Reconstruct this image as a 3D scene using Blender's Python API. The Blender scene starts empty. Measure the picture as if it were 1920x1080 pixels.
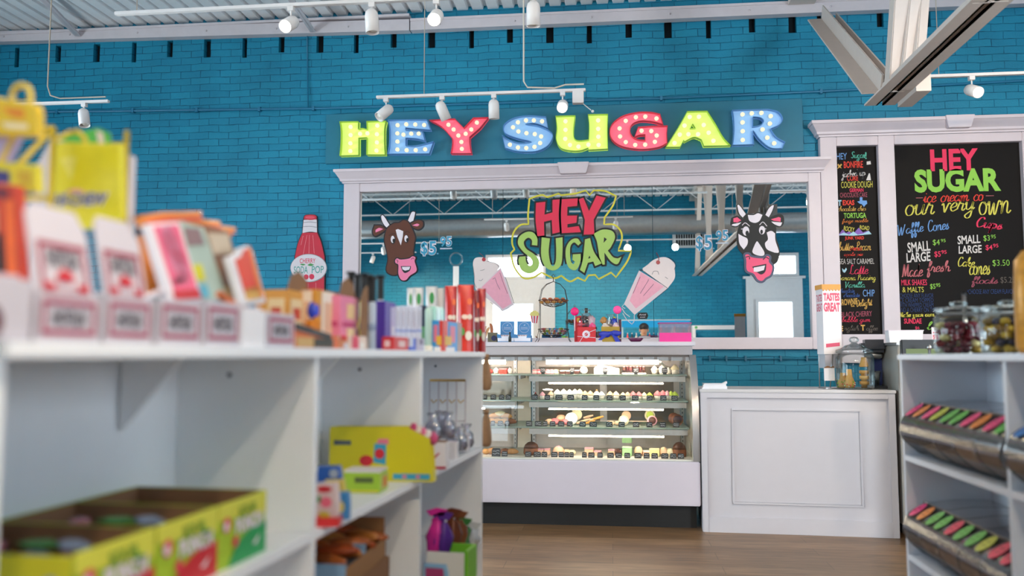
import bpy, bmesh, math, random
from math import sin, cos, pi, radians as R, atan, hypot
from mathutils import Vector, Matrix, noise
D = bpy.data; S = bpy.context.scene; COL = S.collection
random.seed(7)
# ------------------------------------------------------------------ camera
FPX = 1600.0; PITCH = atan(128/FPX); YAW = atan(185/FPX); CZ = 1.16
cam = D.objects.new('camera', D.cameras.new('camera')); COL.objects.link(cam)
cam.location = (0, 0, CZ); cam.rotation_euler = (pi/2+PITCH, 0, YAW)
cam.data.sensor_width = 36; cam.data.lens = FPX/1920*36; cam.data.clip_start = .05
cam.data.dof.use_dof = True; cam.data.dof.focus_distance = 6.8; cam.data.dof.aperture_fstop = 1.9
S.camera = cam
# ------------------------------------------------------------------ world, daylight, exposure
w = D.worlds.new('sky'); S.world = w; w.use_nodes = True
w.node_tree.nodes['Background'].inputs[0].default_value = (.9, .95, 1, 1); w.node_tree.nodes['Background'].inputs[1].default_value = 1.0
S.view_settings.view_transform = 'Standard'; S.view_settings.look = 'None'; S.view_settings.gamma = 1
S.view_settings.use_curve_mapping = False; S.view_settings.exposure = -0.1
S.cycles.max_bounces = 8; S.cycles.transparent_max_bounces = 16; S.cycles.sample_clamp_indirect = 6
S.cycles.caustics_reflective = False; S.cycles.caustics_refractive = False
YW = 8.2; YO = -2.2; XL = -7.4; XR = 6.4; ZC = 4.62      # back wall, street wall, left, right, ceiling
def area_light(name, loc, rot, sx, sy, power, col):
    l = D.lights.new(name, 'AREA'); l.shape = 'RECTANGLE'; l.size = sx; l.size_y = sy; l.energy = power; l.color = col
    o = D.objects.new(name, l); COL.objects.link(o); o.location = loc; o.rotation_euler = rot
    return o
DAY = (1.0, .955, .985)
# daylight through two doors with transoms; all other windows are unseen, added for light
OPEN_STREET = [(-2.72, -1.40, 2.84, 3.38), (-2.62, -1.62, .05, 2.36), (2.95, 3.95, 2.84, 3.34), (3.05, 3.86, .05, 2.36),
               (-7.0, -5.6, .8, 3.3), (4.7, 6.1, .8, 3.3)]  # last two openings are unseen, added to let in more light
SKYPOW = [26, 46, 26, 46, 170, 640]
for (a, b, c, d), p in zip(OPEN_STREET, SKYPOW):
    area_light('daylight', ((a+b)/2, YO-.22, (c+d)/2), (R(90), 0, 0), b-a, d-c, p, DAY)
OPEN_LEFT = [(.2, 3.0, .7, 3.2), (3.5, 6.4, .7, 3.2)]  # unseen openings added to brighten the room from the left
for a, b, c, d in OPEN_LEFT:
    area_light('daylight', (XL-.22, (a+b)/2, (c+d)/2), (R(90), 0, -R(90)), b-a, d-c, 290, (.84, .93, 1))
OPEN_RIGHT = [(-.6, 3.2, .7, 3.2)]  # unseen opening added as a light source on the right
for a, b, c, d in OPEN_RIGHT:
    area_light('daylight', (XR+.22, (a+b)/2, (c+d)/2), (R(90), 0, R(90)), b-a, d-c, 210, DAY)
# added area lights stand for pavement bounce, to brighten the ceiling
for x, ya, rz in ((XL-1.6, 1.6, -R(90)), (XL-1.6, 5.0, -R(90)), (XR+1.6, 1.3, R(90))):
    area_light('added_uplight', (x, ya, .0), (R(90+48), 0, rz), 2.8, 1.2, 900, (1, .97, .94))
for x in (-6.3, 5.4): area_light('added_uplight', (x, YO-1.5, .0), (R(90+50), 0, 0), 1.6, 1.2, 500, (1, .97, .94))  # more added uplights, outside the unseen street windows
# ------------------------------------------------------------------ pixel rays: where a sight line meets a real plane
_f = Vector((-sin(YAW)*cos(PITCH), cos(YAW)*cos(PITCH), sin(PITCH))); _r = Vector((cos(YAW), sin(YAW), 0)); _u = _r.cross(_f)
def ray(px, py): return _f+_r*((px-960)/FPX)+_u*((540-py)/FPX)
def on_y(px, py, y):
    d = ray(px, py); return Vector((0, 0, CZ))+d*(y/d.y)
def on_z(px, py, z):
    d = ray(px, py); return Vector((0, 0, CZ))+d*((z-CZ)/d.z)
def in_mirror(px, py, y, ym=YW):          # a point of the room seen in the wall mirror
    p = on_y(px, py, 2*ym-y); p.y = y; return p
# ------------------------------------------------------------------ materials
def lin(c):
    if isinstance(c, str):
        c = c.lstrip('#'); c = [int(c[i:i+2], 16)/255 for i in (0, 2, 4)]
    return tuple((x/12.92 if x <= .04045 else ((x+.055)/1.055)**2.4) for x in c[:3])+(1,)
MATS = {}
def nm(name):
    m = D.materials.new(name); m.use_nodes = True; n = m.node_tree
    return m, n, n.nodes['Principled BSDF'], n.links
def mc(hexc, rough=.5, metal=0, em=0, spec=.5, var=.06, nscale=14, coat=0, emc=None):
    k = (hexc, rough, metal, em, spec, var, nscale, coat, emc)
    if k in MATS: return MATS[k]
    m, n, b, L = nm('paint_'+hexc.strip('#'))
    c = lin(hexc)
    b.inputs['Roughness'].default_value = rough; b.inputs['Metallic'].default_value = metal
    b.inputs['Specular IOR Level'].default_value = spec; b.inputs['Coat Weight'].default_value = coat
    if var:
        tc = n.nodes.new('ShaderNodeTexCoord'); no = n.nodes.new('ShaderNodeTexNoise'); no.inputs['Scale'].default_value = nscale
        mp = n.nodes.new('ShaderNodeMapRange'); mp.inputs[3].default_value = 1-var; mp.inputs[4].default_value = 1+var
        mx = n.nodes.new('ShaderNodeMix'); mx.data_type = 'RGBA'; mx.blend_type = 'MULTIPLY'; mx.inputs[0].default_value = 1
        L.new(tc.outputs['Object'], no.inputs['Vector']); L.new(no.outputs['Fac'], mp.inputs[0])
        mx.inputs[6].default_value = c; L.new(mp.outputs[0], mx.inputs[7]); L.new(mx.outputs[2], b.inputs['Base Color'])
    else: b.inputs['Base Color'].default_value = c
    if em:
        b.inputs['Emission Color'].default_value = lin(emc or hexc); b.inputs['Emission Strength'].default_value = em
    MATS[k] = m; return m
def emis(hexc, s):
    k = ('E', hexc, s)
    if k in MATS: return MATS[k]
    m = D.materials.new('glow'); m.use_nodes = True; n = m.node_tree; n.nodes.clear()
    e = n.nodes.new('ShaderNodeEmission'); o = n.nodes.new('ShaderNodeOutputMaterial'); e.inputs[0].default_value = lin(hexc); e.inputs[1].default_value = s
    n.links.new(e.outputs[0], o.inputs[0]); MATS[k] = m; return m
def clear(tint='#ffffff', gloss=.12, rough=.03, dens=0.0, name='clear', edge=.75):
    k = ('G', tint, gloss, rough, dens, edge)
    if k in MATS: return MATS[k]
    m = D.materials.new(name); m.use_nodes = True; n = m.node_tree; n.nodes.clear(); L = n.links
    t = n.nodes.new('ShaderNodeBsdfTransparent'); g = n.nodes.new('ShaderNodeBsdfGlossy'); g.inputs['Roughness'].default_value = rough
    t.inputs[0].default_value = lin(tint); lw = n.nodes.new('ShaderNodeLayerWeight'); lw.inputs[0].default_value = .35
    ma = n.nodes.new('ShaderNodeMath'); ma.operation = 'MULTIPLY_ADD'; ma.inputs[1].default_value = edge; ma.inputs[2].default_value = gloss
    ma.use_clamp = True
    mx = n.nodes.new('ShaderNodeMixShader'); o = n.nodes.new('ShaderNodeOutputMaterial')
    L.new(lw.outputs['Fresnel'], ma.inputs[0]); L.new(ma.outputs[0], mx.inputs[0]); L.new(t.outputs[0], mx.inputs[1]); L.new(g.outputs[0], mx.inputs[2])
    if dens:
        d = n.nodes.new('ShaderNodeBsdfDiffuse'); d.inputs[0].default_value = lin(tint); m2 = n.nodes.new('ShaderNodeMixShader'); m2.inputs[0].default_value = dens
        L.new(mx.outputs[0], m2.inputs[1]); L.new(d.outputs[0], m2.inputs[2]); L.new(m2.outputs[0], o.inputs[0])
    else: L.new(mx.outputs[0], o.inputs[0])
    MATS[k] = m; return m
def brick_mat(name, c1, c2, cm, plane='xz', course=.072, length=.215):
    m, n, b, L = nm(name)
    tc = n.nodes.new('ShaderNodeTexCoord'); sp = n.nodes.new('ShaderNodeSeparateXYZ'); cb = n.nodes.new('ShaderNodeCombineXYZ')
    L.new(tc.outputs['Object'], sp.inputs[0]); L.new(sp.outputs['X' if plane[0] == 'x' else 'Y'], cb.inputs[0]); L.new(sp.outputs['Z'], cb.inputs[1])
    no = n.nodes.new('ShaderNodeTexNoise'); no.inputs['Scale'].default_value = 4; no.inputs['Detail'].default_value = 5; L.new(tc.outputs['Object'], no.inputs['Vector'])
    sb = n.nodes.new('ShaderNodeVectorMath'); sb.operation = 'SUBTRACT'; sb.inputs[1].default_value = (.5, .5, .5); L.new(no.outputs['Color'], sb.inputs[0])
    sc = n.nodes.new('ShaderNodeVectorMath'); sc.operation = 'SCALE'; sc.inputs['Scale'].default_value = .034; L.new(sb.outputs[0], sc.inputs[0])
    ad = n.nodes.new('ShaderNodeVectorMath'); L.new(cb.outputs[0], ad.inputs[0]); L.new(sc.outputs[0], ad.inputs[1])
    bt = n.nodes.new('ShaderNodeTexBrick'); bt.inputs['Scale'].default_value = 1; bt.inputs['Brick Width'].default_value = length; bt.inputs['Row Height'].default_value = course
    bt.inputs['Mortar Size'].default_value = .0042; bt.inputs['Mortar Smooth'].default_value = .6; bt.inputs['Bias'].default_value = -.2
    bt.inputs['Color1'].default_value = lin(c1); bt.inputs['Color2'].default_value = lin(c2); bt.inputs['Mortar'].default_value = lin(c1)
    L.new(ad.outputs[0], bt.inputs['Vector'])
    n2 = n.nodes.new('ShaderNodeTexNoise'); n2.inputs['Scale'].default_value = 2.2; n2.inputs['Detail'].default_value = 6; L.new(tc.outputs['Object'], n2.inputs['Vector'])
    mr = n.nodes.new('ShaderNodeMapRange'); mr.inputs[1].default_value = .3; mr.inputs[2].default_value = .7; mr.inputs[3].default_value = .88; mr.inputs[4].default_value = 1.1; L.new(n2.outputs['Fac'], mr.inputs[0])
    mx = n.nodes.new('ShaderNodeMix'); mx.data_type = 'RGBA'; mx.blend_type = 'MULTIPLY'; mx.inputs[0].default_value = 1
    n4 = n.nodes.new('ShaderNodeTexNoise'); n4.inputs['Scale'].default_value = 9; n4.inputs['Detail'].default_value = 3; L.new(tc.outputs['Object'], n4.inputs['Vector'])
    m4 = n.nodes.new('ShaderNodeMapRange'); m4.inputs[1].default_value = .38; m4.inputs[2].default_value = .66; m4.inputs[3].default_value = .25; m4.inputs[4].default_value = 1; L.new(n4.outputs['Fac'], m4.inputs[0])
    k4 = n.nodes.new('ShaderNodeMath'); k4.operation = 'MULTIPLY'; L.new(bt.outputs['Fac'], k4.inputs[0]); L.new(m4.outputs[0], k4.inputs[1])
    x4 = n.nodes.new('ShaderNodeMix'); x4.data_type = 'RGBA'; L.new(k4.outputs[0], x4.inputs[0]); L.new(bt.outputs['Color'], x4.inputs[6]); x4.inputs[7].default_value = lin(cm)
    L.new(x4.outputs[2], mx.inputs[6]); L.new(mr.outputs[0], mx.inputs[7]); L.new(mx.outputs[2], b.inputs['Base Color'])
    n3 = n.nodes.new('ShaderNodeTexNoise'); n3.inputs['Scale'].default_value = 60; L.new(tc.outputs['Object'], n3.inputs['Vector'])
    iv = n.nodes.new('ShaderNodeMath'); iv.operation = 'MULTIPLY_ADD'; iv.inputs[1].default_value = -1; L.new(bt.outputs['Fac'], iv.inputs[0])
    s3 = n.nodes.new('ShaderNodeMath'); s3.operation = 'MULTIPLY'; s3.inputs[1].default_value = .35; L.new(n3.outputs['Fac'], s3.inputs[0]); L.new(s3.outputs[0], iv.inputs[2])
    bp = n.nodes.new('ShaderNodeBump'); bp.inputs['Strength'].default_value = .55; bp.inputs['Distance'].default_value = .012; L.new(iv.outputs[0], bp.inputs['Height']); L.new(bp.outputs[0], b.inputs['Normal'])
    b.inputs['Roughness'].default_value = .5; b.inputs['Specular IOR Level'].default_value = .3
    return m
def plank_mat():
    m, n, b, L = nm('floor_planks')
    tc = n.nodes.new('ShaderNodeTexCoord'); bt = n.nodes.new('ShaderNodeTexBrick'); bt.inputs['Scale'].default_value = 1
    bt.inputs['Brick Width'].default_value = 1.2; bt.inputs['Row Height'].default_value = .17; bt.inputs['Mortar Size'].default_value = .0015
    bt.inputs['Color1'].default_value = lin('#93714f'); bt.inputs['Color2'].default_value = lin('#745434'); bt.inputs['Mortar'].default_value = lin('#4a3522')
    L.new(tc.outputs['Object'], bt.inputs['Vector'])
    mp = n.nodes.new('ShaderNodeMapping'); mp.inputs['Scale'].default_value = (1.5, 12, 1); L.new(tc.outputs['Object'], mp.inputs[0])
    no = n.nodes.new('ShaderNodeTexNoise'); no.inputs['Scale'].default_value = 2.5; no.inputs['Detail'].default_value = 8; no.inputs['Distortion'].default_value = .8; L.new(mp.outputs[0], no.inputs['Vector'])
    mr = n.nodes.new('ShaderNodeMapRange'); mr.inputs[1].default_value = .3; mr.inputs[2].default_value = .7; mr.inputs[3].default_value = .62; mr.inputs[4].default_value = 1.3; L.new(no.outputs['Fac'], mr.inputs[0])
    mx = n.nodes.new('ShaderNodeMix'); mx.data_type = 'RGBA'; mx.blend_type = 'MULTIPLY'; mx.inputs[0].default_value = 1
    L.new(bt.outputs['Color'], mx.inputs[6]); L.new(mr.outputs[0], mx.inputs[7]); L.new(mx.outputs[2], b.inputs['Base Color'])
    b.inputs['Roughness'].default_value = .38
    bp = n.nodes.new('ShaderNodeBump'); bp.inputs['Strength'].default_value = .15; L.new(no.outputs['Fac'], bp.inputs['Height']); L.new(bp.outputs[0], b.inputs['Normal'])
    return m
WHITE = mc('#d2ccd2', .45, var=.03); WHITE2 = mc('#d8d3d6', .4, var=.03); BLACK = mc('#0b0b0d', .5); CHALK = mc('#100b09', .6, spec=.15)
STEEL = mc('#b4b2b2', .3, 1); GALV = mc('#a9abad', .38, .9, var=.1); KRAFT = mc('#8a6548', .8); PAPER = mc('#ece8ea', .5)
# ------------------------------------------------------------------ mesh building
def catmull(pts, closed=True, n=5):
    """polyline from points; a third value marks a smooth point"""
    N = len(pts); out = []
    sm = [len(p) > 2 for p in pts]; P = [Vector(p[:2]) for p in pts]
    for i in range(N if closed else N-1):
        a, b = P[i], P[(i+1) % N]; out.append(a)
        if not (sm[i] or sm[(i+1) % N]): continue
        p0 = P[i-1] if (sm[i] and (closed or i > 0)) else a*2-b
        p3 = P[(i+2) % N] if (sm[(i+1) % N] and (closed or i+2 < N)) else b*2-a
        for k in range(1, n):
            t = k/n; out.append(.5*((2*a)+(b-p0)*t+(2*p0-5*a+4*b-p3)*t*t+(3*a-p0-3*b+p3)*t**3))
    if not closed: out.append(P[-1])
    return out
def curve2mesh(cu):
    o = D.objects.new('tmp', cu); COL.objects.link(o)
    dg = bpy.context.evaluated_depsgraph_get(); dg.update()
    me = o.evaluated_get(dg).to_mesh(); V = [v.co.copy() for v in me.vertices]; F = [tuple(p.vertices) for p in me.polygons]
    o.evaluated_get(dg).to_mesh_clear(); D.objects.remove(o); D.curves.remove(cu)
    return V, F
def fill2d(loops, extrude=0, offset=0, bevel=0):
    cu = D.curves.new('tmp', 'CURVE'); cu.dimensions = '2D'; cu.fill_mode = 'BOTH'; cu.extrude = extrude; cu.offset = offset; cu.bevel_depth = bevel
    for lp in loops:
        sp = cu.splines.new('POLY'); sp.points.add(len(lp)-1); sp.use_cyclic_u = True
        for q, p in zip(sp.points, lp): q.co = (p[0], p[1], 0, 1)
    return curve2mesh(cu)
TXT = {}
def text2d(s, bold=0, shear=0):
    k = (s, bold, shear)
    if k not in TXT:
        cu = D.curves.new('tmp', 'FONT'); cu.body = s; cu.size = 1; cu.shear = shear; cu.offset = bold; cu.resolution_u = 3
        TXT[k] = curve2mesh(cu)
    return TXT[k]
class MB:
    def __init__(s, *mats): s.v = []; s.f = []; s.mi = []; s.mats = list(mats); s.M = Matrix.Identity(4); s.sm = set()
    def at(s, x=0, y=0, z=0, rx=0, ry=0, rz=0, sc=1):
        s.M = Matrix.Translation((x, y, z)) @ Matrix.Rotation(rz, 4, 'Z') @ Matrix.Rotation(ry, 4, 'Y') @ Matrix.Rotation(rx, 4, 'X') @ Matrix.Scale(sc, 4); return s
    def add(s, V, F, mi=0, smooth=False):
        o = len(s.v); s.v += [s.M @ Vector(p) for p in V]
        for f in F:
            if smooth: s.sm.add(len(s.f))
            s.f.append(tuple(i+o for i in f)); s.mi.append(mi)
        return s
    def bx(s, x0, x1, y0, y1, z0, z1, mi=0):
        return s.add([(x0, y0, z0), (x1, y0, z0), (x1, y1, z0), (x0, y1, z0), (x0, y0, z1), (x1, y0, z1), (x1, y1, z1), (x0, y1, z1)],
                     [(0, 3, 2, 1), (4, 5, 6, 7), (0, 1, 5, 4), (1, 2, 6, 5), (2, 3, 7, 6), (3, 0, 4, 7)], mi)
    def box(s, x, y, z, sx, sy, sz, mi=0): return s.bx(x-sx/2, x+sx/2, y-sy/2, y+sy/2, z, z+sz, mi)
    def prism(s, poly, y0, y1, mi=0):          # outline in local x,z pushed from y0 to y1
        V, F = fill2d([poly], extrude=abs(y1-y0)/2); ym = (y0+y1)/2
        return s.add([(v.x, ym-v.z, v.y) for v in V], F, mi)
    def plate(s, loops, y0, y1, mi=0, offset=0, bevel=0):
        V, F = fill2d(loops, extrude=max(abs(y1-y0)/2, 0), offset=offset, bevel=bevel); ym = (y0+y1)/2
        return s.add([(v.x, ym-v.z, v.y) for v in V], F, mi)
    def xprism(s, poly, x0, x1, mi=0):         # outline in local y,z pushed along x
        n = len(poly); V = [(x0, p[0], p[1]) for p in poly]+[(x1, p[0], p[1]) for p in poly]
        return s.add(V, [tuple(range(n))[::-1], tuple(range(n, 2*n))]+[(i, (i+1) % n, n+(i+1) % n, n+i) for i in range(n)], mi)
    def strip(s, prof, x0, x1, mi=0, smooth=True):   # open profile in y,z swept along x
        n = len(prof); V = [(x0, p[0], p[1]) for p in prof]+[(x1, p[0], p[1]) for p in prof]
        return s.add(V, [(i, i+1, n+i+1, n+i) for i in range(n-1)], mi, smooth)
    def lathe(s, prof, seg=24, mi=0, sx=1, sy=1):
        n = len(prof); V = []; F = []
        for i in range(seg):
            a = 2*pi*i/seg
            V += [(r*cos(a)*sx, r*sin(a)*sy, z) for r, z in prof]
        for i in range(seg):
            j = (i+1) % seg
            for k in range(n-1): F.append((i*n+k, j*n+k, j*n+k+1, i*n+k+1))
        if prof[0][0] > 1e-5: F.append(tuple(i*n for i in range(seg))[::-1])
        if prof[-1][0] > 1e-5: F.append(tuple(i*n+n-1 for i in range(seg)))
        return s.add(V, F, mi, True)
    def ball(s, x, y, z, rx, ry=None, rz=None, mi=0, seg=14, rings=9, bump=0):
        ry = ry or rx; rz = rz or rx; V = [(x, y, z-rz)]; F = []
        for j in range(1, rings):
            t = -pi/2+pi*j/rings
            for i in range(seg):
                a = 2*pi*i/seg; q = 1+(bump*noise.noise(Vector((cos(a)*2+x*31, sin(a)*2+y*17, t*2+z*23))) if bump else 0)
                V.append((x+rx*cos(t)*cos(a)*q, y+ry*cos(t)*sin(a)*q, z+rz*sin(t)*q))
        V.append((x, y, z+rz)); N = len(V)-1
        for i in range(seg):
            j = (i+1) % seg; F.append((0, 1+j, 1+i)); F.append((N, N-seg+i, N-seg+j))
            for k in range(rings-2): F.append((1+k*seg+i, 1+k*seg+j, 1+(k+1)*seg+j, 1+(k+1)*seg+i))
        return s.add(V, F, mi, True)
    def tube(s, pts, r, seg=8, mi=0, closed=False):
        P = [Vector(p) for p in pts]; n = len(P); V = []; F = []; up = Vector((.31, .17, .93))
        for i, p in enumerate(P):
            t = (P[(i+1) % n]-P[i-1]) if closed else (P[min(i+1, n-1)]-P[max(i-1, 0)])
            t.normalize(); a = t.cross(up)
            if a.length < .05: a = t.cross(Vector((1, 0, 0)))
            a.normalize(); b = t.cross(a); rr = r[i] if isinstance(r, (list, tuple)) else r
            V += [p+a*(rr*cos(2*pi*k/seg))+b*(rr*sin(2*pi*k/seg)) for k in range(seg)]
        for i in range(n if closed else n-1):
            j = (i+1) % n
            for k in range(seg): F.append((i*seg+k, i*seg+(k+1) % seg, j*seg+(k+1) % seg, j*seg+k))
        if not closed: F += [tuple(range(seg)), tuple(range((n-1)*seg, n*seg))[::-1]]
        return s.add(V, F, mi, True)
    def text(s, t, cx, cz, w, h, y, mi=0, bold=0, shear=0, rot=0):
        V, F = text2d(t, bold, shear)
        if not V: return s
        x0 = min(v.x for v in V); x1 = max(v.x for v in V); z0 = min(v.y for v in V); z1 = max(v.y for v in V)
        kx = w/max(x1-x0, 1e-6); kz = (h/max(z1-z0, 1e-6)) if h else kx; c, d = cos(rot), sin(rot); Q = []
        for v in V:
            a = (v.x-(x0+x1)/2)*kx; b = (v.y-(z0+z1)/2)*kz; Q.append((cx+a*c-b*d, y, cz+a*d+b*c))
        return s.add(Q, F, mi)
    def ribbon(s, pts, wd, y, mi=0, closed=False, brush=0):   # flat painted line in local x,z
        P = [Vector((p[0], p[1])) for p in pts]; n = len(P); V = []
        for i, p in enumerate(P):
            t = (P[(i+1) % n]-P[i-1]) if closed else (P[min(i+1, n-1)]-P[max(i-1, 0)])
            if t.length < 1e-9: t = Vector((1, 0))
            t.normalize(); ww = wd*(1+brush*(abs(t.y)-.5)) if brush else wd; q = Vector((-t.y, t.x))*ww/2
            a, b = p+q, p-q; V += [(a.x, y, a.y), (b.x, y, b.y)]
        return s.add(V, [(2*i+1, 2*((i+1) % n)+1, 2*((i+1) % n), 2*i) for i in range(n if closed else n-1)], mi)
    def disc(s, cx, cz, rx, rz, y, mi=0, seg=20, rot=0):
        return s.add([(cx+rx*cos(2*pi*i/seg)*cos(rot)-rz*sin(2*pi*i/seg)*sin(rot), y, cz+rx*cos(2*pi*i/seg)*sin(rot)+rz*sin(2*pi*i/seg)*cos(rot)) for i in range(seg)], [tuple(range(seg))], mi)
    def rect(s, x0, x1, z0, z1, y, mi=0): return s.add([(x0, y, z0), (x1, y, z0), (x1, y, z1), (x0, y, z1)], [(0, 1, 2, 3)], mi)
    def frame(s, x0, x1, z0, z1, t, y, mi=0):
        s.rect(x0, x1, z0, z0+t, y, mi); s.rect(x0, x1, z1-t, z1, y, mi); s.rect(x0, x0+t, z0+t, z1-t, y, mi); return s.rect(x1-t, x1, z0+t, z1-t, y, mi)
    def o(s, name, parent=None, loc=None, rz=0, bevel=0, smooth=False):
        me = D.meshes.new(name); me.from_pydata([tuple(v) for v in s.v], [], s.f)
        for m in s.mats: me.materials.append(m)
        for i, p in enumerate(me.polygons):
            p.material_index = s.mi[i]
            if smooth or i in s.sm: p.use_smooth = True
        me.validate(); me.update()
        if bevel:
            bm = bmesh.new(); bm.from_mesh(me); bmesh.ops.remove_doubles(bm, verts=bm.verts, dist=1e-5)
            ed = [e for e in bm.edges if len(e.link_faces) == 2 and e.calc_face_angle(0) > .6]
            bmesh.ops.bevel(bm, geom=ed, offset=bevel, segments=2, affect='EDGES', clamp_overlap=True); bm.to_mesh(me); bm.free()
        ob = D.objects.new(name, me); COL.objects.link(ob)
        if parent: ob.parent = parent
        if loc is not None: ob.location = loc
        if rz: ob.rotation_euler = (0, 0, rz)
        return ob
def tag(o, label, cat, group=None):
    o['label'] = label; o['category'] = cat
    if group: o['group'] = group
    return o
def thing(name, label, cat, loc=(0, 0, 0), rz=0, group=None):
    o = D.objects.new(name, None); COL.objects.link(o); o.empty_display_size = .05
    o.location = loc; o.rotation_euler = (0, 0, rz); return tag(o, label, cat, group)
def struct(o): o['kind'] = 'structure'; return o
def dup(root, loc, rz, label=None, group=None):
    r = root.copy(); COL.objects.link(r); r.location = loc; r.rotation_euler = (0, 0, rz)
    if label: r['label'] = label
    if group: r['group'] = group
    def rec(a, b):
        for ch in kids(a):
            c = ch.copy(); COL.objects.link(c); c.parent = b; rec(ch, c)
    rec(root, r); return r
def kids(o): return [c for c in D.objects if c.parent == o]
ORD = ['first', 'second', 'third', 'fourth', 'fifth', 'sixth', 'seventh', 'eighth', 'ninth', 'tenth', 'eleventh', 'twelfth', 'thirteenth', 'fourteenth', 'fifteenth', 'sixteenth', 'seventeenth', 'eighteenth', 'nineteenth', 'twentieth', 'twenty-first', 'twenty-second', 'twenty-third']
# ================================================================== ROOM SHELL
TEAL = brick_mat('teal_painted_brick', '#187d9c', '#1d88a6', '#084660')
TEALY = brick_mat('teal_painted_brick_side', '#187d9c', '#1d88a6', '#084660', plane='yz')
def wall_boxes(mb, a0, a1, z0, z1, holes, t0, t1, axis='x'):
    A = sorted({a0, a1, *[h[0] for h in holes], *[h[1] for h in holes]}); Zs = sorted({z0, z1, *[h[2] for h in holes], *[h[3] for h in holes]})
    for i in range(len(A)-1):
        for j in range(len(Zs)-1):
            m = ((A[i]+A[i+1])/2, (Zs[j]+Zs[j+1])/2)
            if any(h[0] < m[0] < h[1] and h[2] < m[1] < h[3] for h in holes): continue
            if axis == 'x': mb.bx(A[i], A[i+1], t0, t1, Zs[j], Zs[j+1])
            else: mb.bx(t0, t1, A[i], A[i+1], Zs[j], Zs[j+1])
    return mb
struct(MB(plank_mat()).bx(XL-.3, XR+.3, YO-.3, YW+.35, -.12, 0).o('floor'))
PKX = [33, 110, 182, 252, 319, 389, 459, 528, 600, 668, 738, 809, 884, 956, 1031, 1105, 1179, 1253, 1329, 1411, 1487, 1538, 1652, 1739]
pk = []
for i, px in enumerate(PKX):
    x = on_y(px, 80, YW).x; w_ = .05+.012*((i*7) % 3); pk.append((x-w_/2, x+w_/2, 4.225+.02*((i*5) % 3), 4.44))
wall_back = struct(wall_boxes(MB(TEAL), XL-.3, XR+.3, 0, ZC+.1, pk, YW, YW+.25).o('wall_back'))
mb = MB(mc('#06141a', .9))
for a, b, c, d in pk:
    struct(MB(mc('#06141a', .9)).bx(a-.005, b+.005, YW+.07, YW+.24, c-.005, d+.005).o('joist_pocket', wall_back))  # near-black backing puts the shade inside the pocket into its colour
struct(wall_boxes(MB(TEAL), XL-.3, XR+.3, 0, ZC+.1, OPEN_STREET, YO-.2, YO).o('wall_street'))
struct(wall_boxes(MB(TEALY), YO, YW, 0, ZC+.1, OPEN_LEFT, XL-.2, XL, 'y').o('wall_left'))
struct(wall_boxes(MB(TEALY), YO, YW, 0, ZC+.1, OPEN_RIGHT, XR, XR+.2, 'y').o('wall_right'))
# ribbed steel deck
pts = []; x = XL-.3
while x < XR+.3:
    for dx, dz in ((0, 0), (.105, 0), (.115, .035), (.145, .035), (.155, 0)): pts.append((x+dx, ZC+dz))
    x += .155
mb = MB(mc('#ecebec', .55, var=.05)); n = len(pts)
mb.add([(p[0], YO-.2, p[1]) for p in pts]+[(p[0], YW+.25, p[1]) for p in pts], [(i, n+i, n+i+1, i+1) for i in range(n-1)])
mb.bx(XL-.3, XR+.3, YO-.2, YW+.25, ZC+.06, ZC+.12)
struct(mb.o('ceiling'))
# white steel ledger along the head of the back wall, stepped where two lengths meet
LG = mc('#d0c6c9', .5)
def ledger(x0, x1, name):
    def zb(x): return 4.395+max(0, (-1.5-x))*.017
    mb = MB(LG); V = []
    for x in (x0, x1):
        z = zb(x); V += [(x, YW-.09, z), (x, YW, z), (x, YW, z+.115), (x, YW-.09, z+.115)]
    mb.add(V, [(0, 1, 2, 3), (7, 6, 5, 4), (0, 4, 5, 1), (1, 5, 6, 2), (2, 6, 7, 3), (3, 7, 4, 0)])
    for k in range(int((x1-x0)/.75)):
        xx = x0+.3+k*.75; mb.at(xx, YW-.091, zb(xx)+.055, rx=R(90)); mb.lathe([(.011, 0), (.009, .006), (0, .007)], 8, 0); mb.at()
    mb.bx(x0, x1, YW-.1, YW, zb((x0+x1)/2)+.1, zb((x0+x1)/2)+.125)
    return struct(mb.o(name))
xs = on_y(772, 60, YW).x
ledger(XL, xs-.006, 'trim_1'); ledger(xs+.006, XR, 'trim_2')
for px0, py0, px1, py1, nmn in ((40, 34, 146, 72, 'trim_3'), (565, 34, 587, 64, 'trim_4')):
    a = on_y(px1, py1, YW-.1); mb = MB(LG)
    mb.bx(-.03, .03, -2.5, 0, .0, .008); mb.bx(-.004, .004, -2.5, 0, .0, .05)
    ob = struct(mb.o(nmn, loc=(a.x, a.y, a.z+.02))); ob.rotation_euler = (R(-3), 0, R(12 if px0 < 100 else 3))
# open-web joists under the deck, running with the back wall
JM = mc('#dededf', .5)
for k, y in enumerate((6.1, 4.3, 2.5, .7, -1.1)):
    mb = MB(JM); zb_, zt = 4.12, ZC-.03
    for z in (zb_, zt-.03):
        mb.bx(XL, XR, y-.035, y-.006, z, z+.025); mb.bx(XL, XR, y+.006, y+.035, z, z+.025)
    x = XL+.1; up_ = 0; P = []
    while x < XR: P.append((x, y, zb_+.015 if up_ else zt-.02)); up_ ^= 1; x += .55
    for a, b in zip(P, P[1:]): mb.tube([a, b], .007, 5)
    struct(mb.o('ceiling_joist'))
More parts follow.
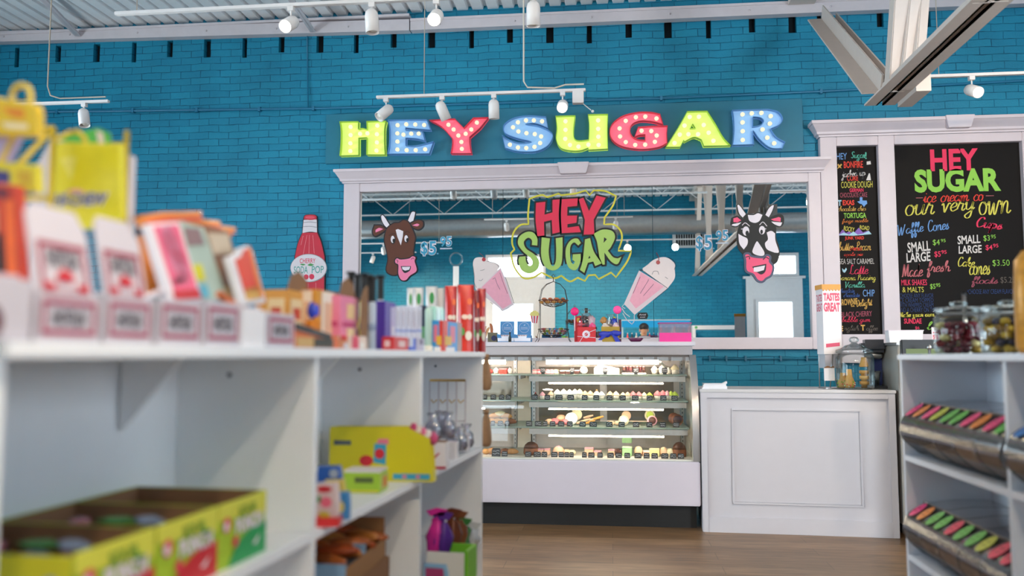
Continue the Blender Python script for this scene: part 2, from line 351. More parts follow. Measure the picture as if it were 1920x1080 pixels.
# heavy truss whose bottom chord comes straight out of the wall side towards the viewer
TM = mc('#cdbfb6', .5, var=.05); tx = 1.82
mb = MB(TM); ZT = 2.85
for s in (-1, 1):
    for q in ((.016, .1, 0, .012), (.016, .028, 0, .1)): mb.bx(tx+min(s*q[0], s*q[1]), tx+max(s*q[0], s*q[1]), -1.95, 5.9, ZT+q[2], ZT+q[3])
tr = thing('roof_truss', 'white steel roof truss of paired angles hanging right of the glowing letters', 'truss', (0, 0, 0)); mb.o('bottom_chord', tr)
def angle_bar(a, b, wd=.085, name='web_bar'):
    a = Vector(a); b = Vector(b); d = b-a; L_ = d.length; m = MB(TM)
    m.bx(0, wd, -.006, .006, 0, L_); m.bx(-.006, .006, 0, wd, 0, L_)
    o = m.o(name, tr); o.location = a; o.rotation_mode = 'QUATERNION'; o.rotation_quaternion = d.to_track_quat('Z', 'Y'); return o
T0 = Vector((tx, 5.72, ZT+.05))
pd = on_y(1541, 36, 7.6)
angle_bar(T0+Vector((-.03, .05, 0)), pd, .12); angle_bar(T0+Vector((.05, .05, .05)), pd+Vector((.12, 0, 0)), .05)
angle_bar((tx-.03, 5.6, ZT), (tx-.03, 5.02, ZC), .095); angle_bar((tx+.03, 5.55, ZT), (tx+.12, 5.1, ZC), .1)
angle_bar((tx+.09, 5.5, ZT), (tx+.2, 5.25, ZC), .06)
for y0, y1 in ((4.2, 5.0), (4.2, 3.2), (2.2, 3.2), (2.2, 1.2), (.4, 1.2), (.4, -.6), (-1.6, -.6)): angle_bar((tx, y0, ZT), (tx, y1, ZC), .08)
for y in (4.2, 2.2, .4, -1.6): angle_bar((tx+.03, y, ZT), (tx+.03, y, ZC), .08)
mb = MB(TM); mb.bx(tx-.12, tx+.12, -2.1, 8.1, ZC-.14, ZC-.02); mb.o('top_chord', tr)
mb = MB(TM); mb.bx(tx+.1, tx+.19, 5.5, 5.85, ZT-.03, ZT+.14); mb.o('gusset_plate', tr)
# big spiral duct along the street wall, with a supply grille
mb = MB(GALV); P = []
for i in range(28):
    a = 2*pi*i/28; P.append((YO+1.0+.2*cos(a), 3.84+.2*sin(a)))
n = 28; X0, X1 = XL+.02, XR-.02; N = 26; V = []; F = []
for k in range(N+1):
    rr = 1.0 if k % 3 else 1.03
    V += [(X0+(X1-X0)*k/N, YO+1.0+(y-YO-1.0)*rr, 3.84+(z-3.84)*rr) for y, z in P]
for k in range(N): F += [(k*n+i, k*n+(i+1) % n, (k+1)*n+(i+1) % n, (k+1)*n+i) for i in range(n)]
mb.add(V, F, 0, True)
tag(mb.o('air_duct'), 'long galvanised air duct reflected along the top of the mirror', 'duct')
g = in_mirror(1293, 447, YO+.1); mb = MB(mc('#c9c9c9', .5), BLACK)
mb.bx(-.36, .36, -.02, 0, -.2, .2, 0); mb.bx(-.3, .3, .0, .004, -.15, .15, 1)
for i in range(12): mb.bx(-.3+i*.052, -.29+i*.052, 0, .01, -.15, .15, 0)
tag(mb.o('vent_grille', loc=(g.x, YO+.03, g.z)), 'pale louvred vent grille high on the reflected teal wall', 'vent')
# street doors and windows with frames and panes
PANE = clear('#f2fbff', .04, .01, name='window_pane'); WF = mc('#e4e2e4', .45)
def glazing(o, name, nx=1, nz=1, wall='street', door=False, lab=None):
    a, b, c, d = o; W_, H_ = b-a, d-c; f = MB(WF); t = .06
    f.bx(0, t, -.08, .02, 0, H_); f.bx(W_-t, W_, -.08, .02, 0, H_); f.bx(t, W_-t, -.08, .02, 0, .14 if door else t); f.bx(t, W_-t, -.08, .02, H_-t, H_)
    for i in range(1, nx): f.bx(W_*i/nx-.02, W_*i/nx+.02, -.07, .01, t, H_-t)
    for i in range(1, nz): f.bx(t, W_-t, -.07, .01, H_*i/nz-.02, H_*i/nz+.02)
    loc = {'street': (b, YO, c), 'left': (XL, a, c), 'right': (XR, b, c)}[wall]; rz = {'street': pi, 'left': pi/2, 'right': -pi/2}[wall]
    fo = struct(f.o(name, loc=loc, rz=rz))
    struct(MB(PANE).bx(t, W_-t, -.035, -.03, t, H_-t).o('pane', fo))
    if door: struct(MB(STEEL).tube([(.12, .03, 1.0), (.12, .08, 1.0), (.12, .08, 1.3), (.12, .03, 1.3)], .012).o('door_handle', fo))
glazing(OPEN_STREET[0], 'window_1'); glazing(OPEN_STREET[1], 'door_1', door=True); glazing(OPEN_STREET[2], 'window_2'); glazing(OPEN_STREET[3], 'door_2', door=True)
glazing(OPEN_STREET[4], 'added_window_3', 1, 2); glazing(OPEN_STREET[5], 'added_window_4', 1, 2)  # unseen street windows, added for their light
glazing(OPEN_LEFT[0], 'added_window_5', 2, 1, 'left'); glazing(OPEN_LEFT[1], 'added_window_6', 2, 1, 'left'); glazing(OPEN_RIGHT[0], 'added_window_7', 3, 1, 'right')  # unseen side windows, added for their light
# door surrounds seen in the mirror
struct(MB(WF).bx(-2.78, -2.62, YO, YO+.05, 0, 2.84).bx(-1.62, -1.2, YO, YO+.05, 0, 2.84).bx(-2.62, -1.62, YO, YO+.05, 2.36, 2.84).o('trim_5'))
struct(MB(WF).bx(2.86, 3.05, YO, YO+.05, 0, 2.84).bx(3.86, 4.02, YO, YO+.05, 0, 2.84).bx(3.05, 3.86, YO, YO+.05, 2.36, 2.84).bx(2.8, 4.08, YO, YO+.08, 2.8, 2.85).o('trim_6'))
# low grey daylight reaches the doors from outside: pavement and the pale house over the road
struct(MB(mc('#b9bcc0', .8)).bx(XL-9, XR+6, YO-14, YO-.3, -.15, -.02).o('ground'))
# blue painted conduit across the back wall with clips and a drop
CD = mc('#1b6f92', .4)
pl = [on_y(x, y, YW-.02) for x, y in ((-30, 211), (75, 210), (600, 203.5), (1240, 184.5), (1530, 172), (1940, 150))]
mb = MB(CD); mb.tube(pl, .013, 8); cu = mb.o('conduit'); tag(cu, 'long teal painted conduit running across the upper brick wall', 'conduit')
for px in (108, 250, 370, 487, 588, 1060, 1240, 1540):
    for a, b in zip(pl, pl[1:]):
        qa = 960+1; 
    x = on_y(px, 200, YW-.02).x
    for a, b in zip(pl, pl[1:]):
        if a.x <= x <= b.x: z = a.z+(b.z-a.z)*(x-a.x)/(b.x-a.x)
    MB(CD).bx(x-.012, x+.012, YW-.038, YW, z-.022, z+.022).o('clip', cu)
a, b = on_y(576, 60, YW-.01), on_y(578, 203, YW-.02)
tag(MB(CD).tube([a, (a.x+.01, a.y, (a.z+b.z)/2), b], .006, 6).o('cable'), 'thin blue cable dropping from the ceiling ledger to the conduit', 'cable')
# thin rail with hooks low on the wall between case and counter
a, b = on_y(1316, 671, YW-.03), on_y(1536, 675, YW-.03); z = (a.z+b.z)/2
mb = MB(mc('#15617c', .4)); mb.tube([(a.x, YW-.03, z), (b.x, YW-.03, z)], .006)
for px in (1331, 1362, 1398, 1464, 1513):
    x = on_y(px, 672, YW-.03).x; mb.bx(x-.008, x+.008, YW-.04, YW, z-.02, z+.03)
tag(mb.o('wall_rail'), 'thin teal hook rail on the brick below the mirror', 'rail')

# ================================================================== MIRROR AND MENU FRAMES
FR = mc('#d2c4c9', .42, var=.03)
YM = YW-.03
m, n, b, L = nm('mirror_silver'); b.inputs['Metallic'].default_value = 1; b.inputs['Roughness'].default_value = .0; b.inputs['Base Color'].default_value = (.86, .89, .88, 1); MIRROR = m
mx0, mx1, mz0, mz1 = -2.46, 1.845, 1.335, 2.785
mi = thing('wall_mirror', 'wide white framed wall mirror under the glowing letters', 'mirror', (0, YW, mz0))
s1, s2 = on_y(943, 450, YM).x, on_y(1224, 450, YM).x
for x0, x1 in ((mx0, s1-.002), (s1+.002, s2-.002), (s2+.002, mx1)):
    MB(MIRROR, mc('#56636a', .4)).bx(x0, x1, YM-YW, -.002, 0, mz1-mz0, 1).rect(x0, x1, 0, mz1-mz0, YM-YW-.0005, 0).o('mirror_pane', mi)
fz0 = 1.225-mz0; fz1 = 2.87-mz0
MB(FR).bx(-2.622, mx0, -.075, -.001, fz0, fz1).o('stile', mi, bevel=.004); MB(FR).bx(mx1, 1.955, -.075, -.001, fz0, fz1).o('stile', mi, bevel=.004)
MB(FR).bx(mx0, mx1, -.072, -.001, fz0, 0).o('rail', mi, bevel=.004); MB(FR).bx(mx0, mx1, -.072, -.001, mz1-mz0, fz1).o('rail', mi, bevel=.004)
def crown(x0, x1, zb, zt, e, parent, mat=FR, dy0=-.075):
    """stepped crown moulding with mitred returns"""
    steps = [(0, 0), (.012, 0), (.014, .1), (.03, .16), (.034, .3), (.06, .62), (.074, .78), (.082, .8), (.084, 1), (0, 1)]; k = e/.084; H_ = zt-zb; V = []; F = []; n = len(steps)
    for o_, t in steps: V.append((x0-o_*k, dy0-o_*k, zb+t*H_))
    for o_, t in steps: V.append((x1+o_*k, dy0-o_*k, zb+t*H_))
    for i in range(n-1): F.append((i, n+i, n+i+1, i+1))
    V += [(x0-o_*k, -.001, zb+t*H_) for o_, t in steps]+[(x1+o_*k, -.001, zb+t*H_) for o_, t in steps]
    for i in range(n-1): F += [(2*n+i, i, i+1, 2*n+i+1), (n+i, 3*n+i, 3*n+i+1, n+i+1)]
    F.append((n-2, 2*n-2, 4*n-2, 3*n-2))
    return MB(mat).add(V, F).o('crown_moulding', parent)
crown(-2.622, 1.955, fz1, 3.0-mz0, .085, mi)
k0, k1 = on_y(1045, 320, YW-.17).x, on_y(1105, 320, YW-.17).x
def keystone(x0, x1, zb, zt, par, dy=-.165):
    MB(FR).add([(x0+.03, dy, zb), (x1-.03, dy, zb), (x1, dy-.02, zt), (x0, dy-.02, zt), (x0+.03, -.05, zb), (x1-.03, -.05, zb), (x1, -.05, zt), (x0, -.05, zt)],
               [(0, 1, 2, 3), (7, 6, 5, 4), (0, 4, 5, 1), (1, 5, 6, 2), (2, 6, 7, 3), (3, 7, 4, 0)]).o('keystone', par, bevel=.004)
keystone(k0, k1, fz1+.03, 3.005-mz0, mi)
# menu unit
mn = thing('menu_unit', 'tall white moulded frame holding two chalk menus right of mirror', 'menu unit', (0, YW, 1.0))
za, zb2 = 1.36-1, 3.115-1
MB(FR).bx(1.958, 2.105, -.085, -.001, .1, 2.2).o('stile', mn, bevel=.004); MB(FR).bx(2.478, 2.62, -.085, -.001, .1, 2.2).o('stile', mn, bevel=.004)
MB(FR).bx(3.735, 3.93, -.085, -.001, .1, 2.2).o('stile', mn, bevel=.004)
for x0, x1 in ((2.105, 2.478), (2.62, 3.735)):
    MB(FR).bx(x0, x1, -.082, -.001, .1, za).o('rail', mn, bevel=.004); MB(FR).bx(x0, x1, -.082, -.001, zb2, 2.2).o('rail', mn, bevel=.004)
crown(1.958, 3.93, 2.2, 2.34, .09, mn, dy0=-.085)
keystone(on_y(1773, 235, YW-.18).x, on_y(1828, 235, YW-.18).x, 2.235, 2.345, mn, -.178)
# ================================================================== CHALK HANDWRITING
G = {  # cursive strokes: (advance, [stroke, ...]), x-height 1
'a': (.95, [[(.75, .85), (.4, 1), (.05, .5), (.28, .02), (.68, .35), (.75, .9), (.75, .2), (.9, .03), (1.05, .25)]]),
'b': (.85, [[(.0, .3), (.35, 1.5), (.3, 2), (.12, 1.6), (.1, .15), (.38, 0), (.7, .4), (.45, .9), (.15, .6)]]),
'c': (.75, [[(.7, .8), (.42, 1), (.08, .5), (.25, .03), (.55, .03), (.85, .3)]]),
'd': (.95, [[(.75, .85), (.4, 1), (.05, .5), (.28, .02), (.7, .4), (.8, 2), (.75, .2), (.9, .03), (1.05, .25)]]),
'e': (.72, [[(.05, .4), (.55, .6), (.6, .93), (.35, 1), (.08, .5), (.28, .02), (.8, .3)]]),
'f': (.6, [[(.0, .4), (.5, 1.5), (.48, 2), (.28, 1.8), (.22, .5), (.15, -.7), (.32, -.9), (.45, -.3), (.25, .1), (.65, .35)]]),
'g': (.9, [[(.72, .85), (.4, 1), (.05, .5), (.28, .05), (.68, .4), (.75, .9), (.68, -.6), (.35, -.95), (.1, -.6), (.6, -.1), (.95, .3)]]),
'h': (.95, [[(.0, .3), (.38, 1.6), (.32, 2), (.12, 1.5), (.1, 0), (.2, .55), (.5, .98), (.68, .7), (.65, .15), (.8, .03), (1, .25)]]),
'i': (.5, [[(.0, .3), (.25, 1), (.22, .2), (.35, .03), (.55, .25)], [(.3, 1.4), (.36, 1.48)]]),
'j': (.5, [[(.05, .5), (.3, 1), (.28, -.5), (.05, -.9), (-.15, -.6), (.5, .2)], [(.32, 1.4), (.38, 1.48)]]),
'k': (.85, [[(.0, .3), (.36, 1.6), (.3, 2), (.12, 1.5), (.1, 0), (.15, .5), (.55, .95), (.6, .65), (.2, .5), (.6, .05), (.9, .25)]]),
'l': (.5, [[(.0, .3), (.38, 1.6), (.32, 2), (.14, 1.5), (.16, .2), (.3, .03), (.55, .25)]]),
'm': (1.35, [[(.0, .7), (.15, .95), (.15, 0), (.25, .6), (.45, .98), (.58, .8), (.58, 0), (.68, .6), (.9, .98), (1.04, .8), (1.02, .2), (1.15, .03), (1.4, .25)]]),
'n': (.95, [[(.0, .7), (.15, .95), (.15, 0), (.25, .6), (.5, .98), (.66, .8), (.64, .2), (.78, .03), (1, .25)]]),
'o': (.8, [[(.5, 1), (.2, .9), (.05, .45), (.25, .02), (.6, .1), (.7, .6), (.48, .98), (.5, .85), (.85, .85)]]),
'p': (.9, [[(.0, .5), (.18, 1), (.14, 0), (.1, -.95), (.14, .3), (.35, .95), (.7, .7), (.6, .15), (.2, .1), (.95, .3)]]),
'r': (.7, [[(.0, .3), (.2, 1.05), (.3, .85), (.52, .85), (.45, .2), (.58, .03), (.75, .25)]]),
's': (.65, [[(.0, .2), (.38, 1.05), (.35, .7), (.55, .3), (.3, .0), (.08, .15), (.7, .3)]]),
't': (.55, [[(.0, .3), (.3, 1.7), (.24, .25), (.38, .03), (.6, .25)], [(.02, 1.15), (.55, 1.2)]]),
'u': (.95, [[(.0, .6), (.15, 1), (.12, .3), (.3, .02), (.6, .3), (.72, 1), (.68, .2), (.82, .03), (1, .25)]]),
'v': (.8, [[(.0, .8), (.15, 1), (.3, .05), (.38, .05), (.65, 1), (.85, .9)]]),
'w': (1.2, [[(.0, .7), (.14, 1), (.2, .1), (.35, .05), (.58, .9), (.62, .1), (.78, .05), (1.02, 1), (1.22, .9)]]),
'x': (.8, [[(.05, .95), (.65, .05)], [(.65, .95), (.05, .05)]]),
'y': (.9, [[(.0, .7), (.15, 1), (.15, .3), (.35, .1), (.62, .4), (.75, 1), (.65, -.6), (.35, -.95), (.1, -.6), (.6, -.1), (.95, .3)]]),
'C': (1.0, [[(.85, 1.6), (.7, 1.95), (.3, 1.8), (.05, .9), (.3, .05), (.7, .1), (1, .4)]]),
'W': (1.7, [[(.0, 1.7), (.12, 1.9), (.3, .05), (.45, .05), (.8, 1.5), (.85, .05), (1.0, .05), (1.5, 1.9)]]),
'M': (1.5, [[(.0, .1), (.2, .2), (.3, 1.8), (.4, 1.8), (.65, .3), (.75, .3), (1.05, 1.8), (1.15, 1.8), (1.2, .2), (1.5, .2)]]),
'L': (1.1, [[(.6, 1.7), (.45, 2), (.3, 1.6), (.3, .4), (.05, .1), (.3, .2), (.7, .0), (1.05, .2)]]),
'P': (1.0, [[(.25, 0), (.3, 1.8), (.1, 1.5), (.5, 2), (.85, 1.6), (.6, 1.1), (.3, 1.1)]]),
'D': (1.1, [[(.25, 1.8), (.3, .1), (.7, .1), (1, .9), (.7, 1.8), (.1, 1.8)]]),
'V': (1.1, [[(.0, 1.7), (.15, 1.9), (.4, .05), (.5, .05), (.95, 1.9)]]),
'S': (1.0, [[(.85, 1.7), (.6, 2), (.2, 1.7), (.4, 1.1), (.75, .6), (.5, .02), (.05, .3)]]),
'E': (.9, [[(.75, 1.8), (.35, 1.9), (.2, 1.4), (.5, 1.1), (.15, .7), (.3, .05), (.85, .3)]]),
'T': (1.0, [[(.0, 1.8), (.5, 1.95), (1, 1.9)], [(.5, 1.9), (.4, .1), (.2, .1)]])}
def script_lines(t):
    x = 0; out = []
    for ch in t:
        if ch == ' ': x += .7; continue
        if ch not in G: ch = ch.lower() if ch.lower() in G else 's'
        ad, st = G[ch]
        for s in st: out.append([(p[0]+x+p[1]*.18, p[1]) for p in catmull([(q[0], q[1], 1) for q in s], False, 4)])
        x += ad
    return out
def script(mb, t, cx, cz, w, h, y, mi=0, wd=.004, rot=0, brush=1.2):
    ls = script_lines(t); xs = [p[0] for l in ls for p in l]; zs = [p[1] for l in ls for p in l]
    kx = w/(max(xs)-min(xs)); kz = h/(max(zs)-min(zs)) if h else kx; xm = (max(xs)+min(xs))/2; zm = (max(zs)+min(zs))/2; c, d = cos(rot), sin(rot)
    for l in ls:
        q = []
        for px, pz in l: a, b = (px-xm)*kx, (pz-zm)*kz; q.append((cx+a*c-b*d, cz+a*d+b*c))
        mb.ribbon(q, wd, y, mi, brush=brush)
def scribble(mb, cx, cz, w, h, y, mi=0, wd=.002, seed=1):     # handwriting too small to read
    rr = random.Random(seed); n = max(6, int(w/h*2.2)); mb.ribbon([(cx-w/2+w*i/n, cz+(h/2 if i % 2 else -h/2)*rr.uniform(.5, 1)) for i in range(n+1)], wd, y, mi)
# ------------------------------------------------------------------ menu boards: each line is set where it is written
YB = YW-.02
def board(name, label, x0, x1, z0, z1):
    return thing(name, label, 'menu board', ((x0+x1)/2, YB, z0))
PAL = {k: mc(v, .7, var=0) for k, v in dict(w='#d8d0cc', p='#e8305a', r='#e03a28', o='#d8782c', y='#d8cc52', g='#8fc84a', t='#58b49c', b='#6c9cd8', n='#2a4c8c', v='#8a62b8', s='#a8cfe0', k='#c86a70', h='#d8a850', d='#5a5048', m='#a0485a').items()}
class Ink:
    def __init__(s, m, c): s.m = m; m.mats.append(PAL[c]); s.i = len(m.mats)-1
    def text(s, t, x, z, w, h, y, mi=0, *a): s.m.text(t, x, z, w, h, y, s.i, *a)
    def ribbon(s, p, wd, y, mi=0, **k): s.m.ribbon(p, wd, y, s.i, **k)
    def plate(s, l, a, b): s.m.plate(l, a, b, s.i)
class Board:
    def __init__(s, o, x0, x1, h):
        s.o = o; s.d = {}; s.m = MB(CHALK); s.m.bx(x0-o.location.x, x1-o.location.x, 0, .018, 0, h)
    def mb(s, c):
        if c not in s.d: s.d[c] = Ink(s.m, c)
        return s.d[c]
    def rc(s, px0, px1, py0, py1):
        a = on_y((px0+px1)/2, (py0+py1)/2, YB-.002); l = on_y(px0, (py0+py1)/2, YB-.002); r = on_y(px1, (py0+py1)/2, YB-.002); t = on_y((px0+px1)/2, py0, YB); b = on_y((px0+px1)/2, py1, YB)
        return a.x-s.o.location.x, a.z-s.o.location.z, r.x-l.x, t.z-b.z
    def T(s, t, c, px0, px1, py0, py1, bold=0, shear=0, rot=0, lift=0):
        x, z, w_, h = s.rc(px0, px1, py0, py1); s.mb(c).text(t, x, z, w_, h, -.0015-lift, 0, bold, shear, R(rot))
    def S(s, t, c, px0, px1, py0, py1, wd=.006, rot=0):
        x, z, w_, h = s.rc(px0, px1, py0, py1); script(s.mb(c), t, x, z, w_, h, -.0015, 0, wd, R(rot))
    def P(s, c, pts, lift=0):
        q = []
        for p in pts:
            a = on_y(p[0], p[1], YB); q.append((a.x-s.o.location.x, a.z-s.o.location.z)+tuple(p[2:]))
        s.mb(c).plate([catmull(q)], -.0015-lift, -.0012-lift)
    def done(s):
        s.m.o('chalk_panel', s.o)
x0, x1, z0, z1 = 2.105, 2.478, 1.36, 3.115
b1 = board('menu_board', 'narrow black chalk menu listing ice cream flavours in many colours', x0, x1, z0, z1)
B1 = Board(b1, x0, x1, z1-z0)
B1.T('HEY', 'b', 1568, 1588, 287, 299, .01); B1.S('Sugar', 't', 1596, 1622, 284, 302, .005); B1.T('!', 't', 1622, 1625, 285, 298, .01)
B1.T('BONFIRE', 'r', 1582, 1618, 302, 315, .02); B1.P('h', [(1570, 309), (1572, 307), (1574, 310), (1577, 307), (1579, 309), (1576, 312), (1578, 316), (1574, 314), (1570, 317), (1572, 312)]); B1.P('w', [(1625, 303), (1632, 302), (1633, 308), (1625, 309)])
B1.S('jacked up', 'w', 1577, 1623, 318, 337, .004, 4); B1.T('CORE', 'r', 1588, 1609, 329, 339, .015); B1.P('w', [(1629, 325), (1631, 325), (1633, 338), (1624, 338)])
B1.T('COOKIE DOUGH', 'y', 1577, 1636, 340, 352, .0); B1.T('GERMAN', 'p', 1593, 1619, 353, 360, .02); B1.T('CHOCOLATE CAKE', 'm', 1575, 1626, 361, 370, .01)
B1.T('T', 's', 1571, 1578, 375, 386, .05); B1.T('EXAS', 'r', 1580, 1602, 375, 385, .04)
B1.P('b', [(1612, 370), (1617, 370), (1617, 376), (1625, 376), (1626, 382), (1623, 384), (1620, 388), (1616, 383), (1612, 382), (1607, 378), (1612, 377)])
B1.S('chocolate chip', 'h', 1571, 1624, 386, 400, .003); B1.T('TORTUGA', 'g', 1582, 1624, 399, 409, .02); B1.S('fudge marble', 'o', 1579, 1628, 410, 420, .003)
B1.T('ROCKY', 'y', 1582, 1602, 425, 434, .01, 0, -12); B1.T('ROAD', 'y', 1612, 1630, 423, 431, .01, 0, -8)
B1.P('v', [(1571, 442), (1580, 430), (1586, 437), (1592, 434), (1600, 438), (1610, 427), (1618, 436), (1628, 432), (1634, 439)]); B1.P('s', [(1571, 441), (1582, 436), (1592, 440), (1600, 434), (1608, 440), (1618, 438), (1629, 433), (1634, 439), (1600, 442)], .001)
B1.T('JUNK YARD', 'r', 1584, 1620, 443, 451, .03); B1.S('butter Pecan', 'h', 1573, 1633, 453, 470, .004); B1.T('MIMIS', 'r', 1594, 1617, 464, 470, .03, .2); B1.S('apple pie', 'r', 1583, 1618, 473, 483, .003)
B1.T('SEA SALT CARAMEL', 'w', 1574, 1639, 485, 495, -.01); B1.S('Latte', 'p', 1592, 1628, 496, 514, .004); B1.P('s', [(1579, 503), (1583, 506, 1), (1586, 502), (1588, 505), (1584, 511, 1), (1580, 509, 1)])
B1.S('banana Pudding', 'y', 1573, 1642, 515, 530, .003); B1.S('Vanilla', 't', 1585, 1622, 528, 540, .004); B1.T('CHIP', 'b', 1618, 1640, 543, 556, .0)
B1.S('chocolate', 'n', 1574, 1602, 541, 549, .004); B1.S('chocolate', 'n', 1582, 1612, 549, 557, .004); B1.T('BROWNIE', 'h', 1574, 1608, 560, 572, .02, 0, 4); B1.S('a Delight', 'h', 1596, 1636, 561, 580, .004, 4)
B1.T('BLACK CHERRY', 'm', 1577, 1635, 584, 594, .01, 0, 2); B1.S('bubble Gum', 'p', 1579, 1632, 594, 608, .003); B1.T('E', 'h', 1576, 1581, 611, 621, .03); B1.S('nglish', 'd', 1583, 1611, 610, 624, .004); B1.T('T', 'h', 1614, 1622, 609, 620, .04); B1.S('offee', 'd', 1625, 1646, 610, 624, .004)
B1.done()
x0, x1, z0, z1 = 2.62, 3.735, 1.36, 3.115
b2 = board('menu_board', 'wide black chalk menu headed by red and lime brush lettering', x0, x1, z0, z1)
B2 = Board(b2, x0, x1, z1-z0)
B2.T('HEY', 'p', 1744, 1834, 279, 320, .035); B2.T('SUGAR', 'g', 1714, 1876, 316, 360, .045)
B2.S('ice cream co', 'r', 1731, 1845, 361, 378, .0065, 1); B2.mb('k').ribbon([(B2.rc(1718, 1730, 370, 372)[0]-.03, B2.rc(1718, 1730, 370, 372)[1]), (B2.rc(1718, 1730, 370, 372)[0]+.03, B2.rc(1718, 1730, 370, 372)[1])], .005, -.0015)
B2.mb('k').ribbon([(B2.rc(1848, 1864, 366, 368)[0]-.035, B2.rc(1848, 1864, 366, 368)[1]), (B2.rc(1848, 1864, 366, 368)[0]+.035, B2.rc(1848, 1864, 366, 368)[1])], .005, -.0015)
B2.S('our', 'y', 1698, 1752, 382, 403, .0085, 2); B2.S('very', 'y', 1767, 1828, 379, 410, .0085, 3); B2.S('own', 'y', 1836, 1895, 376, 402, .0085, 2)
B2.S('Waffle', 'b', 1684, 1732, 418, 446, .0055, 8); B2.S('Cones', 'b', 1740, 1779, 411, 432, .0055, 6); B2.S('Cups', 'p', 1832, 1880, 409, 437, .0095, -8)
B2.T('SMALL', 'w', 1701, 1744, 453, 472, .02, .1, 5); B2.T('LARGE', 'w', 1699, 1745, 473, 491, .02, .1, 4); B2.T('$4', 'g', 1749, 1762, 449, 461, .0); B2.T('95', 'g', 1764, 1773, 448, 454, .0); B2.T('$5', 'p', 1752, 1764, 471, 483, .01); B2.T('95', 'p', 1765, 1775, 469, 476, .01)
B2.T('SMALL', 'w', 1795, 1838, 441, 457, .02, .1, 3); B2.T('LARGE', 'w', 1797, 1841, 460, 475, .02, .1, 2); B2.T('$3', 'g', 1844, 1856, 441, 453, 0); B2.T('95', 'g', 1858, 1867, 440, 447, 0); B2.T('$4', 'p', 1848, 1861, 459, 470, .01); B2.T('95', 'p', 1862, 1872, 457, 464, .01)
B2.S('Made', 'k', 1690, 1730, 495, 519, .0065, 2); B2.S('fresh', 'k', 1738, 1782, 489, 519, .0065, 2); B2.S('Cake', 'y', 1797, 1828, 482, 500, .006, -3); B2.S('cones', 'y', 1818, 1857, 498, 515, .0065); B2.T('$3.50', 'g', 1861, 1893, 487, 500, -.01)
B2.T('MILK SHAKES', 'p', 1690, 1738, 524, 535, .01); B2.T('& MALTS', 'y', 1692, 1732, 538, 548, 0); B2.T('$5', 'g', 1744, 1754, 532, 543, .01); B2.T('95', 'g', 1755, 1763, 531, 538, .01)
B2.S('floats', 'm', 1822, 1872, 518, 538, .006); B2.T('$5.25', 'd', 1876, 1903, 519, 532, 0)
for i, t in enumerate(('*CHOOSE ANY FLAVOR', 'ICE CREAM TOPPED', 'WITH WHIPPED CREAM', 'AND A CHERRY ON TOP')): B2.T(t, 'n', 1684+(i > 0), 1750+6*(i == 3), 550+9*i, 558+9*i, -.02)
B2.T('*CHOOSE ANY CREAM FLAVOR', 'n', 1813, 1902, 542, 551, -.02); B2.S('Make your own', 'y', 1684, 1752, 585, 598, .006, 1); B2.T('SUNDAE', 'p', 1695, 1728, 597, 607, .03); B2.T('$6', 'p', 1716, 1724, 612, 618, .01); B2.S('l', 'g', 1738, 1748, 603, 618, .006)
B2.done()

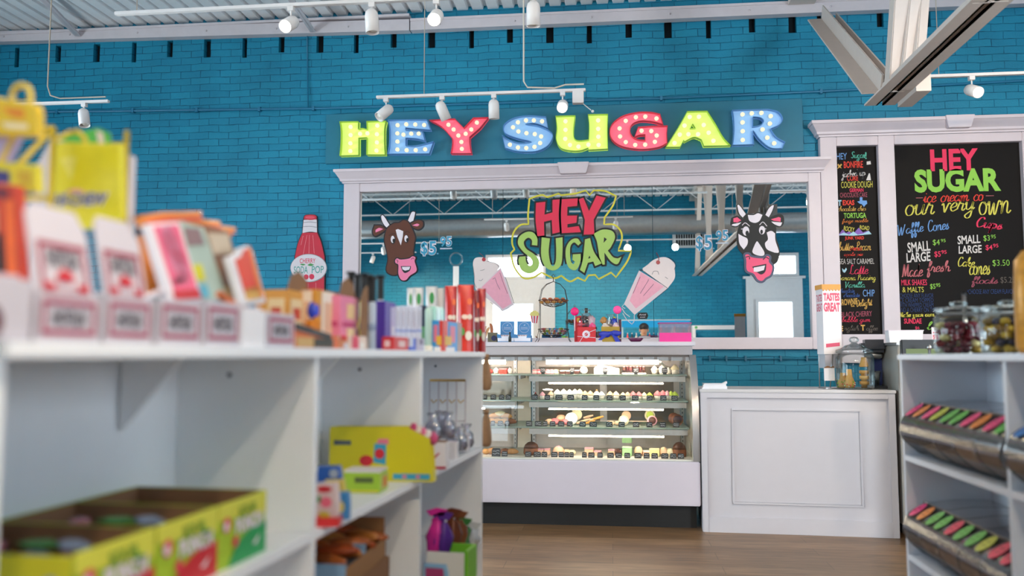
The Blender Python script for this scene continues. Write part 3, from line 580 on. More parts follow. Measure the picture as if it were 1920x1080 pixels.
# ================================================================== GLOWING LETTERS ON THEIR BOARD
YS = YW-.035
sb = MB(mc('#14677e', .5, var=.06)); sb.bx(-2.35, 2.335, 0, .034, 0, .51)
p0 = on_y(610, 305, YS); p1 = on_y(1507, 288, YS); sx0, sx1 = p0.x, p1.x
sb = MB(mc('#17718a', .5, var=.06)).bx(sx0, sx1, 0, .034, 0, .505)
tag(sb.o('sign_board', loc=(0, YS, 3.085), bevel=.004), 'long smooth teal board carrying the glowing letters', 'sign board')
YF = YS-.075
def zp(pts, ox, oy, sc, y, base):
    q = []
    for p in pts:
        a = on_y(ox+p[0]/sc, oy+p[1]/sc, y); q.append((a.x-base[0], a.z-base[1])+((1,) if len(p) > 2 else ()))
    return q
s = 1
MQ = [
('H', 'lime', 620, 190, 6.194, [[(100, 232), (322, 230), (318, 318), (365, 308, s), (418, 320), (412, 228), (642, 225), (625, 330, s), (625, 500, s), (632, 620), (412, 620), (415, 420), (325, 425), (325, 625), (100, 632), (113, 500, s), (115, 330, s)]],
 [(235, 300), (235, 395), (232, 490), (232, 580), (545, 285), (540, 385), (540, 480), (535, 575), (345, 380), (430, 375)]),
('E', 'blue', 620, 190, 6.194, [[(660, 212), (1115, 207), (1160, 332), (1068, 326), (980, 320), (870, 306), (870, 328), (985, 330), (1062, 340), (1095, 460), (1000, 435, s), (872, 425), (872, 512), (1000, 510, s), (1195, 462), (1145, 608), (655, 610), (676, 500, s), (678, 320, s)]],
 [(780, 280), (880, 270), (985, 272), (1088, 278), (778, 375), (848, 390), (938, 378), (1025, 378), (778, 470), (778, 562), (885, 570), (990, 570), (1100, 560)]),
('Y', 'red', 620, 190, 6.194, [[(1140, 215), (1440, 197), (1545, 305), (1655, 188), (1835, 182), (1735, 310), (1615, 415), (1618, 500, s), (1635, 605), (1392, 605), (1410, 500, s), (1408, 430), (1290, 300, s)]],
 [(1370, 275), (1430, 330), (1485, 400), (1570, 380), (1635, 330), (1700, 250), (1520, 475), (1525, 555)]),
('S', 'blue', 920, 190, 5.647, [[(585, 158), (400, 148, s), (250, 170, s), (150, 230, s), (130, 290, s), (160, 345, s), (280, 392, s), (425, 425), (300, 436, s), (190, 400, s), (118, 352), (150, 495), (260, 525, s), (370, 535, s), (500, 525, s), (610, 465, s), (660, 370, s), (625, 310, s), (500, 255, s), (372, 238), (480, 236, s), (608, 284)]],
 [(290, 225), (375, 205), (458, 205), (545, 215), (238, 278), (295, 322), (380, 340), (468, 350), (535, 375), (525, 445), (465, 485), (378, 497), (290, 492), (205, 462)]),
('U', 'lime', 920, 190, 5.647, [[(685, 152), (897, 147), (880, 300, s), (890, 390, s), (940, 412, s), (1035, 402), (1040, 250, s), (1028, 135), (1243, 132), (1238, 300, s), (1243, 503), (1035, 515), (1030, 495), (960, 520, s), (860, 525, s), (740, 495, s), (690, 400, s), (698, 280, s)]],
 [(793, 215), (793, 305), (790, 400), (840, 465), (930, 482), (1035, 462), (1143, 465), (1140, 378), (1138, 295), (1138, 205)]),
('G', 'red', 920, 190, 5.647, [[(1795, 130), (1830, 248), (1720, 216, s), (1590, 206, s), (1505, 240, s), (1478, 300, s), (1500, 365, s), (1560, 400, s), (1635, 408), (1635, 352), (1575, 358, s), (1520, 380), (1560, 268), (1700, 258, s), (1875, 255), (1868, 340, s), (1872, 440), (1780, 485, s), (1600, 508, s), (1400, 480, s), (1290, 410, s), (1258, 320, s), (1290, 230, s), (1400, 150, s), (1550, 112, s), (1690, 110, s)]],
 [(1755, 185), (1637, 165), (1537, 172), (1430, 210), (1365, 290), (1370, 375), (1430, 435), (1530, 465), (1635, 462), (1738, 432), (1757, 365), (1700, 318), (1597, 315)]),
('A', 'lime', 1230, 190, 6.194, [[(362, 112), (597, 108), (700, 270, s), (780, 410, s), (872, 512), (555, 520), (525, 445), (440, 418, s), (330, 470), (322, 450), (282, 530), (112, 530), (250, 310, s)], [(427, 262), (455, 308), (400, 310)]],
 [(390, 185), (497, 182), (330, 285), (553, 278), (275, 390), (375, 385), (487, 385), (610, 368), (665, 462), (215, 488)]),
('R', 'blue', 1230, 190, 6.194, [[(885, 97), (1300, 85), (1420, 115, s), (1475, 195, s), (1440, 270, s), (1335, 318), (1400, 410, s), (1505, 470), (1470, 548), (1330, 540, s), (1210, 450, s), (1130, 340), (1132, 420, s), (1140, 500), (890, 508), (905, 350, s), (900, 200, s)], [(1130, 180), (1210, 190, s), (1248, 225, s), (1215, 270, s), (1128, 290)]],
 [(1003, 155), (1110, 143), (1222, 138), (1330, 175), (1003, 248), (1005, 350), (1005, 452), (1320, 262), (1235, 330), (1290, 425), (1370, 490)])]
LM = {'lime': ('#cfe86a', '#86b41c', '#dcf47c', .6), 'blue': ('#86b4de', '#3a78b4', '#8cbcea', .38), 'red': ('#f06a86', '#c81a34', '#ff6a82', .4)}
BULB = emis('#fff0cf', 1.25)
bulb_me = MB(BULB); bulb_me.at(rx=R(90)).lathe([(.011, 0), (.018, .01), (.021, .026), (.016, .04), (.007, .047), (0, .049)], 12)
bo = bulb_me.o('tmp_bulb'); bulb_data = bo.data; D.objects.remove(bo)
sock_me = MB(mc('#e9e2c8', .5)); sock_me.at(rx=R(90)).lathe([(.017, -.012), (.015, .004), (.011, .004)], 12); bo = sock_me.o('tmp_sock'); sock_data = bo.data; D.objects.remove(bo)
CNT = {}
for ch, col, ox, oy, sc, loops, bulbs in MQ:
    xs_ = [on_y(ox+p[0]/sc, oy+p[1]/sc, YF) for p in loops[0]]; bx_ = (min(a.x for a in xs_)+max(a.x for a in xs_))/2; bz_ = min(a.z for a in xs_)
    CNT[col] = CNT.get(col, 0)+1
    nth = {'H': 'lime green glowing letter H at the left end of the sign', 'E': 'blue glowing bulb letter E between the H and the Y', 'Y': 'red glowing bulb letter Y', 'S': 'blue glowing bulb letter S', 'U': 'lime green glowing bulb letter U', 'G': 'red glowing bulb letter G', 'A': 'lime green glowing bulb letter A', 'R': 'blue glowing letter R at the right end of the sign'}[ch]
    t = thing('marquee_letter', nth, 'sign letter', (bx_, YS, bz_), 0, 'glowing bulb letters over the mirror')
    lp = [catmull(zp(l, ox, oy, sc, YF, (bx_, bz_))) for l in loops]
    fc, sd, em_, es = LM[col]
    MB(mc(fc, .45, em=es, emc=em_, var=0)).plate(lp, -.03, -.001).o('face', t)  # face emission stands in for the light of the bulbs
    rim = MB(mc(sd, .4, em=es*.25, emc=em_, var=0))  # weak rim emission also stands in for bulb light
    for l in lp:                                 # the raised edge all round: inner and outer skin
        n = len(l); area = sum(l[i][0]*l[(i+1) % n][1]-l[(i+1) % n][0]*l[i][1] for i in range(n)); sg = 1 if area > 0 else -1; off = []
        for i in range(n):
            d1 = (Vector(l[i])-Vector(l[i-1])).normalized(); d2 = (Vector(l[(i+1) % n])-Vector(l[i])).normalized(); t2 = (d1+d2)
            t2 = t2.normalized() if t2.length > .1 else d1
            nn = Vector((-t2.y, t2.x))*sg*(1 if l is lp[0] else -1); off.append(Vector(l[i])+nn*.006)
        V = []
        for a, c in zip(l, off): V += [(a[0], -.001, a[1]), (a[0], -.075, a[1]), (c.x, -.075, c.y), (c.x, -.03, c.y)]
        rim.add(V, [(4*i+k, 4*i+k+1, 4*((i+1) % n)+k+1, 4*((i+1) % n)+k) for i in range(n) for k in range(3)])
    rim.o('rim', t)
    for X, Y in bulbs:
        a = on_y(ox+X/sc, oy+Y/sc, YS-.045); so = D.objects.new('socket', sock_data); COL.objects.link(so); so.parent = t; so.location = (a.x-bx_, -.032, a.z-bz_)
        bo = D.objects.new('bulb', bulb_data); COL.objects.link(bo); bo.parent = so; bo.location = (0, 0, 0)
# ================================================================== PAINTED AND STUCK ON THE MIRROR GLASS
YG = YM-.004
class Flat:
    """a flat cut-out on the mirror: layers of paint given in zoom coordinates"""
    def __init__(s, name, label, cat, ox, oy, sc, px, py, group=None):
        a = on_y(px, py, YG); s.base = (a.x, a.z); s.k = (ox, oy, sc); s.t = thing(name, label, cat, (a.x, YG, a.z), 0, group); s.n = 0
    def q(s, pts): return zp(pts, *s.k, YG, s.base)
    def layer(s, name, mat, loops, off=0, t=.0011, to=None):
        s.n += 1; mb = MB(mat); y = -s.n*.0006
        mb.plate([catmull(s.q(l)) for l in loops], y-t/2, y, 0, offset=off); return mb.o(name, to or s.t)
    def many(s, name, mat, shapes, to=None):
        s.n += 1
        for l in shapes: MB(mat).plate([catmull(s.q(l))], -s.n*.0006-.0005, -s.n*.0006).o(name, to or s.t)
    def lines(s, name, mat, lines, wd, closed=False, to=None):
        s.n += 1; mb = MB(mat)
        for l in lines: mb.ribbon(catmull(s.q(l), closed, 4), wd, -s.n*.0006-.0006, closed=closed)
        return mb.o(name, to or s.t)
def ell(cx, cy, rx, ry): return [(cx+rx*cos(2*pi*i/10), cy+ry*sin(2*pi*i/10), 1) for i in range(10)]
INK = mc('#10101a', .6, var=0); INKB = mc('#080808', .6, var=0); PW = mc('#e6dbe2', .5, var=.02); PK = mc('#f07fa4', .5, var=.03); BRN = mc('#5a2a14', .6, var=.1); HOT = mc('#ee4a76', .5, var=.03)
s = 1
# brown cow
f = Flat('cow_sign', 'brown cow head cut-out with white blaze stuck on the mirror', 'cow head sign', 680, 380, 6.75, 752, 535)
head = [(350, 290), (400, 262, s), (460, 258, s), (520, 225, s), (575, 245, s), (610, 300, s), (660, 420, s), (655, 500, s), (640, 600, s), (635, 700, s), (560, 800, s), (440, 905, s), (350, 905, s), (303, 850, s), (325, 720, s), (310, 620, s), (280, 480, s), (300, 350, s)]
muz = [(415, 730, s), (440, 706, s), (485, 722, s), (590, 708, s), (630, 682, s), (670, 695, s), (660, 745, s), (685, 860, s), (600, 925, s), (550, 980, s), (490, 975, s), (455, 900, s), (455, 790, s), (420, 765, s)]
e1 = [(150, 285), (240, 290, s), (305, 340), (220, 400, s), (155, 425, s), (125, 370, s)]; e2 = [(600, 262), (690, 222, s), (760, 235, s), (765, 300, s), (710, 342, s), (640, 320, s)]
h1 = [(235, 165), (265, 165, s), (345, 285), (310, 320), (270, 280, s), (240, 215, s)]; h2 = [(640, 112), (665, 130, s), (640, 240), (590, 265), (570, 235), (615, 130, s)]
for h in (h1, h2): f.layer('horn', INK, [h], .008); f.n += 1
f.layer('horn', PW, [h1], -.001); f.n -= 1; f.layer('horn', PW, [h2], -.001)
f.layer('ear', INK, [e1], .009); f.n -= 1; f.layer('ear', INK, [e2], .009); f.layer('head', INK, [head], .011)
f.layer('head_colour', BRN, [head]); f.n -= 1; f.layer('ear_colour', BRN, [e1], -.004); f.n -= 1; f.layer('ear_colour', BRN, [e2], -.004)
f.many('ear_lining', PK, [[(165, 345), (210, 320, s), (262, 335), (215, 358, s), (165, 378)], [(628, 288), (690, 266, s), (722, 280), (690, 300, s)]])
f.layer('blaze', PW, [[(420, 345), (450, 335), (515, 362), (510, 430), (485, 540), (440, 430)]])
f.layer('eye', INK, [ell(386, 470, 30, 55)]); f.n -= 1; f.layer('eye', INK, [ell(557, 460, 28, 50)])
f.many('eye_white', PW, [ell(382, 465, 24, 45), ell(553, 455, 23, 42)]); f.many('pupil', INKB, [ell(396, 482, 16, 26), ell(567, 472, 15, 24)])
f.lines('brow', mc('#38190c', .6), [[(335, 420), (385, 390, s), (425, 410)], [(520, 400), (565, 365, s), (600, 385)]], .006)
f.layer('muzzle', INK, [muz], .011); f.layer('muzzle_colour', PK, [muz]); f.layer('mouth', INK, [[(485, 805), (615, 805), (600, 860, s), (540, 892, s), (505, 860, s)]])
f.layer('teeth', PW, [[(500, 815), (605, 812), (592, 850), (540, 862), (508, 845)]]); f.lines('nostril', INK, [[(430, 725), (450, 740, s), (440, 760)], [(615, 720), (640, 700, s), (655, 715)]], .005)
# black and white cow
f = Flat('cow_sign', 'black and white cow head cut-out with pink muzzle stuck on the mirror', 'cow head sign', 1350, 370, 6.353, 1425, 525)
head = [(320, 205), (400, 205, s), (450, 182, s), (510, 200, s), (570, 240), (620, 285, s), (660, 360, s), (660, 480, s), (690, 570, s), (703, 660, s), (680, 760, s), (630, 805), (580, 760), (290, 690), (220, 600, s), (207, 450, s), (240, 330, s), (280, 260)]
h1 = [(203, 95), (230, 92, s), (310, 200), (270, 245), (225, 190, s)]; h2 = [(622, 92), (643, 98, s), (620, 170, s), (580, 245), (535, 215), (580, 130, s)]
e1 = [(140, 250), (200, 225, s), (262, 255), (265, 300), (200, 348, s), (135, 330, s)]; e2 = [(588, 245), (700, 207, s), (752, 232, s), (752, 310, s), (715, 348, s), (640, 325, s)]
for h in (h1, h2): f.layer('horn', INKB, [h], .006); f.n -= 1
f.n += 1; f.layer('horn', PW, [h1], -.002); f.n -= 1; f.layer('horn', PW, [h2], -.002)
f.layer('ear', INKB, [e1], .005); f.n -= 1; f.layer('ear', INKB, [e2], .005); f.layer('head', INKB, [head], .006)
f.many('ear_white', PW, [[(150, 320), (255, 298), (200, 342, s), (140, 335, s)], [(610, 290), (740, 300), (715, 343, s), (650, 322, s)]])
f.many('ear_lining', HOT, [[(158, 252), (205, 238), (252, 275), (205, 300), (160, 296)], [(605, 262), (700, 235), (722, 245), (720, 290), (640, 280)]])
f.many('white_patch', PW, [[(330, 210), (400, 212, s), (450, 190, s), (505, 210), (470, 280, s), (415, 305, s), (350, 280, s)], [(218, 435), (270, 465, s), (325, 495, s), (325, 560, s), (282, 622), (230, 550, s)], [(555, 420), (610, 400, s), (655, 430), (660, 520, s), (700, 650, s), (650, 660), (560, 620, s), (535, 550, s), (570, 500, s)], [(415, 560), (440, 525, s), (470, 560, s), (525, 650, s), (515, 695, s), (440, 690, s), (385, 650, s)]])
f.many('eye_white', PW, [ell(308, 402, 40, 55), ell(500, 392, 36, 50)]); f.many('pupil', INKB, [ell(322, 428, 20, 30), ell(494, 412, 16, 26)])
f.lines('lashes', PW, [[(262, 335), (300, 305, s), (352, 345)], [(470, 330), (510, 295, s), (558, 345)], [(250, 380), (280, 375)], [(520, 372), (548, 378)]], .006)
GREYV = mc('#4b5068', .6); muz = [(300, 690, s), (340, 682, s), (375, 715, s), (520, 728, s), (555, 702, s), (585, 715, s), (580, 770, s), (622, 830, s), (600, 920, s), (540, 960, s), (500, 995, s), (450, 980, s), (400, 910, s), (320, 870, s), (312, 750, s)]
f.layer('muzzle', GREYV, [muz], .02); f.layer('muzzle_colour', HOT, [muz]); f.layer('mouth', INK, [[(380, 828), (550, 793), (540, 880, s), (490, 920, s), (430, 890)]]); f.layer('teeth', PW, [[(400, 838), (535, 812), (520, 868), (440, 890), (400, 885)]])
f.lines('nostril', INK, [[(305, 715), (345, 705, s), (350, 740)], [(510, 745), (545, 715, s), (580, 735)]], .008)
# name lettering in red over lime with a yellow outline
f = Flat('shop_name_decal', 'red and lime hand painted shop name ringed in yellow on mirror', 'mirror lettering', 940, 350, 5.685, 1062, 527)
RED = mc('#e31f48', .5, var=.03); LIME = mc('#a9c862', .5, var=.03)
f.lines('yellow_outline', mc('#d4c838', .5, var=.03), [[(290, 400), (285, 300, s), (300, 130), (380, 100, s), (440, 88), (490, 112), (610, 75), (640, 92), (800, 72), (900, 40), (940, 90), (985, 40), (1100, 45, s), (1222, 100), (1190, 200, s), (1100, 330), (1095, 402), (1200, 405, s), (1270, 470, s), (1285, 560, s), (1245, 682), (1388, 685), (1340, 800, s), (1222, 965), (1170, 915), (1040, 985), (1000, 940), (930, 945), (890, 1005), (815, 970), (730, 1010, s), (640, 950), (560, 975, s), (430, 915), (330, 970, s), (230, 970, s), (140, 860, s), (100, 710), (140, 670), (115, 600, s), (130, 490, s), (200, 410, s)]], .017, True)
LT = [('H', RED, [[(370, 172), (470, 162), (460, 298), (545, 275), (545, 142), (622, 135), (612, 300, s), (622, 485), (545, 503), (538, 355), (455, 375), (458, 520), (385, 528), (365, 350, s)]]),
('E', RED, [[(645, 135), (815, 125), (808, 205), (705, 215), (702, 310), (808, 308), (800, 385), (705, 400), (705, 437), (825, 420), (848, 485), (645, 496), (636, 300, s)]]),
('Y', RED, [[(825, 135), (875, 118), (935, 260), (1015, 95), (1112, 118), (985, 350), (992, 508), (878, 512), (890, 355)]]),
('S', LIME, [[(383, 628), (325, 622), (325, 570, s), (285, 545, s), (240, 590, s), (265, 660, s), (350, 720, s), (403, 790, s), (385, 880, s), (300, 925, s), (215, 890, s), (183, 800, s), (192, 747), (258, 742), (265, 800, s), (300, 845, s), (333, 815, s), (310, 760, s), (230, 690, s), (178, 610, s), (195, 530, s), (270, 483, s), (340, 490, s), (383, 550, s)]]),
('U', LIME, [[(430, 540), (518, 552), (505, 700, s), (525, 820, s), (555, 845, s), (580, 795, s), (585, 680, s), (580, 550), (652, 540), (652, 700, s), (635, 835, s), (560, 893, s), (470, 855, s), (425, 740, s)]]),
('G', LIME, [[(848, 600), (820, 628), (775, 595, s), (735, 645, s), (738, 780, s), (765, 825, s), (785, 800), (757, 780), (762, 722), (846, 717), (842, 800, s), (800, 885, s), (733, 875, s), (693, 800, s), (688, 660, s), (740, 572, s), (810, 553, s)]]),
('A', LIME, [[(892, 562), (945, 548), (985, 690, s), (1070, 818), (1000, 846), (980, 798), (922, 812), (885, 920), (838, 888), (868, 780, s)], [(940, 735), (950, 762), (925, 768)]]),
('R', LIME, [[(982, 502), (1080, 458, s), (1180, 472, s), (1212, 540, s), (1170, 640, s), (1135, 682), (1190, 750, s), (1240, 765), (1280, 748), (1238, 825, s), (1170, 798, s), (1098, 702), (1103, 830), (1080, 832), (1045, 750), (1022, 600, s), (1005, 548)], [(1095, 540), (1125, 560), (1090, 600)]])]
for ch, m_, lo in LT[::-1]: f.layer('letter_outline', INKB, lo[:1], .017); f.n -= 1
f.n += 1
for ch, m_, lo in LT: f.layer('letter', m_, lo); f.n -= 1
f.n += 1
f.layer('letter_outline', INKB, [LT[6][2][1]]); f.n -= 1; f.layer('letter_outline', INKB, [LT[7][2][1]])
# milkshakes
CR = mc('#e9d8d4', .6, var=.03); PKM = mc('#f0a8ba', .6, var=.08, nscale=30); GLS = mc('#e2ccd0', .5, var=.04)
f = Flat('milkshake_decal', 'painted pink milkshake leaning left beside the white doorway reflection', 'milkshake decal', 870, 460, 7.714, 930, 585)
f.layer('glass', GLS, [[(170, 640), (530, 320), (600, 480), (720, 860), (560, 950)]]); f.layer('cream', CR, [[(170, 640), (150, 540, s), (145, 430, s), (130, 300, s), (140, 215, s), (190, 175, s), (300, 180, s), (380, 235, s), (460, 255, s), (505, 330, s), (250, 600)]])
f.layer('shake', PKM, [[(255, 608), (525, 350), (690, 840), (560, 920)]]); f.lines('ink_lines', INK, [[(235, 365), (270, 360, s), (300, 345)], [(215, 505), (250, 510, s), (275, 485)], [(415, 490), (450, 470), (480, 560, s), (520, 640)], [(520, 400), (560, 520), (630, 700)], [(505, 330), (490, 290, s), (430, 250, s), (380, 235, s), (330, 235)], [(130, 300), (150, 430, s), (150, 540, s), (180, 610)], [(380, 820), (450, 880), (560, 948), (700, 880)], [(545, 320), (620, 520), (730, 860)]], .003)
f.lines('foot_lines', mc('#cdb48a', .6), [[(720, 860), (640, 1000)], [(560, 950), (500, 930)], [(730, 870), (830, 950)], [(690, 950), (760, 880), (850, 940)]], .004)
f.layer('cherry', mc('#b01626', .3), [ell(288, 205, 28, 28)]); f.lines('stem', mc('#6a3040', .5), [[(285, 180), (270, 150, s), (217, 106)]], .006)
f = Flat('milkshake_decal', 'painted pink milkshake leaning right above the blue cabinet reflection', 'milkshake decal', 1150, 460, 6.75, 1195, 590)
f.layer('glass', GLS, [[(325, 318), (690, 540), (270, 880), (135, 742)]]); f.layer('cream', CR, [[(370, 290), (430, 248, s), (500, 190, s), (600, 152, s), (690, 160, s), (775, 230, s), (778, 310, s), (775, 420, s), (690, 540), (520, 425), (372, 320)]])
f.layer('shake', PKM, [[(350, 342), (640, 522), (285, 800), (205, 700)]]); f.lines('ink_lines', INK, [[(330, 320), (372, 318), (520, 425), (682, 540)], [(340, 610), (440, 450), (445, 430)], [(380, 640), (510, 490)], [(690, 150), (760, 190, s), (785, 250, s), (770, 310)], [(490, 370), (510, 330, s), (560, 330, s), (575, 370)], [(655, 400), (690, 425)], [(520, 690), (690, 545)], [(250, 610), (340, 400)], [(330, 300), (375, 315)]], .0035)
f.lines('foot_lines', mc('#d9c8d0', .6), [[(265, 880), (262, 960, s), (230, 1000)], [(110, 800), (150, 860, s), (210, 905)], [(120, 860), (170, 940, s), (225, 990)], [(140, 745), (110, 775), (150, 800)]], .006)
f.layer('cherry', mc('#a01828', .3), [ell(566, 216, 26, 26)]); f.lines('stem', mc('#5a2b44', .5), [[(575, 190), (572, 150, s), (545, 92)]], .008)
# prices
def price(label, px0, px1, py0, py1, colo):
    a = on_y((px0+px1)/2, py1, YG); l = on_y(px0, py1, YG).x; r = on_y(px1, py1, YG).x; h = on_y(px0, py0, YG).z-on_y(px0, py1, YG).z; W_ = r-l
    t = thing('price_decal', label, 'painted price', (a.x, YG, a.z)); y = -.001
    for nmx, m_, bo, yy in (('price_outline', PW, .055, y), ('price_figures', mc(colo, .5), .0, y-.001)):
        mb = MB(m_)
        for tx_, cx, cz, w_, hh in (('$', -.37, .42, .2, .62), ('5', -.12, .45, .22, .62), ('.', .03, .2, .05, .06), ('9', .19, .72, .16, .45), ('5', .37, .74, .16, .45)):
            g = 1.28 if nmx == 'price_outline' else 1
            mb.text(tx_, cx*W_, cz*h, w_*W_*(1.1 if g > 1 else 1), hh*h*(1.06 if g > 1 else 1), yy, 0, bo+.02)
        mb.ribbon([(.1*W_, .42*h), (.46*W_, .42*h)], .012 if nmx == 'price_outline' else .004, yy); mb.o(nmx, t)
price('white outlined painted price right of the brown cow', 787, 850, 442, 484, '#2f93b4'); price('white outlined painted price left of the black and white cow', 1303, 1369, 430, 475, '#2a86a8')
a = on_y(1205, 592, YG); t = thing('flavour_tag', 'small black hexagonal tag under the right painted milkshake', 'tag', (a.x, YG, a.z))
mb = MB(INKB, PW); mb.plate([[(-.053, 0), (-.04, .03), (.04, .03), (.053, 0), (.04, -.03), (-.04, -.03)]], -.002, 0)
scribble(mb, 0, .009, .06, .018, -.0025, 1, .004); scribble(mb, 0, -.014, .045, .01, -.0025, 1, .003, 2); mb.o('tag_face', t)
a = on_y(1002, 600, YG); t = thing('popcorn_decal', 'red striped popcorn tub sticker right of the blue boxes', 'popcorn decal', (a.x, YG, a.z))
mb = MB(mc('#d8344a', .5), PW, mc('#e8d680', .6))
for i in range(5): mb.plate([[(-.038+i*.0152, .045), (-.038+(i+1)*.0152, .045), (-.024+(i+1)*.0096, -.03), (-.024+i*.0096, -.03)]], -.002, -.001, i % 2)
for i in range(9): mb.disc(-.034+i*.0085, .05+.022*sin(pi*(i+.5)/9)+(.006 if i % 2 else 0), .014, .014, -.0022-.0001*i, 2, 10)
for i in range(5): mb.disc(-.02+i*.01, .05, .014, .012, -.0034-.0001*i, 2, 10)
mb.o('tub', t)
# ================================================================== BAKERY DISPLAY CASE
CX0, CX1, CY0, CY1 = -1.42, .588, 5.9, 6.72
CREAM = mc('#efe6d8', .4, var=.03); CASEW = mc('#d3cad3', .3, var=.02); GLASS = clear('#f6fbf8', .03, .01, name='case_glass'); TUBE = emis('#ffe6cc', 48)
dc = thing('display_case', 'long glass fronted bakery display case with white base below the mirror', 'display case', ((CX0+CX1)/2, (CY0+CY1)/2, 0))
ox, oy = dc.location.x, dc.location.y
def cb(m, x0, x1, y0, y1, z0, z1, name, bevel=0): return MB(m).bx(x0-ox, x1-ox, y0-oy, y1-oy, z0, z1).o(name, dc, bevel=bevel)
cb(BLACK, CX0+.03, CX1-.02, CY0+.1, CY1-.03, 0, .165, 'kick_base')
cb(CASEW, CX0, CX1, CY0, CY1, .16, .452, 'base_panel', .006)
cb(mc('#f3eae2', .35, var=.02), CX0+.03, CX1-.03, CY0+.03, CY1-.04, .453, .462, 'deck')
# end walls follow the bent glass
prof = [(CY0+.012, .453), (CY0+.012, .60), (CY0+.03, .80), (CY0+.075, .98), (CY0+.14, 1.1), (CY0+.2, 1.17), (CY1, 1.17), (CY1, .453)]
for x0, x1 in ((CX1-.035, CX1), (CX0, CX0+.035)):
    MB(mc('#efe6da', .35)).xprism([(a-oy, b) for a, b in prof], x0-ox, x1-ox).o('end_wall', dc)
MB(STEEL).strip([(a-oy-.002, b) for a, b in prof[:6]], CX1-.045-ox, CX1+.001-ox).o('edge_trim', dc)
gp = [(p[0]+.01, p[1]) for p in prof[:6]]; gs = catmull([(a, b, 1) for a, b in gp], False, 4)
MB(GLASS).strip([(p.x-oy, p.y) for p in gs], CX0+.036-ox, CX1-.036-ox).o('front_glass', dc)
cb(mc('#aaa4a6', .35, .6), CX0, CX1-.02, CY0+.205, CY1, 1.17, 1.232, 'header', .004)
cb(mc('#8a7c74', .4, .3), CX0+.04, CX1-.04, CY0+.215, CY0+.3, 1.135, 1.169, 'light_housing')
cb(WHITE, CX0, CX1+.0, CY0+.19, CY1+.02, 1.2325, 1.262, 'top_slab', .003)
for x in (on_y(955, 667, 6.11).x, on_y(985, 667, 6.11).x): cb(BLACK, x-.015, x+.015, CY0+.207, CY0+.214, 1.13, 1.155, 'catch')
# back: sliding doors in white frames, cream post, slotted standards
YBK = 6.62
cb(CREAM, CX0+.036, CX1-.036, YBK+.065, YBK+.08, .463, .56, 'back_rail'); cb(CREAM, CX0+.036, CX1-.036, YBK+.065, YBK+.08, 1.09, 1.13, 'back_rail')
def bxp(px): return on_y(px, 750, YBK).x
cb(CREAM, bxp(971), bxp(996), YBK-.03, YBK+.05, .463, 1.169, 'back_post')
DG = mc('#8c7f70', .12, .2, var=.3, nscale=4)  # solid grey-brown stands in for reflections and the view through the glass
for a, b, yo in ((-1.35, bxp(959), 0), (bxp(1010), bxp(1125), 0), (bxp(1138), bxp(1264), .03)):
    m = MB(mc('#dfd6d4', .35)); t = .045; a0, b0 = a-t, b+t
    m.bx(a0-ox, a-ox, 0, .028, .463, 1.12); m.bx(b-ox, b0-ox, 0, .028, .463, 1.12); m.bx(a-ox, b-ox, 0, .028, .463, .565); m.bx(a-ox, b-ox, 0, .028, 1.08, 1.12)
    d_ = m.o('sliding_door', dc, loc=(0, YBK-oy+yo, 0)); MB(DG).bx(a-ox, b-ox, .01, .016, .565, 1.08).o('door_pane', d_)
for px in (966, 1001, 1279):
    x = on_y(px, 750, YBK-.04).x; m = MB(STEEL, BLACK).bx(x-.012-ox, x+.012-ox, 0, .03, .463, 1.15)
    for k in range(22): m.bx(x-.003-ox, x+.003-ox, -.0006, 0, .49+k*.03, .503+k*.03, 1)
    m.o('shelf_standard', dc, loc=(0, YBK-.04-oy, 0))
SHZ = [1.03, .85, .668]
for z, yf in zip(SHZ, (6.13, 6.06, 6.0)):
    so = MB(clear('#dff2e8', .12, .02, .25, 'shelf_glass')).bx(CX0+.05-ox, CX1-.06-ox, yf-oy, 6.56-oy, z-.008, z).o('glass_shelf', dc)
    x0 = on_y(992, 710, yf).x
    MB(mc('#b8b0ae', .4, .2)).bx(x0-ox, CX1-.07-ox, yf+.01-oy, yf+.045-oy, z-.05, z-.012).bx(CX0+.06-ox, x0-.1-ox, yf+.01-oy, yf+.045-oy, z-.05, z-.012).o('light_rail', so)
    MB(TUBE).at(on_y(1028, 720, yf).x-ox, yf+.03-oy, z-.062, ry=R(90)).lathe([(.0055, 0), (.0055, on_y(1244, 720, yf).x-on_y(1028, 720, yf).x)], 10).at(CX0+.1-ox, yf+.03-oy, z-.062, ry=R(90)).lathe([(.0055, 0), (.0055, .42)], 10).o('light_tube', so)
    for xx in (CX1-.07, bxp(985)): MB(STEEL).bx(xx-.006-ox, xx+.006-ox, 6.2-oy, YBK-.03-oy, z-.035, z-.008).o('bracket', so)
x0, x1 = on_y(1024, 676, 6.15).x, on_y(1235, 676, 6.15).x
MB(TUBE).at(x0-ox, 6.17-oy, 1.118, ry=R(90)).lathe([(.016, 0), (.016, x1-x0)], 12).at(CX0+.1-ox, 6.17-oy, 1.118, ry=R(90)).lathe([(.016, 0), (.016, .56)], 12).o('light_tube', dc)
MB(CREAM).tube(catmull([(x1+.02-ox, 1.115, 1), (x1+.05-ox, 1.08, 1), (x1+.12-ox, 1.06, 1)], False, 4) and [(x1+.015-ox, 6.2-oy, 1.12), (x1+.05-ox, 6.3-oy, 1.09), (x1+.12-ox, 6.5-oy, 1.065)], .008).o('cable', dc)
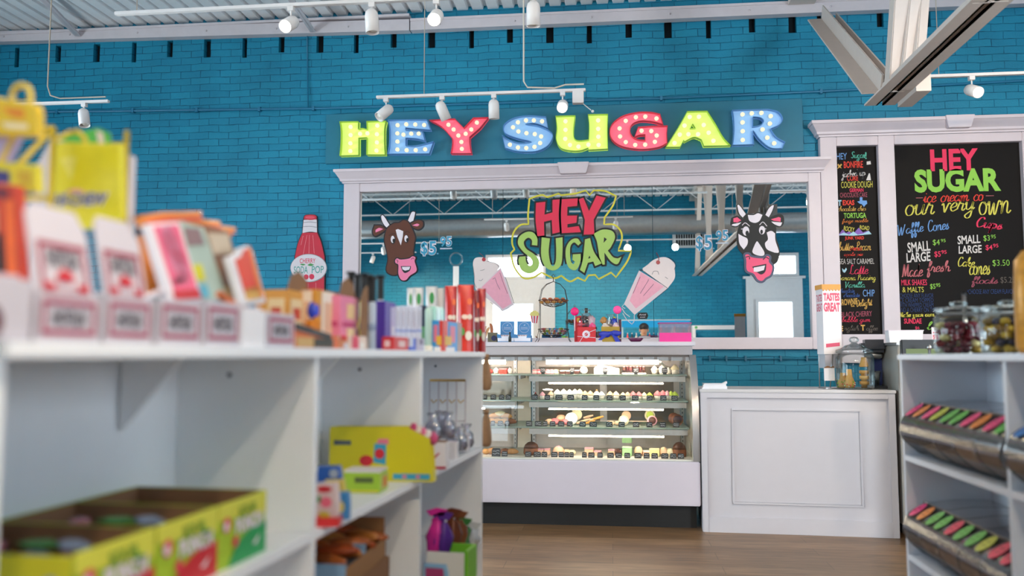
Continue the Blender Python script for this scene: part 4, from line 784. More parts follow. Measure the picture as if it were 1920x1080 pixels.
# ------------------------------------------------------------------ what is on the shelves
SH = {1: (SHZ[0], 6.3), 2: (SHZ[1], 6.22), 3: (SHZ[2], 6.2), 4: (.462, 6.12)}
SHN = {1: 'top glass shelf of the bakery case', 2: 'second glass shelf of the bakery case', 3: 'third glass shelf of the bakery case', 4: 'bottom deck of the bakery case'}
FR_W = mc('#f3ece4', .55, var=.04); FR_P = mc('#e8a8b0', .55, var=.06); FR_PE = mc('#eec09c', .55, var=.06); FR_C = mc('#4a2216', .45, var=.15, nscale=40); CAKE = mc('#b9824e', .7, var=.12, nscale=60); GOLD = mc('#c98d3e', .6, var=.25, nscale=30); LOAF = mc('#7c4320', .5, var=.2, nscale=25); MINT = mc('#a9d596', .5, var=.05); LEM = mc('#e4dc9c', .5, var=.05); STRAW = mc('#d63a2c', .35, var=.1); CHOCT = mc('#5c1c1e', .3, var=.1); CREAMY = mc('#ecdcb4', .55, var=.04); CASEP = mc('#e9ded0', .7, var=.05); GRN = mc('#b9cc4e', .5); ROSE = mc('#ec7f86', .5)
def swirl(m, r, z, h, mi): return m.lathe([(r, z), (r*1.08, z+h*.14), (r*.9, z+h*.28), (r*.93, z+h*.38), (r*.66, z+h*.52), (r*.66, z+h*.62), (r*.36, z+h*.78), (r*.3, z+h*.86), (0, z+h)], 16, mi)
def cupcake(t, c, r=.026, top=None):
    MB(CASEP).lathe([(r*.7, 0), (r*.95, r*1.1)], 18).o('paper_case', t); swirl(MB(c), r, r*1.1, r*1.3, 0).o('frosting', t)
    if top: MB(top).ball(0, 0, r*2.45, r*.28).o('topping', t)
def bun(t, c, rx=.032, rz=.024, c2=None):
    MB(c).ball(0, 0, rz*.9, rx, rx*.9, rz, bump=.12).o('pastry', t)
    if c2: MB(c2).ball(0, 0, rz*1.5, rx*.62, rx*.6, rz*.55, bump=.2).o('icing', t)
def croiss(t, c):
    m = MB(c); P = [(.045*sin(a), -.018*cos(a), .02+.004*cos(a*2)) for a in [-1.4+.28*i for i in range(11)]]
    m.tube(P, [.004, .009, .013, .017, .019, .021, .019, .017, .013, .009, .004], 9); m.o('pastry', t)
def disc(t, c, r=.04, ring=None):           # a round iced cookie leaning upright
    MB(c).at(0, .0, r*.96, rx=R(78)).lathe([(r*.86, -.008), (r, -.004), (r, .005), (r*.9, .009), (0, .011)], 26).o('cookie', t)
    if ring: MB(ring).at(0, -.003, r*.96, rx=R(78)).lathe([(r*.72, .0105), (r*.62, .014), (0, .015)], 24).o('icing', t)
def loaf(t, c, rx=.05, rz=.045):
    MB(c).lathe([(rx*.9, 0), (rx, rz*.3), (rx*.96, rz*.9), (rx*.75, rz*1.4), (rx*.4, rz*1.7), (0, rz*1.8)], 22).o('cake', t)
    MB(mc('#4c2410', .4, var=.2)).lathe([(rx*.97, rz*.92), (rx*.78, rz*1.44), (rx*.42, rz*1.75), (0, rz*1.86)], 22).o('glaze', t)
def slab(t, c, sx=.05, sz=.03, top=None):
    MB(c).bx(-sx/2, sx/2, -.025, .025, 0, sz).o('cake', t, bevel=.003)
    if top: MB(top).bx(-sx/2-.001, sx/2+.001, -.026, .026, sz, sz+.01).o('icing', t, bevel=.003)
def stick(t, c):
    m = MB(c); m.tube([(-.035, 0, .012), (0, -.004, .02), (.035, 0, .03)], [.006, .01, .006], 8); m.o('pastry', t)
def maca(t, c):
    MB(c).lathe([(.019, 0), (.022, .005), (.021, .01), (.017, .0105)], 16).lathe([(.017, .019), (.022, .02), (.022, .026), (.014, .032), (0, .034)], 16).o('shell', t); MB(FR_W).lathe([(.019, .0105), (.02, .0145), (.019, .019)], 16).o('filling', t)
def bow(t):
    for k, (dx, dz, rx) in enumerate(((-.022, .025, .026), (.022, .025, .026), (0, .03, .014))): MB(FR_C).ball(dx, 0, dz, rx, .016, .02, bump=.3).o('chocolate_curl', t)
FOOD = [  # shelf, px, label fragment, maker, args, y offset, z lift
(1, 919, 'small strawberry topped tart', bun, (STRAW, .02, .018)), (1, 930, 'dark chocolate dessert cup with white top', cupcake, (FR_W, .02)), (1, 940, 'red strawberry slice', slab, (STRAW, .03, .03, ROSE)), (1, 948, 'red strawberry slice next to a white cup', slab, (STRAW, .03, .03, ROSE)), (1, 956, 'white dessert cup beside the red slices', cupcake, (FR_W, .019)),
(1, 1003, 'pink macaron at the left of its row', maca, (FR_P,)), (1, 1010, 'pink macaron behind the first price card', maca, (ROSE,)), (1, 1027, 'pink and cream macaron', maca, (FR_P,)), (1, 1035, 'pale pink macaron', maca, (FR_P,)), (1, 1043, 'cream macaron at the end of the pink row', maca, (CREAMY,)),
(1, 1056, 'white topped brownie left in its tray', slab, (FR_C, .04, .018, FR_W)), (1, 1066, 'white topped brownie', slab, (FR_C, .035, .018, FR_W)), (1, 1082, 'pink and white topped brownie', slab, (FR_C, .04, .02, FR_P)), (1, 1095, 'white domed meringue beside the brownies', bun, (FR_W, .03, .03)),
(1, 1228, 'white meringue cone at left of four', cupcake, (FR_W, .026)), (1, 1242, 'white meringue cone', cupcake, (FR_W, .028)), (1, 1254, 'small white meringue cone', cupcake, (FR_W, .022)), (1, 1266, 'pointed white meringue cone at the right end', cupcake, (CREAMY, .03)),
(2, 1004, 'tiny cherry topped chocolate cupcake', cupcake, (FR_C, .018, STRAW)), (2, 1017, 'peach frosted cupcake', cupcake, (FR_P, .022)), (2, 1033, 'pink frosted cupcake', cupcake, (FR_PE, .024)), (2, 1045, 'tall white swirl cupcake leading the white row', cupcake, (FR_W, .03)), (2, 1057, 'tall white swirl cupcake', cupcake, (FR_W, .031)), (2, 1068, 'tall white swirl cupcake in mid row', cupcake, (FR_W, .03)), (2, 1078, 'tall white swirl cupcake near row end', cupcake, (FR_W, .031)), (2, 1087, 'cream swirl cupcake closing the white row', cupcake, (CREAMY, .031)), (2, 1097, 'orange frosted cupcake', cupcake, (FR_PE, .026)), (2, 1107, 'peach frosted cupcake right of the orange one', cupcake, (FR_PE, .026)), (2, 1119, 'white frosted cupcake with brown base', cupcake, (FR_W, .026, CAKE)), (2, 1128, 'low white frosted cupcake', cupcake, (FR_W, .024)), (2, 1144, 'peach topped cupcake right of the mullion', cupcake, (FR_PE, .025)), (2, 1155, 'peach cream cupcake', cupcake, (CREAMY, .025)), (2, 1168, 'cream topped cupcake', cupcake, (CREAMY, .022)), (2, 1177, 'peach and white cupcake', cupcake, (FR_PE, .023)), (2, 1187, 'rose red frosted cupcake', cupcake, (ROSE, .025)), (2, 1198, 'rose pink frosted cupcake', cupcake, (ROSE, .024)), (2, 1208, 'cream frosted cupcake', cupcake, (CREAMY, .022)), (2, 1218, 'green tinted cupcake', cupcake, (GRN, .022)), (2, 1233, 'pink frosted cupcake at the left of the pink trio', cupcake, (ROSE, .027)), (2, 1243, 'coral frosted cupcake in the pink trio', cupcake, (ROSE, .028)), (2, 1251, 'pink frosted cupcake at the right of the pink trio', cupcake, (FR_P, .027)), (2, 1258, 'yellow green frosted cupcake', cupcake, (GRN, .026)), (2, 1266, 'lime frosted cupcake at the right end', cupcake, (GRN, .025)),
(3, 922, 'golden croissant at the left of the heap', croiss, (GOLD,)), (3, 934, 'golden croissant', croiss, (GOLD,)), (3, 946, 'golden croissant', croiss, (GOLD,)), (3, 957, 'brown croissant at the right end of the heap', croiss, (LOAF,)), (3, 928, 'golden croissant on top at left', croiss, (GOLD,), .05, .035), (3, 938, 'pale golden croissant on the very top', croiss, (CREAMY,), .05, .05), (3, 949, 'golden croissant on top at right', croiss, (GOLD,), .05, .035),
(3, 1030, 'orange glazed bun', bun, (FR_PE, .034, .022)), (3, 1040, 'orange glazed bun', bun, (ROSE, .034, .024)), (3, 1052, 'orange glazed bun stacked on others', bun, (FR_PE, .036, .026), .04, .02), (3, 1060, 'orange glazed bun at the right', bun, (ROSE, .03, .022)), (3, 1071, 'white iced doughnut standing upright', disc, (FR_W, .045)), (3, 1081, 'pale cream cookie standing behind the white doughnut', disc, (CREAMY, .04), .07, .03),
(3, 1090, 'orange pastry twist', stick, (FR_PE,)), (3, 1098, 'orange pastry twist', stick, (FR_PE,), .03, .01), (3, 1106, 'orange pastry twist', stick, (GOLD,)), (3, 1114, 'orange pastry twist', stick, (FR_PE,), .03, .02), (3, 1122, 'brown pastry twist', stick, (GOLD,), .02, .03), (3, 1103, 'orange pastry twist', stick, (FR_PE,), .05, .035),
(3, 1146, 'small peach bun', bun, (FR_PE, .022, .016)), (3, 1157, 'small peach bun', bun, (FR_PE, .022, .016)), (3, 1169, 'cream iced cookie standing upright', disc, (CREAMY, .036, FR_W)), (3, 1174, 'peach cookie standing behind the cream one', disc, (FR_PE, .034), .08, .03), (3, 1218, 'cream ringed cookie standing at the back', disc, (CREAMY, .038, GRN), .07, .03), (3, 1222, 'pink rimmed cookie with dark chocolate middle', disc, (FR_P, .036, FR_C)), (3, 1263, 'large brown chocolate cookie at the back', disc, (LOAF, .04), .05, .01), (3, 1269, 'large dark chocolate cookie at the right end', disc, (LOAF, .042, FR_C)),
(4, 912, 'small golden pastry at far left', bun, (GOLD, .03, .02)), (4, 922, 'brown pastry behind the large black card', bun, (CAKE, .03, .024)), (4, 948, 'brown baguette shaped pastry', croiss, (LOAF,)), (4, 960, 'brown pointed pastry', croiss, (CAKE,)), (4, 996, 'tall round brown cake left of the row', loaf, (LOAF, .056, .05)), (4, 1013, 'peach sponge cake', slab, (FR_PE, .05, .035, FR_P)), (4, 1026, 'peach sponge cake', slab, (FR_PE, .04, .035, FR_P)), (4, 1047, 'round peach bun with glaze', bun, (FR_PE, .042, .032, FR_P)), (4, 1062, 'small peach bun', bun, (FR_PE, .028, .022)), (4, 1072, 'small cream bun', bun, (CREAMY, .028, .02)), (4, 1104, 'pink iced square cake', slab, (FR_PE, .06, .045, FR_P)), (4, 1120, 'low pink iced cake', slab, (FR_PE, .05, .025, FR_P)), (4, 1146, 'peach cake by the mullion', slab, (FR_PE, .045, .035, FR_P)), (4, 1158, 'cluster of dark chocolate curls', bow, ()), (4, 1175, 'mint green layer cake', slab, (MINT, .066, .055, mc('#cdebc0', .5))), (4, 1175, 'mint green box cake stacked behind at the back', slab, (MINT, .07, .04, mc('#8fbf7c', .5)), .22, .07), (4, 1196, 'peach bun', bun, (FR_PE, .03, .036)), (4, 1210, 'white topped peach slice', slab, (FR_PE, .045, .03, FR_W)), (4, 1226, 'pale lemon iced loaf cake', slab, (LEM, .07, .045, CREAMY)), (4, 1243, 'peach bun right of the lemon cake', bun, (FR_PE, .028, .034)), (4, 1255, 'white iced bun', bun, (CREAMY, .03, .03)), (4, 1272, 'tall round brown cake at the right end', loaf, (LOAF, .05, .055))]
CATS = {cupcake: 'cupcake', maca: 'macaron', bun: 'bun', slab: 'cake', croiss: 'croissant', disc: 'cookie', loaf: 'cake', stick: 'pastry twist', bow: 'chocolate'}
NMS = {cupcake: 'cupcake', maca: 'macaron', bun: 'glazed_bun', slab: 'cake_slice', croiss: 'croissant', disc: 'iced_cookie', loaf: 'round_cake', stick: 'pastry_twist', bow: 'chocolate_cluster'}
seen = {}
for f in FOOD:
    seen[(f[0], f[2])] = seen.get((f[0], f[2]), 0)+1
rank = {}
WHERE = {1: 'on top glass shelf', 2: 'on second glass shelf', 3: 'on third glass shelf', 4: 'on bakery case deck'}
for f in FOOD:
    sh, px, lab, fn, args = f[:5]; dy = f[5] if len(f) > 5 else 0; dz = f[6] if len(f) > 6 else 0; z, y = SH[sh]
    k = (sh, lab); rank[k] = rank.get(k, 0)+1
    L_ = lab+' '+WHERE[sh]+('' if seen[k] == 1 else ', '+ORD[rank[k]-1]+' of '+str(seen[k])+' like it')
    p = on_y(px, 750, y+dy)
    t = thing(NMS[fn], L_, CATS[fn], (p.x, y+dy, z+dz+.001), random.uniform(-.15, .15) if fn is not disc else random.uniform(-.12, .12), {1: 'sweets', 2: 'cupcakes', 3: 'pastries', 4: 'cakes'}[sh]+' '+WHERE[sh])
    fn(t, *args)
# trays and boxes on the shelves
def tray(label, sh, px0, px1, col='#f2ece6', h=.014, y=None):
    z, yy = SH[sh]; yy = y or yy; a, b = on_y(px0, 750, yy).x, on_y(px1, 750, yy).x; W_ = b-a
    m = MB(mc(col, .4)); m.bx(-W_/2, W_/2, -.07, .07, 0, .003)
    for q in ((-W_/2, W_/2, -.07, -.066), (-W_/2, W_/2, .066, .07), (-W_/2, -W_/2+.004, -.066, .066), (W_/2-.004, W_/2, -.066, .066)): m.bx(*q, .003, h)
    return tag(m.o('serving_tray', loc=((a+b)/2, yy, z+.0005)), label, 'tray')
# strawberries dipped in chocolate in a clear tray
z, y = SH[1]; a, b = on_y(1166, 697, y).x, on_y(1211, 697, y).x
t = thing('berry_tray', 'clear tray of chocolate dipped strawberries on top glass shelf', 'tray', ((a+b)/2, y, z+.0005)); W_ = b-a
MB(mc('#efe0e0', .3)).bx(-W_/2, W_/2, -.05, .05, 0, .012).o('tray_base', t, bevel=.003); m = MB(clear('#ffffff', .1)); m.bx(-W_/2-.006, W_/2+.006, -.052, -.05, .012, .03); m.o('tray_rim', t)
for i in range(7):
    st = thing('dipped_strawberry', ORD[i]+' chocolate dipped strawberry from left in the clear tray', 'strawberry', ((a+b)/2-W_/2+.016+i*(W_-.032)/6, y-.02+(i % 2)*.02, z+.013), 0, 'chocolate dipped strawberries')
    MB(CHOCT if i % 3 else FR_C).ball(0, 0, .02, .013, .013, .021).o('berry', st); MB(FR_P).ball(0, 0, .04, .007, .007, .006).o('berry_tip', st)
# white bakery box with its slanted lid on the top shelf
a, b = on_y(1114, 697, y).x, on_y(1161, 697, y).x
t = thing('pastry_box', 'white card pastry box with sloping lid on top glass shelf', 'box', (a, y, z+.0005)); W_ = b-a
MB(mc('#fbf6f0', .5, var=.01)).prism([(0, 0), (W_, 0), (W_, .042), (.04, .07), (.0, .045)], -.05, .05).o('box_body', t); MB(PAPER).bx(.02, .07, -.075, -.051, 0, .003).o('flap', t)
# chalk price cards
TAGS = {1: [(1018, 10), (1073, 9), (1135, 9), (1193, 11), (1247, 11)], 2: [(909, 9), (925, 11), (940, 10), (953, 10), (1002, 12), (1026, 11), (1048, 14), (1070, 13), (1096, 11), (1118, 11), (1143, 11), (1168, 11), (1191, 13), (1218, 11), (1244, 12), (1265, 12)],
        3: [(924, 8), (938, 10), (951, 9), (992, 12), (1009, 13), (1022, 9), (1036, 11), (1052, 12), (1068, 11), (1092, 12), (1112, 14), (1142, 12), (1165, 12), (1192, 12), (1217, 11), (1242, 11), (1267, 12)],
        4: [(930, 17), (946, 11), (990, 12), (1007, 14), (1020, 11), (1039, 12), (1052, 10), (1062, 9), (1071, 8), (1095, 9), (1108, 12), (1124, 10), (1144, 12), (1159, 12), (1175, 11), (1195, 13), (1211, 11), (1226, 12), (1245, 13), (1261, 12), (1275, 12)]}
for sh, lst in TAGS.items():
    z, y = SH[sh]; y = {1: 6.19, 2: 6.11, 3: 6.06, 4: 5.99}[sh]
    for i, (px, wpx) in enumerate(lst):
        p = on_y(px, 750, y); w2 = wpx*.0038/2*.97; h = .036 if wpx < 15 else .056; base = .012 if sh == 1 else 0
        small = 'larger ' if wpx > 15 else ''
        t = thing('price_card', '%ssmall black chalk price card, %s from left %s' % (small, ORD[i], WHERE[sh]), 'price card', (p.x, y, z+.0005+base), random.uniform(-.12, .12), 'chalk price cards '+WHERE[sh])
        m = MB(mc('#1a181c', .6, var=0)); m.at(rx=R(-12)); m.plate([[(-w2, 0), (w2, 0), (w2, h*.8), (w2*.8, h), (-w2*.8, h), (-w2, h*.8)]], 0, .002); m.o('card', t)
        if base: MB(BLACK).bx(-.012, .012, .003, .02, -base, 0).o('stand', t)
        m = MB(mc('#d6d2d6', .7, var=0)); m.at(rx=R(-12)); rr = random.Random(i*31+sh)
        for k in range(2): 
            q = [(-w2*.75+w2*1.5*j/9, h*(.68-.34*k)+rr.uniform(-.004, .004)) for j in range(10)]; m.ribbon(q, .0022, -.0008)
        m.o('chalk_writing', t)
# ================================================================== ON TOP OF THE DISPLAY CASE
ZT_ = 1.2625
def top(px, y=6.2): return on_y(px, 640, y)
def topthing(name, label, cat, px, y=6.2, rz=0, group=None):
    p = top(px, y); return thing(name, label, cat, (p.x, y, ZT_), rz, group)
K = 6.2/1600*1.0
# black little chalk sign
t = topthing('chalk_sign', 'small black chalk sign with white writing at the left end of case top', 'sign', 880, 6.15)
m = MB(BLACK, PW, mc('#2f98a8', .6)); m.bx(-.03, .026, 0, .006, 0, .062); m.plate([[(-.03, .062), (-.015, .078), (.01, .078), (.026, .062)]], 0, .006, 2)
for i in range(4): scribble(m, -.002, .052-.014*i, .04-.004*(i % 2), .008, -.001, 1, .002, i)
m.o('sign_face', t); MB(BLACK).bx(-.01, .01, .006, .03, 0, .004).o('foot', t)
# waffle pieces in a clear cup
t = topthing('treat_cup', 'clear cup of tan wafer sticks beside the red bags', 'cup', 905, 6.17)
MB(clear('#e6e2f4', .15, .05, .25)).lathe([(.02, .003), (.024, .05), (.026, .075), (.0245, .075), (.02, .006)], 20).o('cup', t); MB(mc('#4a3a40', .5)).lathe([(.021, 0), (.022, .014), (0, .014)], 18).o('cup_base', t)
for i in range(5): MB(mc('#d8a878', .7, var=.2)).tube([(-.012+.006*i, .004*(i % 2), .02), (.0+.012*i, .01*(i % 2), .1+.008*(i % 3))], .006, 6).o('wafer_stick', t)
# kraft jar with rope twist
t = topthing('snack_box', 'small olive card box with dark round logo holding a twisted pretzel', 'box', 924, 6.24)
MB(mc('#75705a', .7), mc('#1c2a5c', .5)).bx(-.034, .034, -.025, .025, 0, .072, 0).disc(.012, .03, .02, .02, -.0256, 1).o('box_body', t, bevel=.001)
MB(mc('#a85c30', .5, var=.2)).tube([(-.006, 0, .06), (-.008, 0, .1), (-.014, 0, .125), (-.02, .0, .138)], [.009, .012, .01, .004], 8).o('pretzel', t)
# two blue display cartons
BLU = mc('#3f7fb4', .5, var=.03)
def carton(t):
    m = MB(BLU, PW); m.bx(-.052, .052, 0, .004, .055, .155, 0).disc(0, .108, .038, .038, -.0006, 1, 28).disc(0, .108, .0365, .0365, -.0009, 0, 28).plate([[(-.006, .122), (.008, .132), (.006, .124)]], -.0015, -.001, 1)
    scribble(m, 0, .109, .05, .007, -.0012, 1, .002, 3); scribble(m, 0, .098, .052, .007, -.0012, 1, .002, 4); m.o('header_card', t)
    MB(PW).bx(-.052, .052, .001, .004, .035, .055).o('header_band', t)
    MB(mc('#e3e2ea', .5)).prism([(-.058, 0), (.058, 0), (.062, .045), (-.062, .045)], -.09, -.087).bx(-.058, .058, -.087, 0, 0, .002).o('tray_front', t)
    MB(BLU).prism([(-.062, .03), (-.03, .03), (-.036, .055), (-.064, .06)], -.0915, -.0905).prism([(.062, .03), (.03, .03), (.036, .055), (.064, .06)], -.0915, -.0905).bx(-.059, -.0575, -.087, .002, 0, .05).bx(.0575, .059, -.087, .002, 0, .05).bx(-.058, .058, -.0912, -.0902, 0, .006).o('tray_sides', t)
p1 = top(951, 6.25); t = thing('display_carton', 'blue countertop display carton with tall printed header, left of the pair', 'carton', (p1.x, 6.25, ZT_), 0, 'blue display cartons'); carton(t)
p2 = top(983, 6.25); t2 = dup(t, (p2.x, 6.25, ZT_), R(-3), 'blue countertop display carton with tall printed header, right of the pair')
for px, o_ in ((951, 'left'), (983, 'right')):
    for i in range(5):
        p = top(px-10+i*5, 6.2); tag(MB(mc('#8c3a24', .5, var=.2)).ball(0, 0, .012, .014, .02, .012, bump=.2).o('candy_piece', loc=(p.x, 6.195+.012*(i % 2), ZT_+.026)), '%s brown candy in the %s blue display carton' % (ORD[i], o_), 'candy', 'brown candies in the blue cartons')
t = topthing('bottle', 'tiny black bottle between the two blue cartons', 'bottle', 956, 6.12); t.location.x = top(956, 6.13).x; t.location.y = 6.13
MB(mc('#15201c', .3)).lathe([(.011, 0), (.011, .03), (.005, .05), (.005, .066), (0, .066)], 14).o('bottle_body', t); MB(BLACK).lathe([(.006, .06), (.006, .072), (0, .072)], 12).o('cap', t)
# two tier wire fruit stand
WIRE = mc('#3a302c', .35, .7)
p = top(1038, 6.3); t = thing('wire_stand', 'dark two tier wire basket stand with arched top before the mirror', 'basket stand', (p.x, 6.3, ZT_))
kx = 6.3/1600
def basket(z0, z1, r0, r1, name):
    m = MB(WIRE)
    for k in range(5):
        q = k/4; rr = r0+(r1-r0)*q**.42; m.tube([(rr*cos(a), rr*sin(a)*.9, z0+(z1-z0)*q) for a in [2*pi*i/28 for i in range(28)]], .0016, 5, closed=True)
    for i in range(14):
        a = 2*pi*i/14; m.tube([((r0+(r1-r0)*q**.42)*cos(a), (r0+(r1-r0)*q**.42)*sin(a)*.9, z0+(z1-z0)*q) for q in (0, .25, .5, .75, 1)], .0016, 5)
    return m.o(name, t)
basket(.035, .098, .015, .116, 'lower_basket'); basket(.262, .312, .015, .112, 'upper_basket')
m = MB(WIRE)
for sx in (-1, 1):
    for sy in (-1, 1):
        P = [(sx*.128, sy*.1, 0), (sx*.115, sy*.085, .02), (sx*.102, sy*.06, .1), (sx*.1, sy*.045, .25), (sx*.1, sy*.04, .32), (sx*.085, sy*.035, .39), (sx*.05, sy*.02, .43), (0, 0, .45)]
        m.tube([tuple(v) for v in P], .0024, 6)
m.tube([(0, 0, .45), (0, 0, .475), (-.012, 0, .49), (0, 0, .505), (.012, 0, .49), (0, 0, .478)], .003, 6); m.o('arched_frame', t)
cols = ['#c8a43c', '#7fa83c', '#c84858', '#e0d8d0', '#dcd4c8', '#5a9cd0', '#d87a90', '#c8843c']
bp = t.location.copy()
for i in range(60):
    a = random.uniform(0, 2*pi); r_ = .1*math.sqrt(random.random()); lay = i//20
    tag(MB(mc(cols[i % 8], .35, var=0)).ball(0, 0, 0, .013, .011, .009, seg=8, rings=5).o('wrapped_sweet', loc=(bp.x+r_*cos(a)*(.72+.14*lay), bp.y+r_*sin(a)*(.65+.12*lay), ZT_+.066+.016*lay), rz=a), 'small wrapped sweet heaped in the lower wire basket', 'sweet', 'wrapped sweets in the lower basket')
for i in range(12):
    dx = -.085+.0155*i; tag(MB(mc('#b06440' if i % 3 else '#c88a40', .45, var=.2)).ball(0, 0, 0, .022, .013, .011, bump=.25).o('caramel_stick', loc=(bp.x+dx, bp.y+.03*((i % 3)-1), ZT_+.295+.012*((i*5) % 3)+abs(dx)*.0), rz=.5*((i % 5)-2)), 'brown wrapped caramel lying in the upper wire basket', 'caramel', 'caramels in the upper basket')
# gift bags
p = top(1100, 6.2); t = thing('gift_bag', 'red gift bag of sweets with a white circle and curled ribbon', 'gift bag', (p.x, 6.2, ZT_))
REDB = mc('#d02630', .35, var=.05)
MB(REDB, PW).bx(-.066, .066, -.03, .03, 0, .108, 0).disc(-.002, .055, .028, .028, -.0312, 1, 22).disc(-.002, .055, .012, .012, -.0318, 0, 16).o('bag', t, bevel=.003)
m = MB(PW); m.tube([(-.05, -.034, .0), (-.02, -.036, .045), (.02, -.036, .07), (.07, -.034, .09)], .002, 5); m.tube([(-.066, -.034, .04), (0, -.036, .035), (.066, -.034, .03)], .002, 5); m.o('ribbon', t)
for k, (dx, dz, r_, c) in enumerate(((.0, .13, .04, '#5a3a44'), (.03, .15, .035, '#c0a0a8'), (-.01, .16, .03, '#38282c'), (.035, .12, .03, '#e84a80'), (-.03, .13, .03, '#b83848'))): MB(mc(c, .2, var=.3, nscale=60)).ball(dx, .0, dz, r_, .022, r_*1.1, bump=.35).o('sweet_filling', t)
MB(clear('#fff4f4', .12, .06)).lathe([(.05, .105), (.06, .15), (.03, .2), (.012, .22), (.03, .235)], 14, 0, 1, .4).o('cellophane', t)
MB(mc('#171214', .4)).bx(-.012, .01, -.008, .008, .21, .245).o('bow', t)
def pop(t_, dx, z0, z1, r_, c, stick_c):
    o_ = MB(mc(c, .25)).at(dx, -.01, z1, rx=R(90)).lathe([(r_*.95, -.008), (r_, -.004), (r_, .004), (r_*.93, .008), (r_*.3, .009), (0, .009)], 26).o('candy_disc', t_); m_ = MB(PW); m_.ribbon([(dx+r_*.85*k/40*cos(k*.45), z1+r_*.85*k/40*sin(k*.45)) for k in range(41)], .0025, -.0195) if False else None
    MB(mc(stick_c, .4)).tube([(dx, 0, z0), (dx, -.006, z1-r_)], .004, 6).o('stick', t_)
for px, lab, c, y in ((1078, 'hot pink round lollipop behind the red gift bag', '#ee1470', 6.24), (1158, 'pink round lollipop behind the gold gift bag', '#ff4f9a', 6.24)):
    p = top(px, y); t = thing('lollipop', lab, 'lollipop', (p.x, y, ZT_)); pop(t, 0, .0, .223 if px < 1100 else .233, .03, c, '#f4f4f4')
p = top(1086, 6.25); t = thing('candy_pouch', 'glossy red and yellow candy pouch behind the red gift bag', 'candy pouch', (p.x, 6.25, ZT_)); MB(mc('#c0202c', .25, var=.15), mc('#d8a020', .4)).plate([[(-.03, 0), (.03, 0), (.032, .17), (.01, .19), (-.02, .185), (-.034, .16)]], -.012, .012, 0, bevel=.004).disc(-.004, .16, .012, .018, -.018, 1).o('pouch', t)
p = top(1145, 6.2); t = thing('gift_bag', 'gold gift bag tied with a royal blue bow', 'gift bag', (p.x, 6.2, ZT_))
MB(mc('#a98a34', .4, .4, var=.1)).prism([(-.06, 0), (.06, 0), (.066, .11), (-.068, .11)], -.028, .028).o('bag', t, bevel=.003); BOW = mc('#1c2fa8', .35, var=.1)
m = MB(BOW); m.bx(-.066, .066, -.031, .031, .058, .074); m.o('ribbon', t)
m = MB(BOW); m.ball(-.04, -.036, .055, .044, .01, .022, bump=.3); m.ball(.035, -.036, .062, .04, .01, .02, bump=.3); m.ball(0, -.042, .06, .014, .01, .014); m.plate([[(.0, .06), (.05, .035), (.07, .0), (.035, -.0), (.02, .03)]], -.045, -.04); m.plate([[(-.01, .06), (-.06, .045), (-.09, .015), (-.065, .012), (-.03, .04)]], -.045, -.04); m.o('bow', t)
for k, (dx, dz, r_, c) in enumerate(((-.02, .12, .04, '#d8c0b0'), (.02, .14, .03, '#2438a8'), (.03, .12, .03, '#d8b0b8'), (-.05, .155, .026, '#b07838'))): MB(mc(c, .25, var=.3, nscale=60)).ball(dx, .0, dz, r_, .02, r_, bump=.35).o('sweet_filling', t)
MB(clear('#ffffff', .12, .06)).lathe([(.05, .11), (.06, .135), (.02, .18), (.03, .2)], 14, 0, 1, .4).o('cellophane', t)
p = top(1160, 6.23); t = thing('candy_bar_bundle', 'yellow and blue wrapped candy bars under the pink lollipop', 'candy bars', (p.x-.008, 6.255, ZT_))
for k, c in enumerate(('#d8c040', '#3c4c90', '#5a2038')): MB(mc(c, .3)).bx(-.03+.02*k, -.012+.02*k, -.004, .004, 0, .185-.01*k).o('candy_bar', t, bevel=.002)
p = top(1192, 6.17); t = thing('scoop', 'shallow purple scoop dish with clear handles lying on case top', 'scoop', (p.x, 6.17, ZT_))
MB(mc('#5e1440', .3)).lathe([(.03, 0), (.038, .004), (.058, .028), (.055, .029), (.034, .008), (0, .006)], 24, 0, 1, .7).o('dish', t)
MB(clear('#e4dcdc', .2, .1, .4)).at(.062, 0, .03).lathe([(.042, -.004), (.044, 0), (.04, .01), (0, .012)], 20, 0, 1, .6).o('lid', t); MB(clear('#e4dcdc', .2, .1, .4)).bx(-.12, -.05, -.012, .012, .02, .028).o('handle', t, bevel=.003)
p = top(1265, 6.22); t = thing('acrylic_box', 'clear acrylic box with hot pink front at the right end of case top', 'box', (p.x, 6.22, ZT_)); W_ = .112
MB(mc('#ee3c94', .3)).bx(-W_, W_, -.072, -.069, 0, .064).bx(-W_, W_, -.069, .069, 0, .004).o('pink_front', t)
m = MB(clear('#fff0f6', .1, .02, .12)); m.bx(-W_, W_, .066, .069, .004, .13); m.bx(-W_, -W_+.003, -.069, .066, .004, .13); m.bx(W_-.003, W_, -.069, .066, .004, .13); m.bx(-W_, W_, -.072, -.069, .064, .13); m.o('clear_walls', t)
MB(clear('#f070c8', .2, .05, .35)).bx(-W_-.004, W_+.004, -.074, .071, .13, .137).o('lid', t); MB(mc('#c89090', .4)).bx(-.002, .002, -.06, .06, .004, .11).o('divider', t)
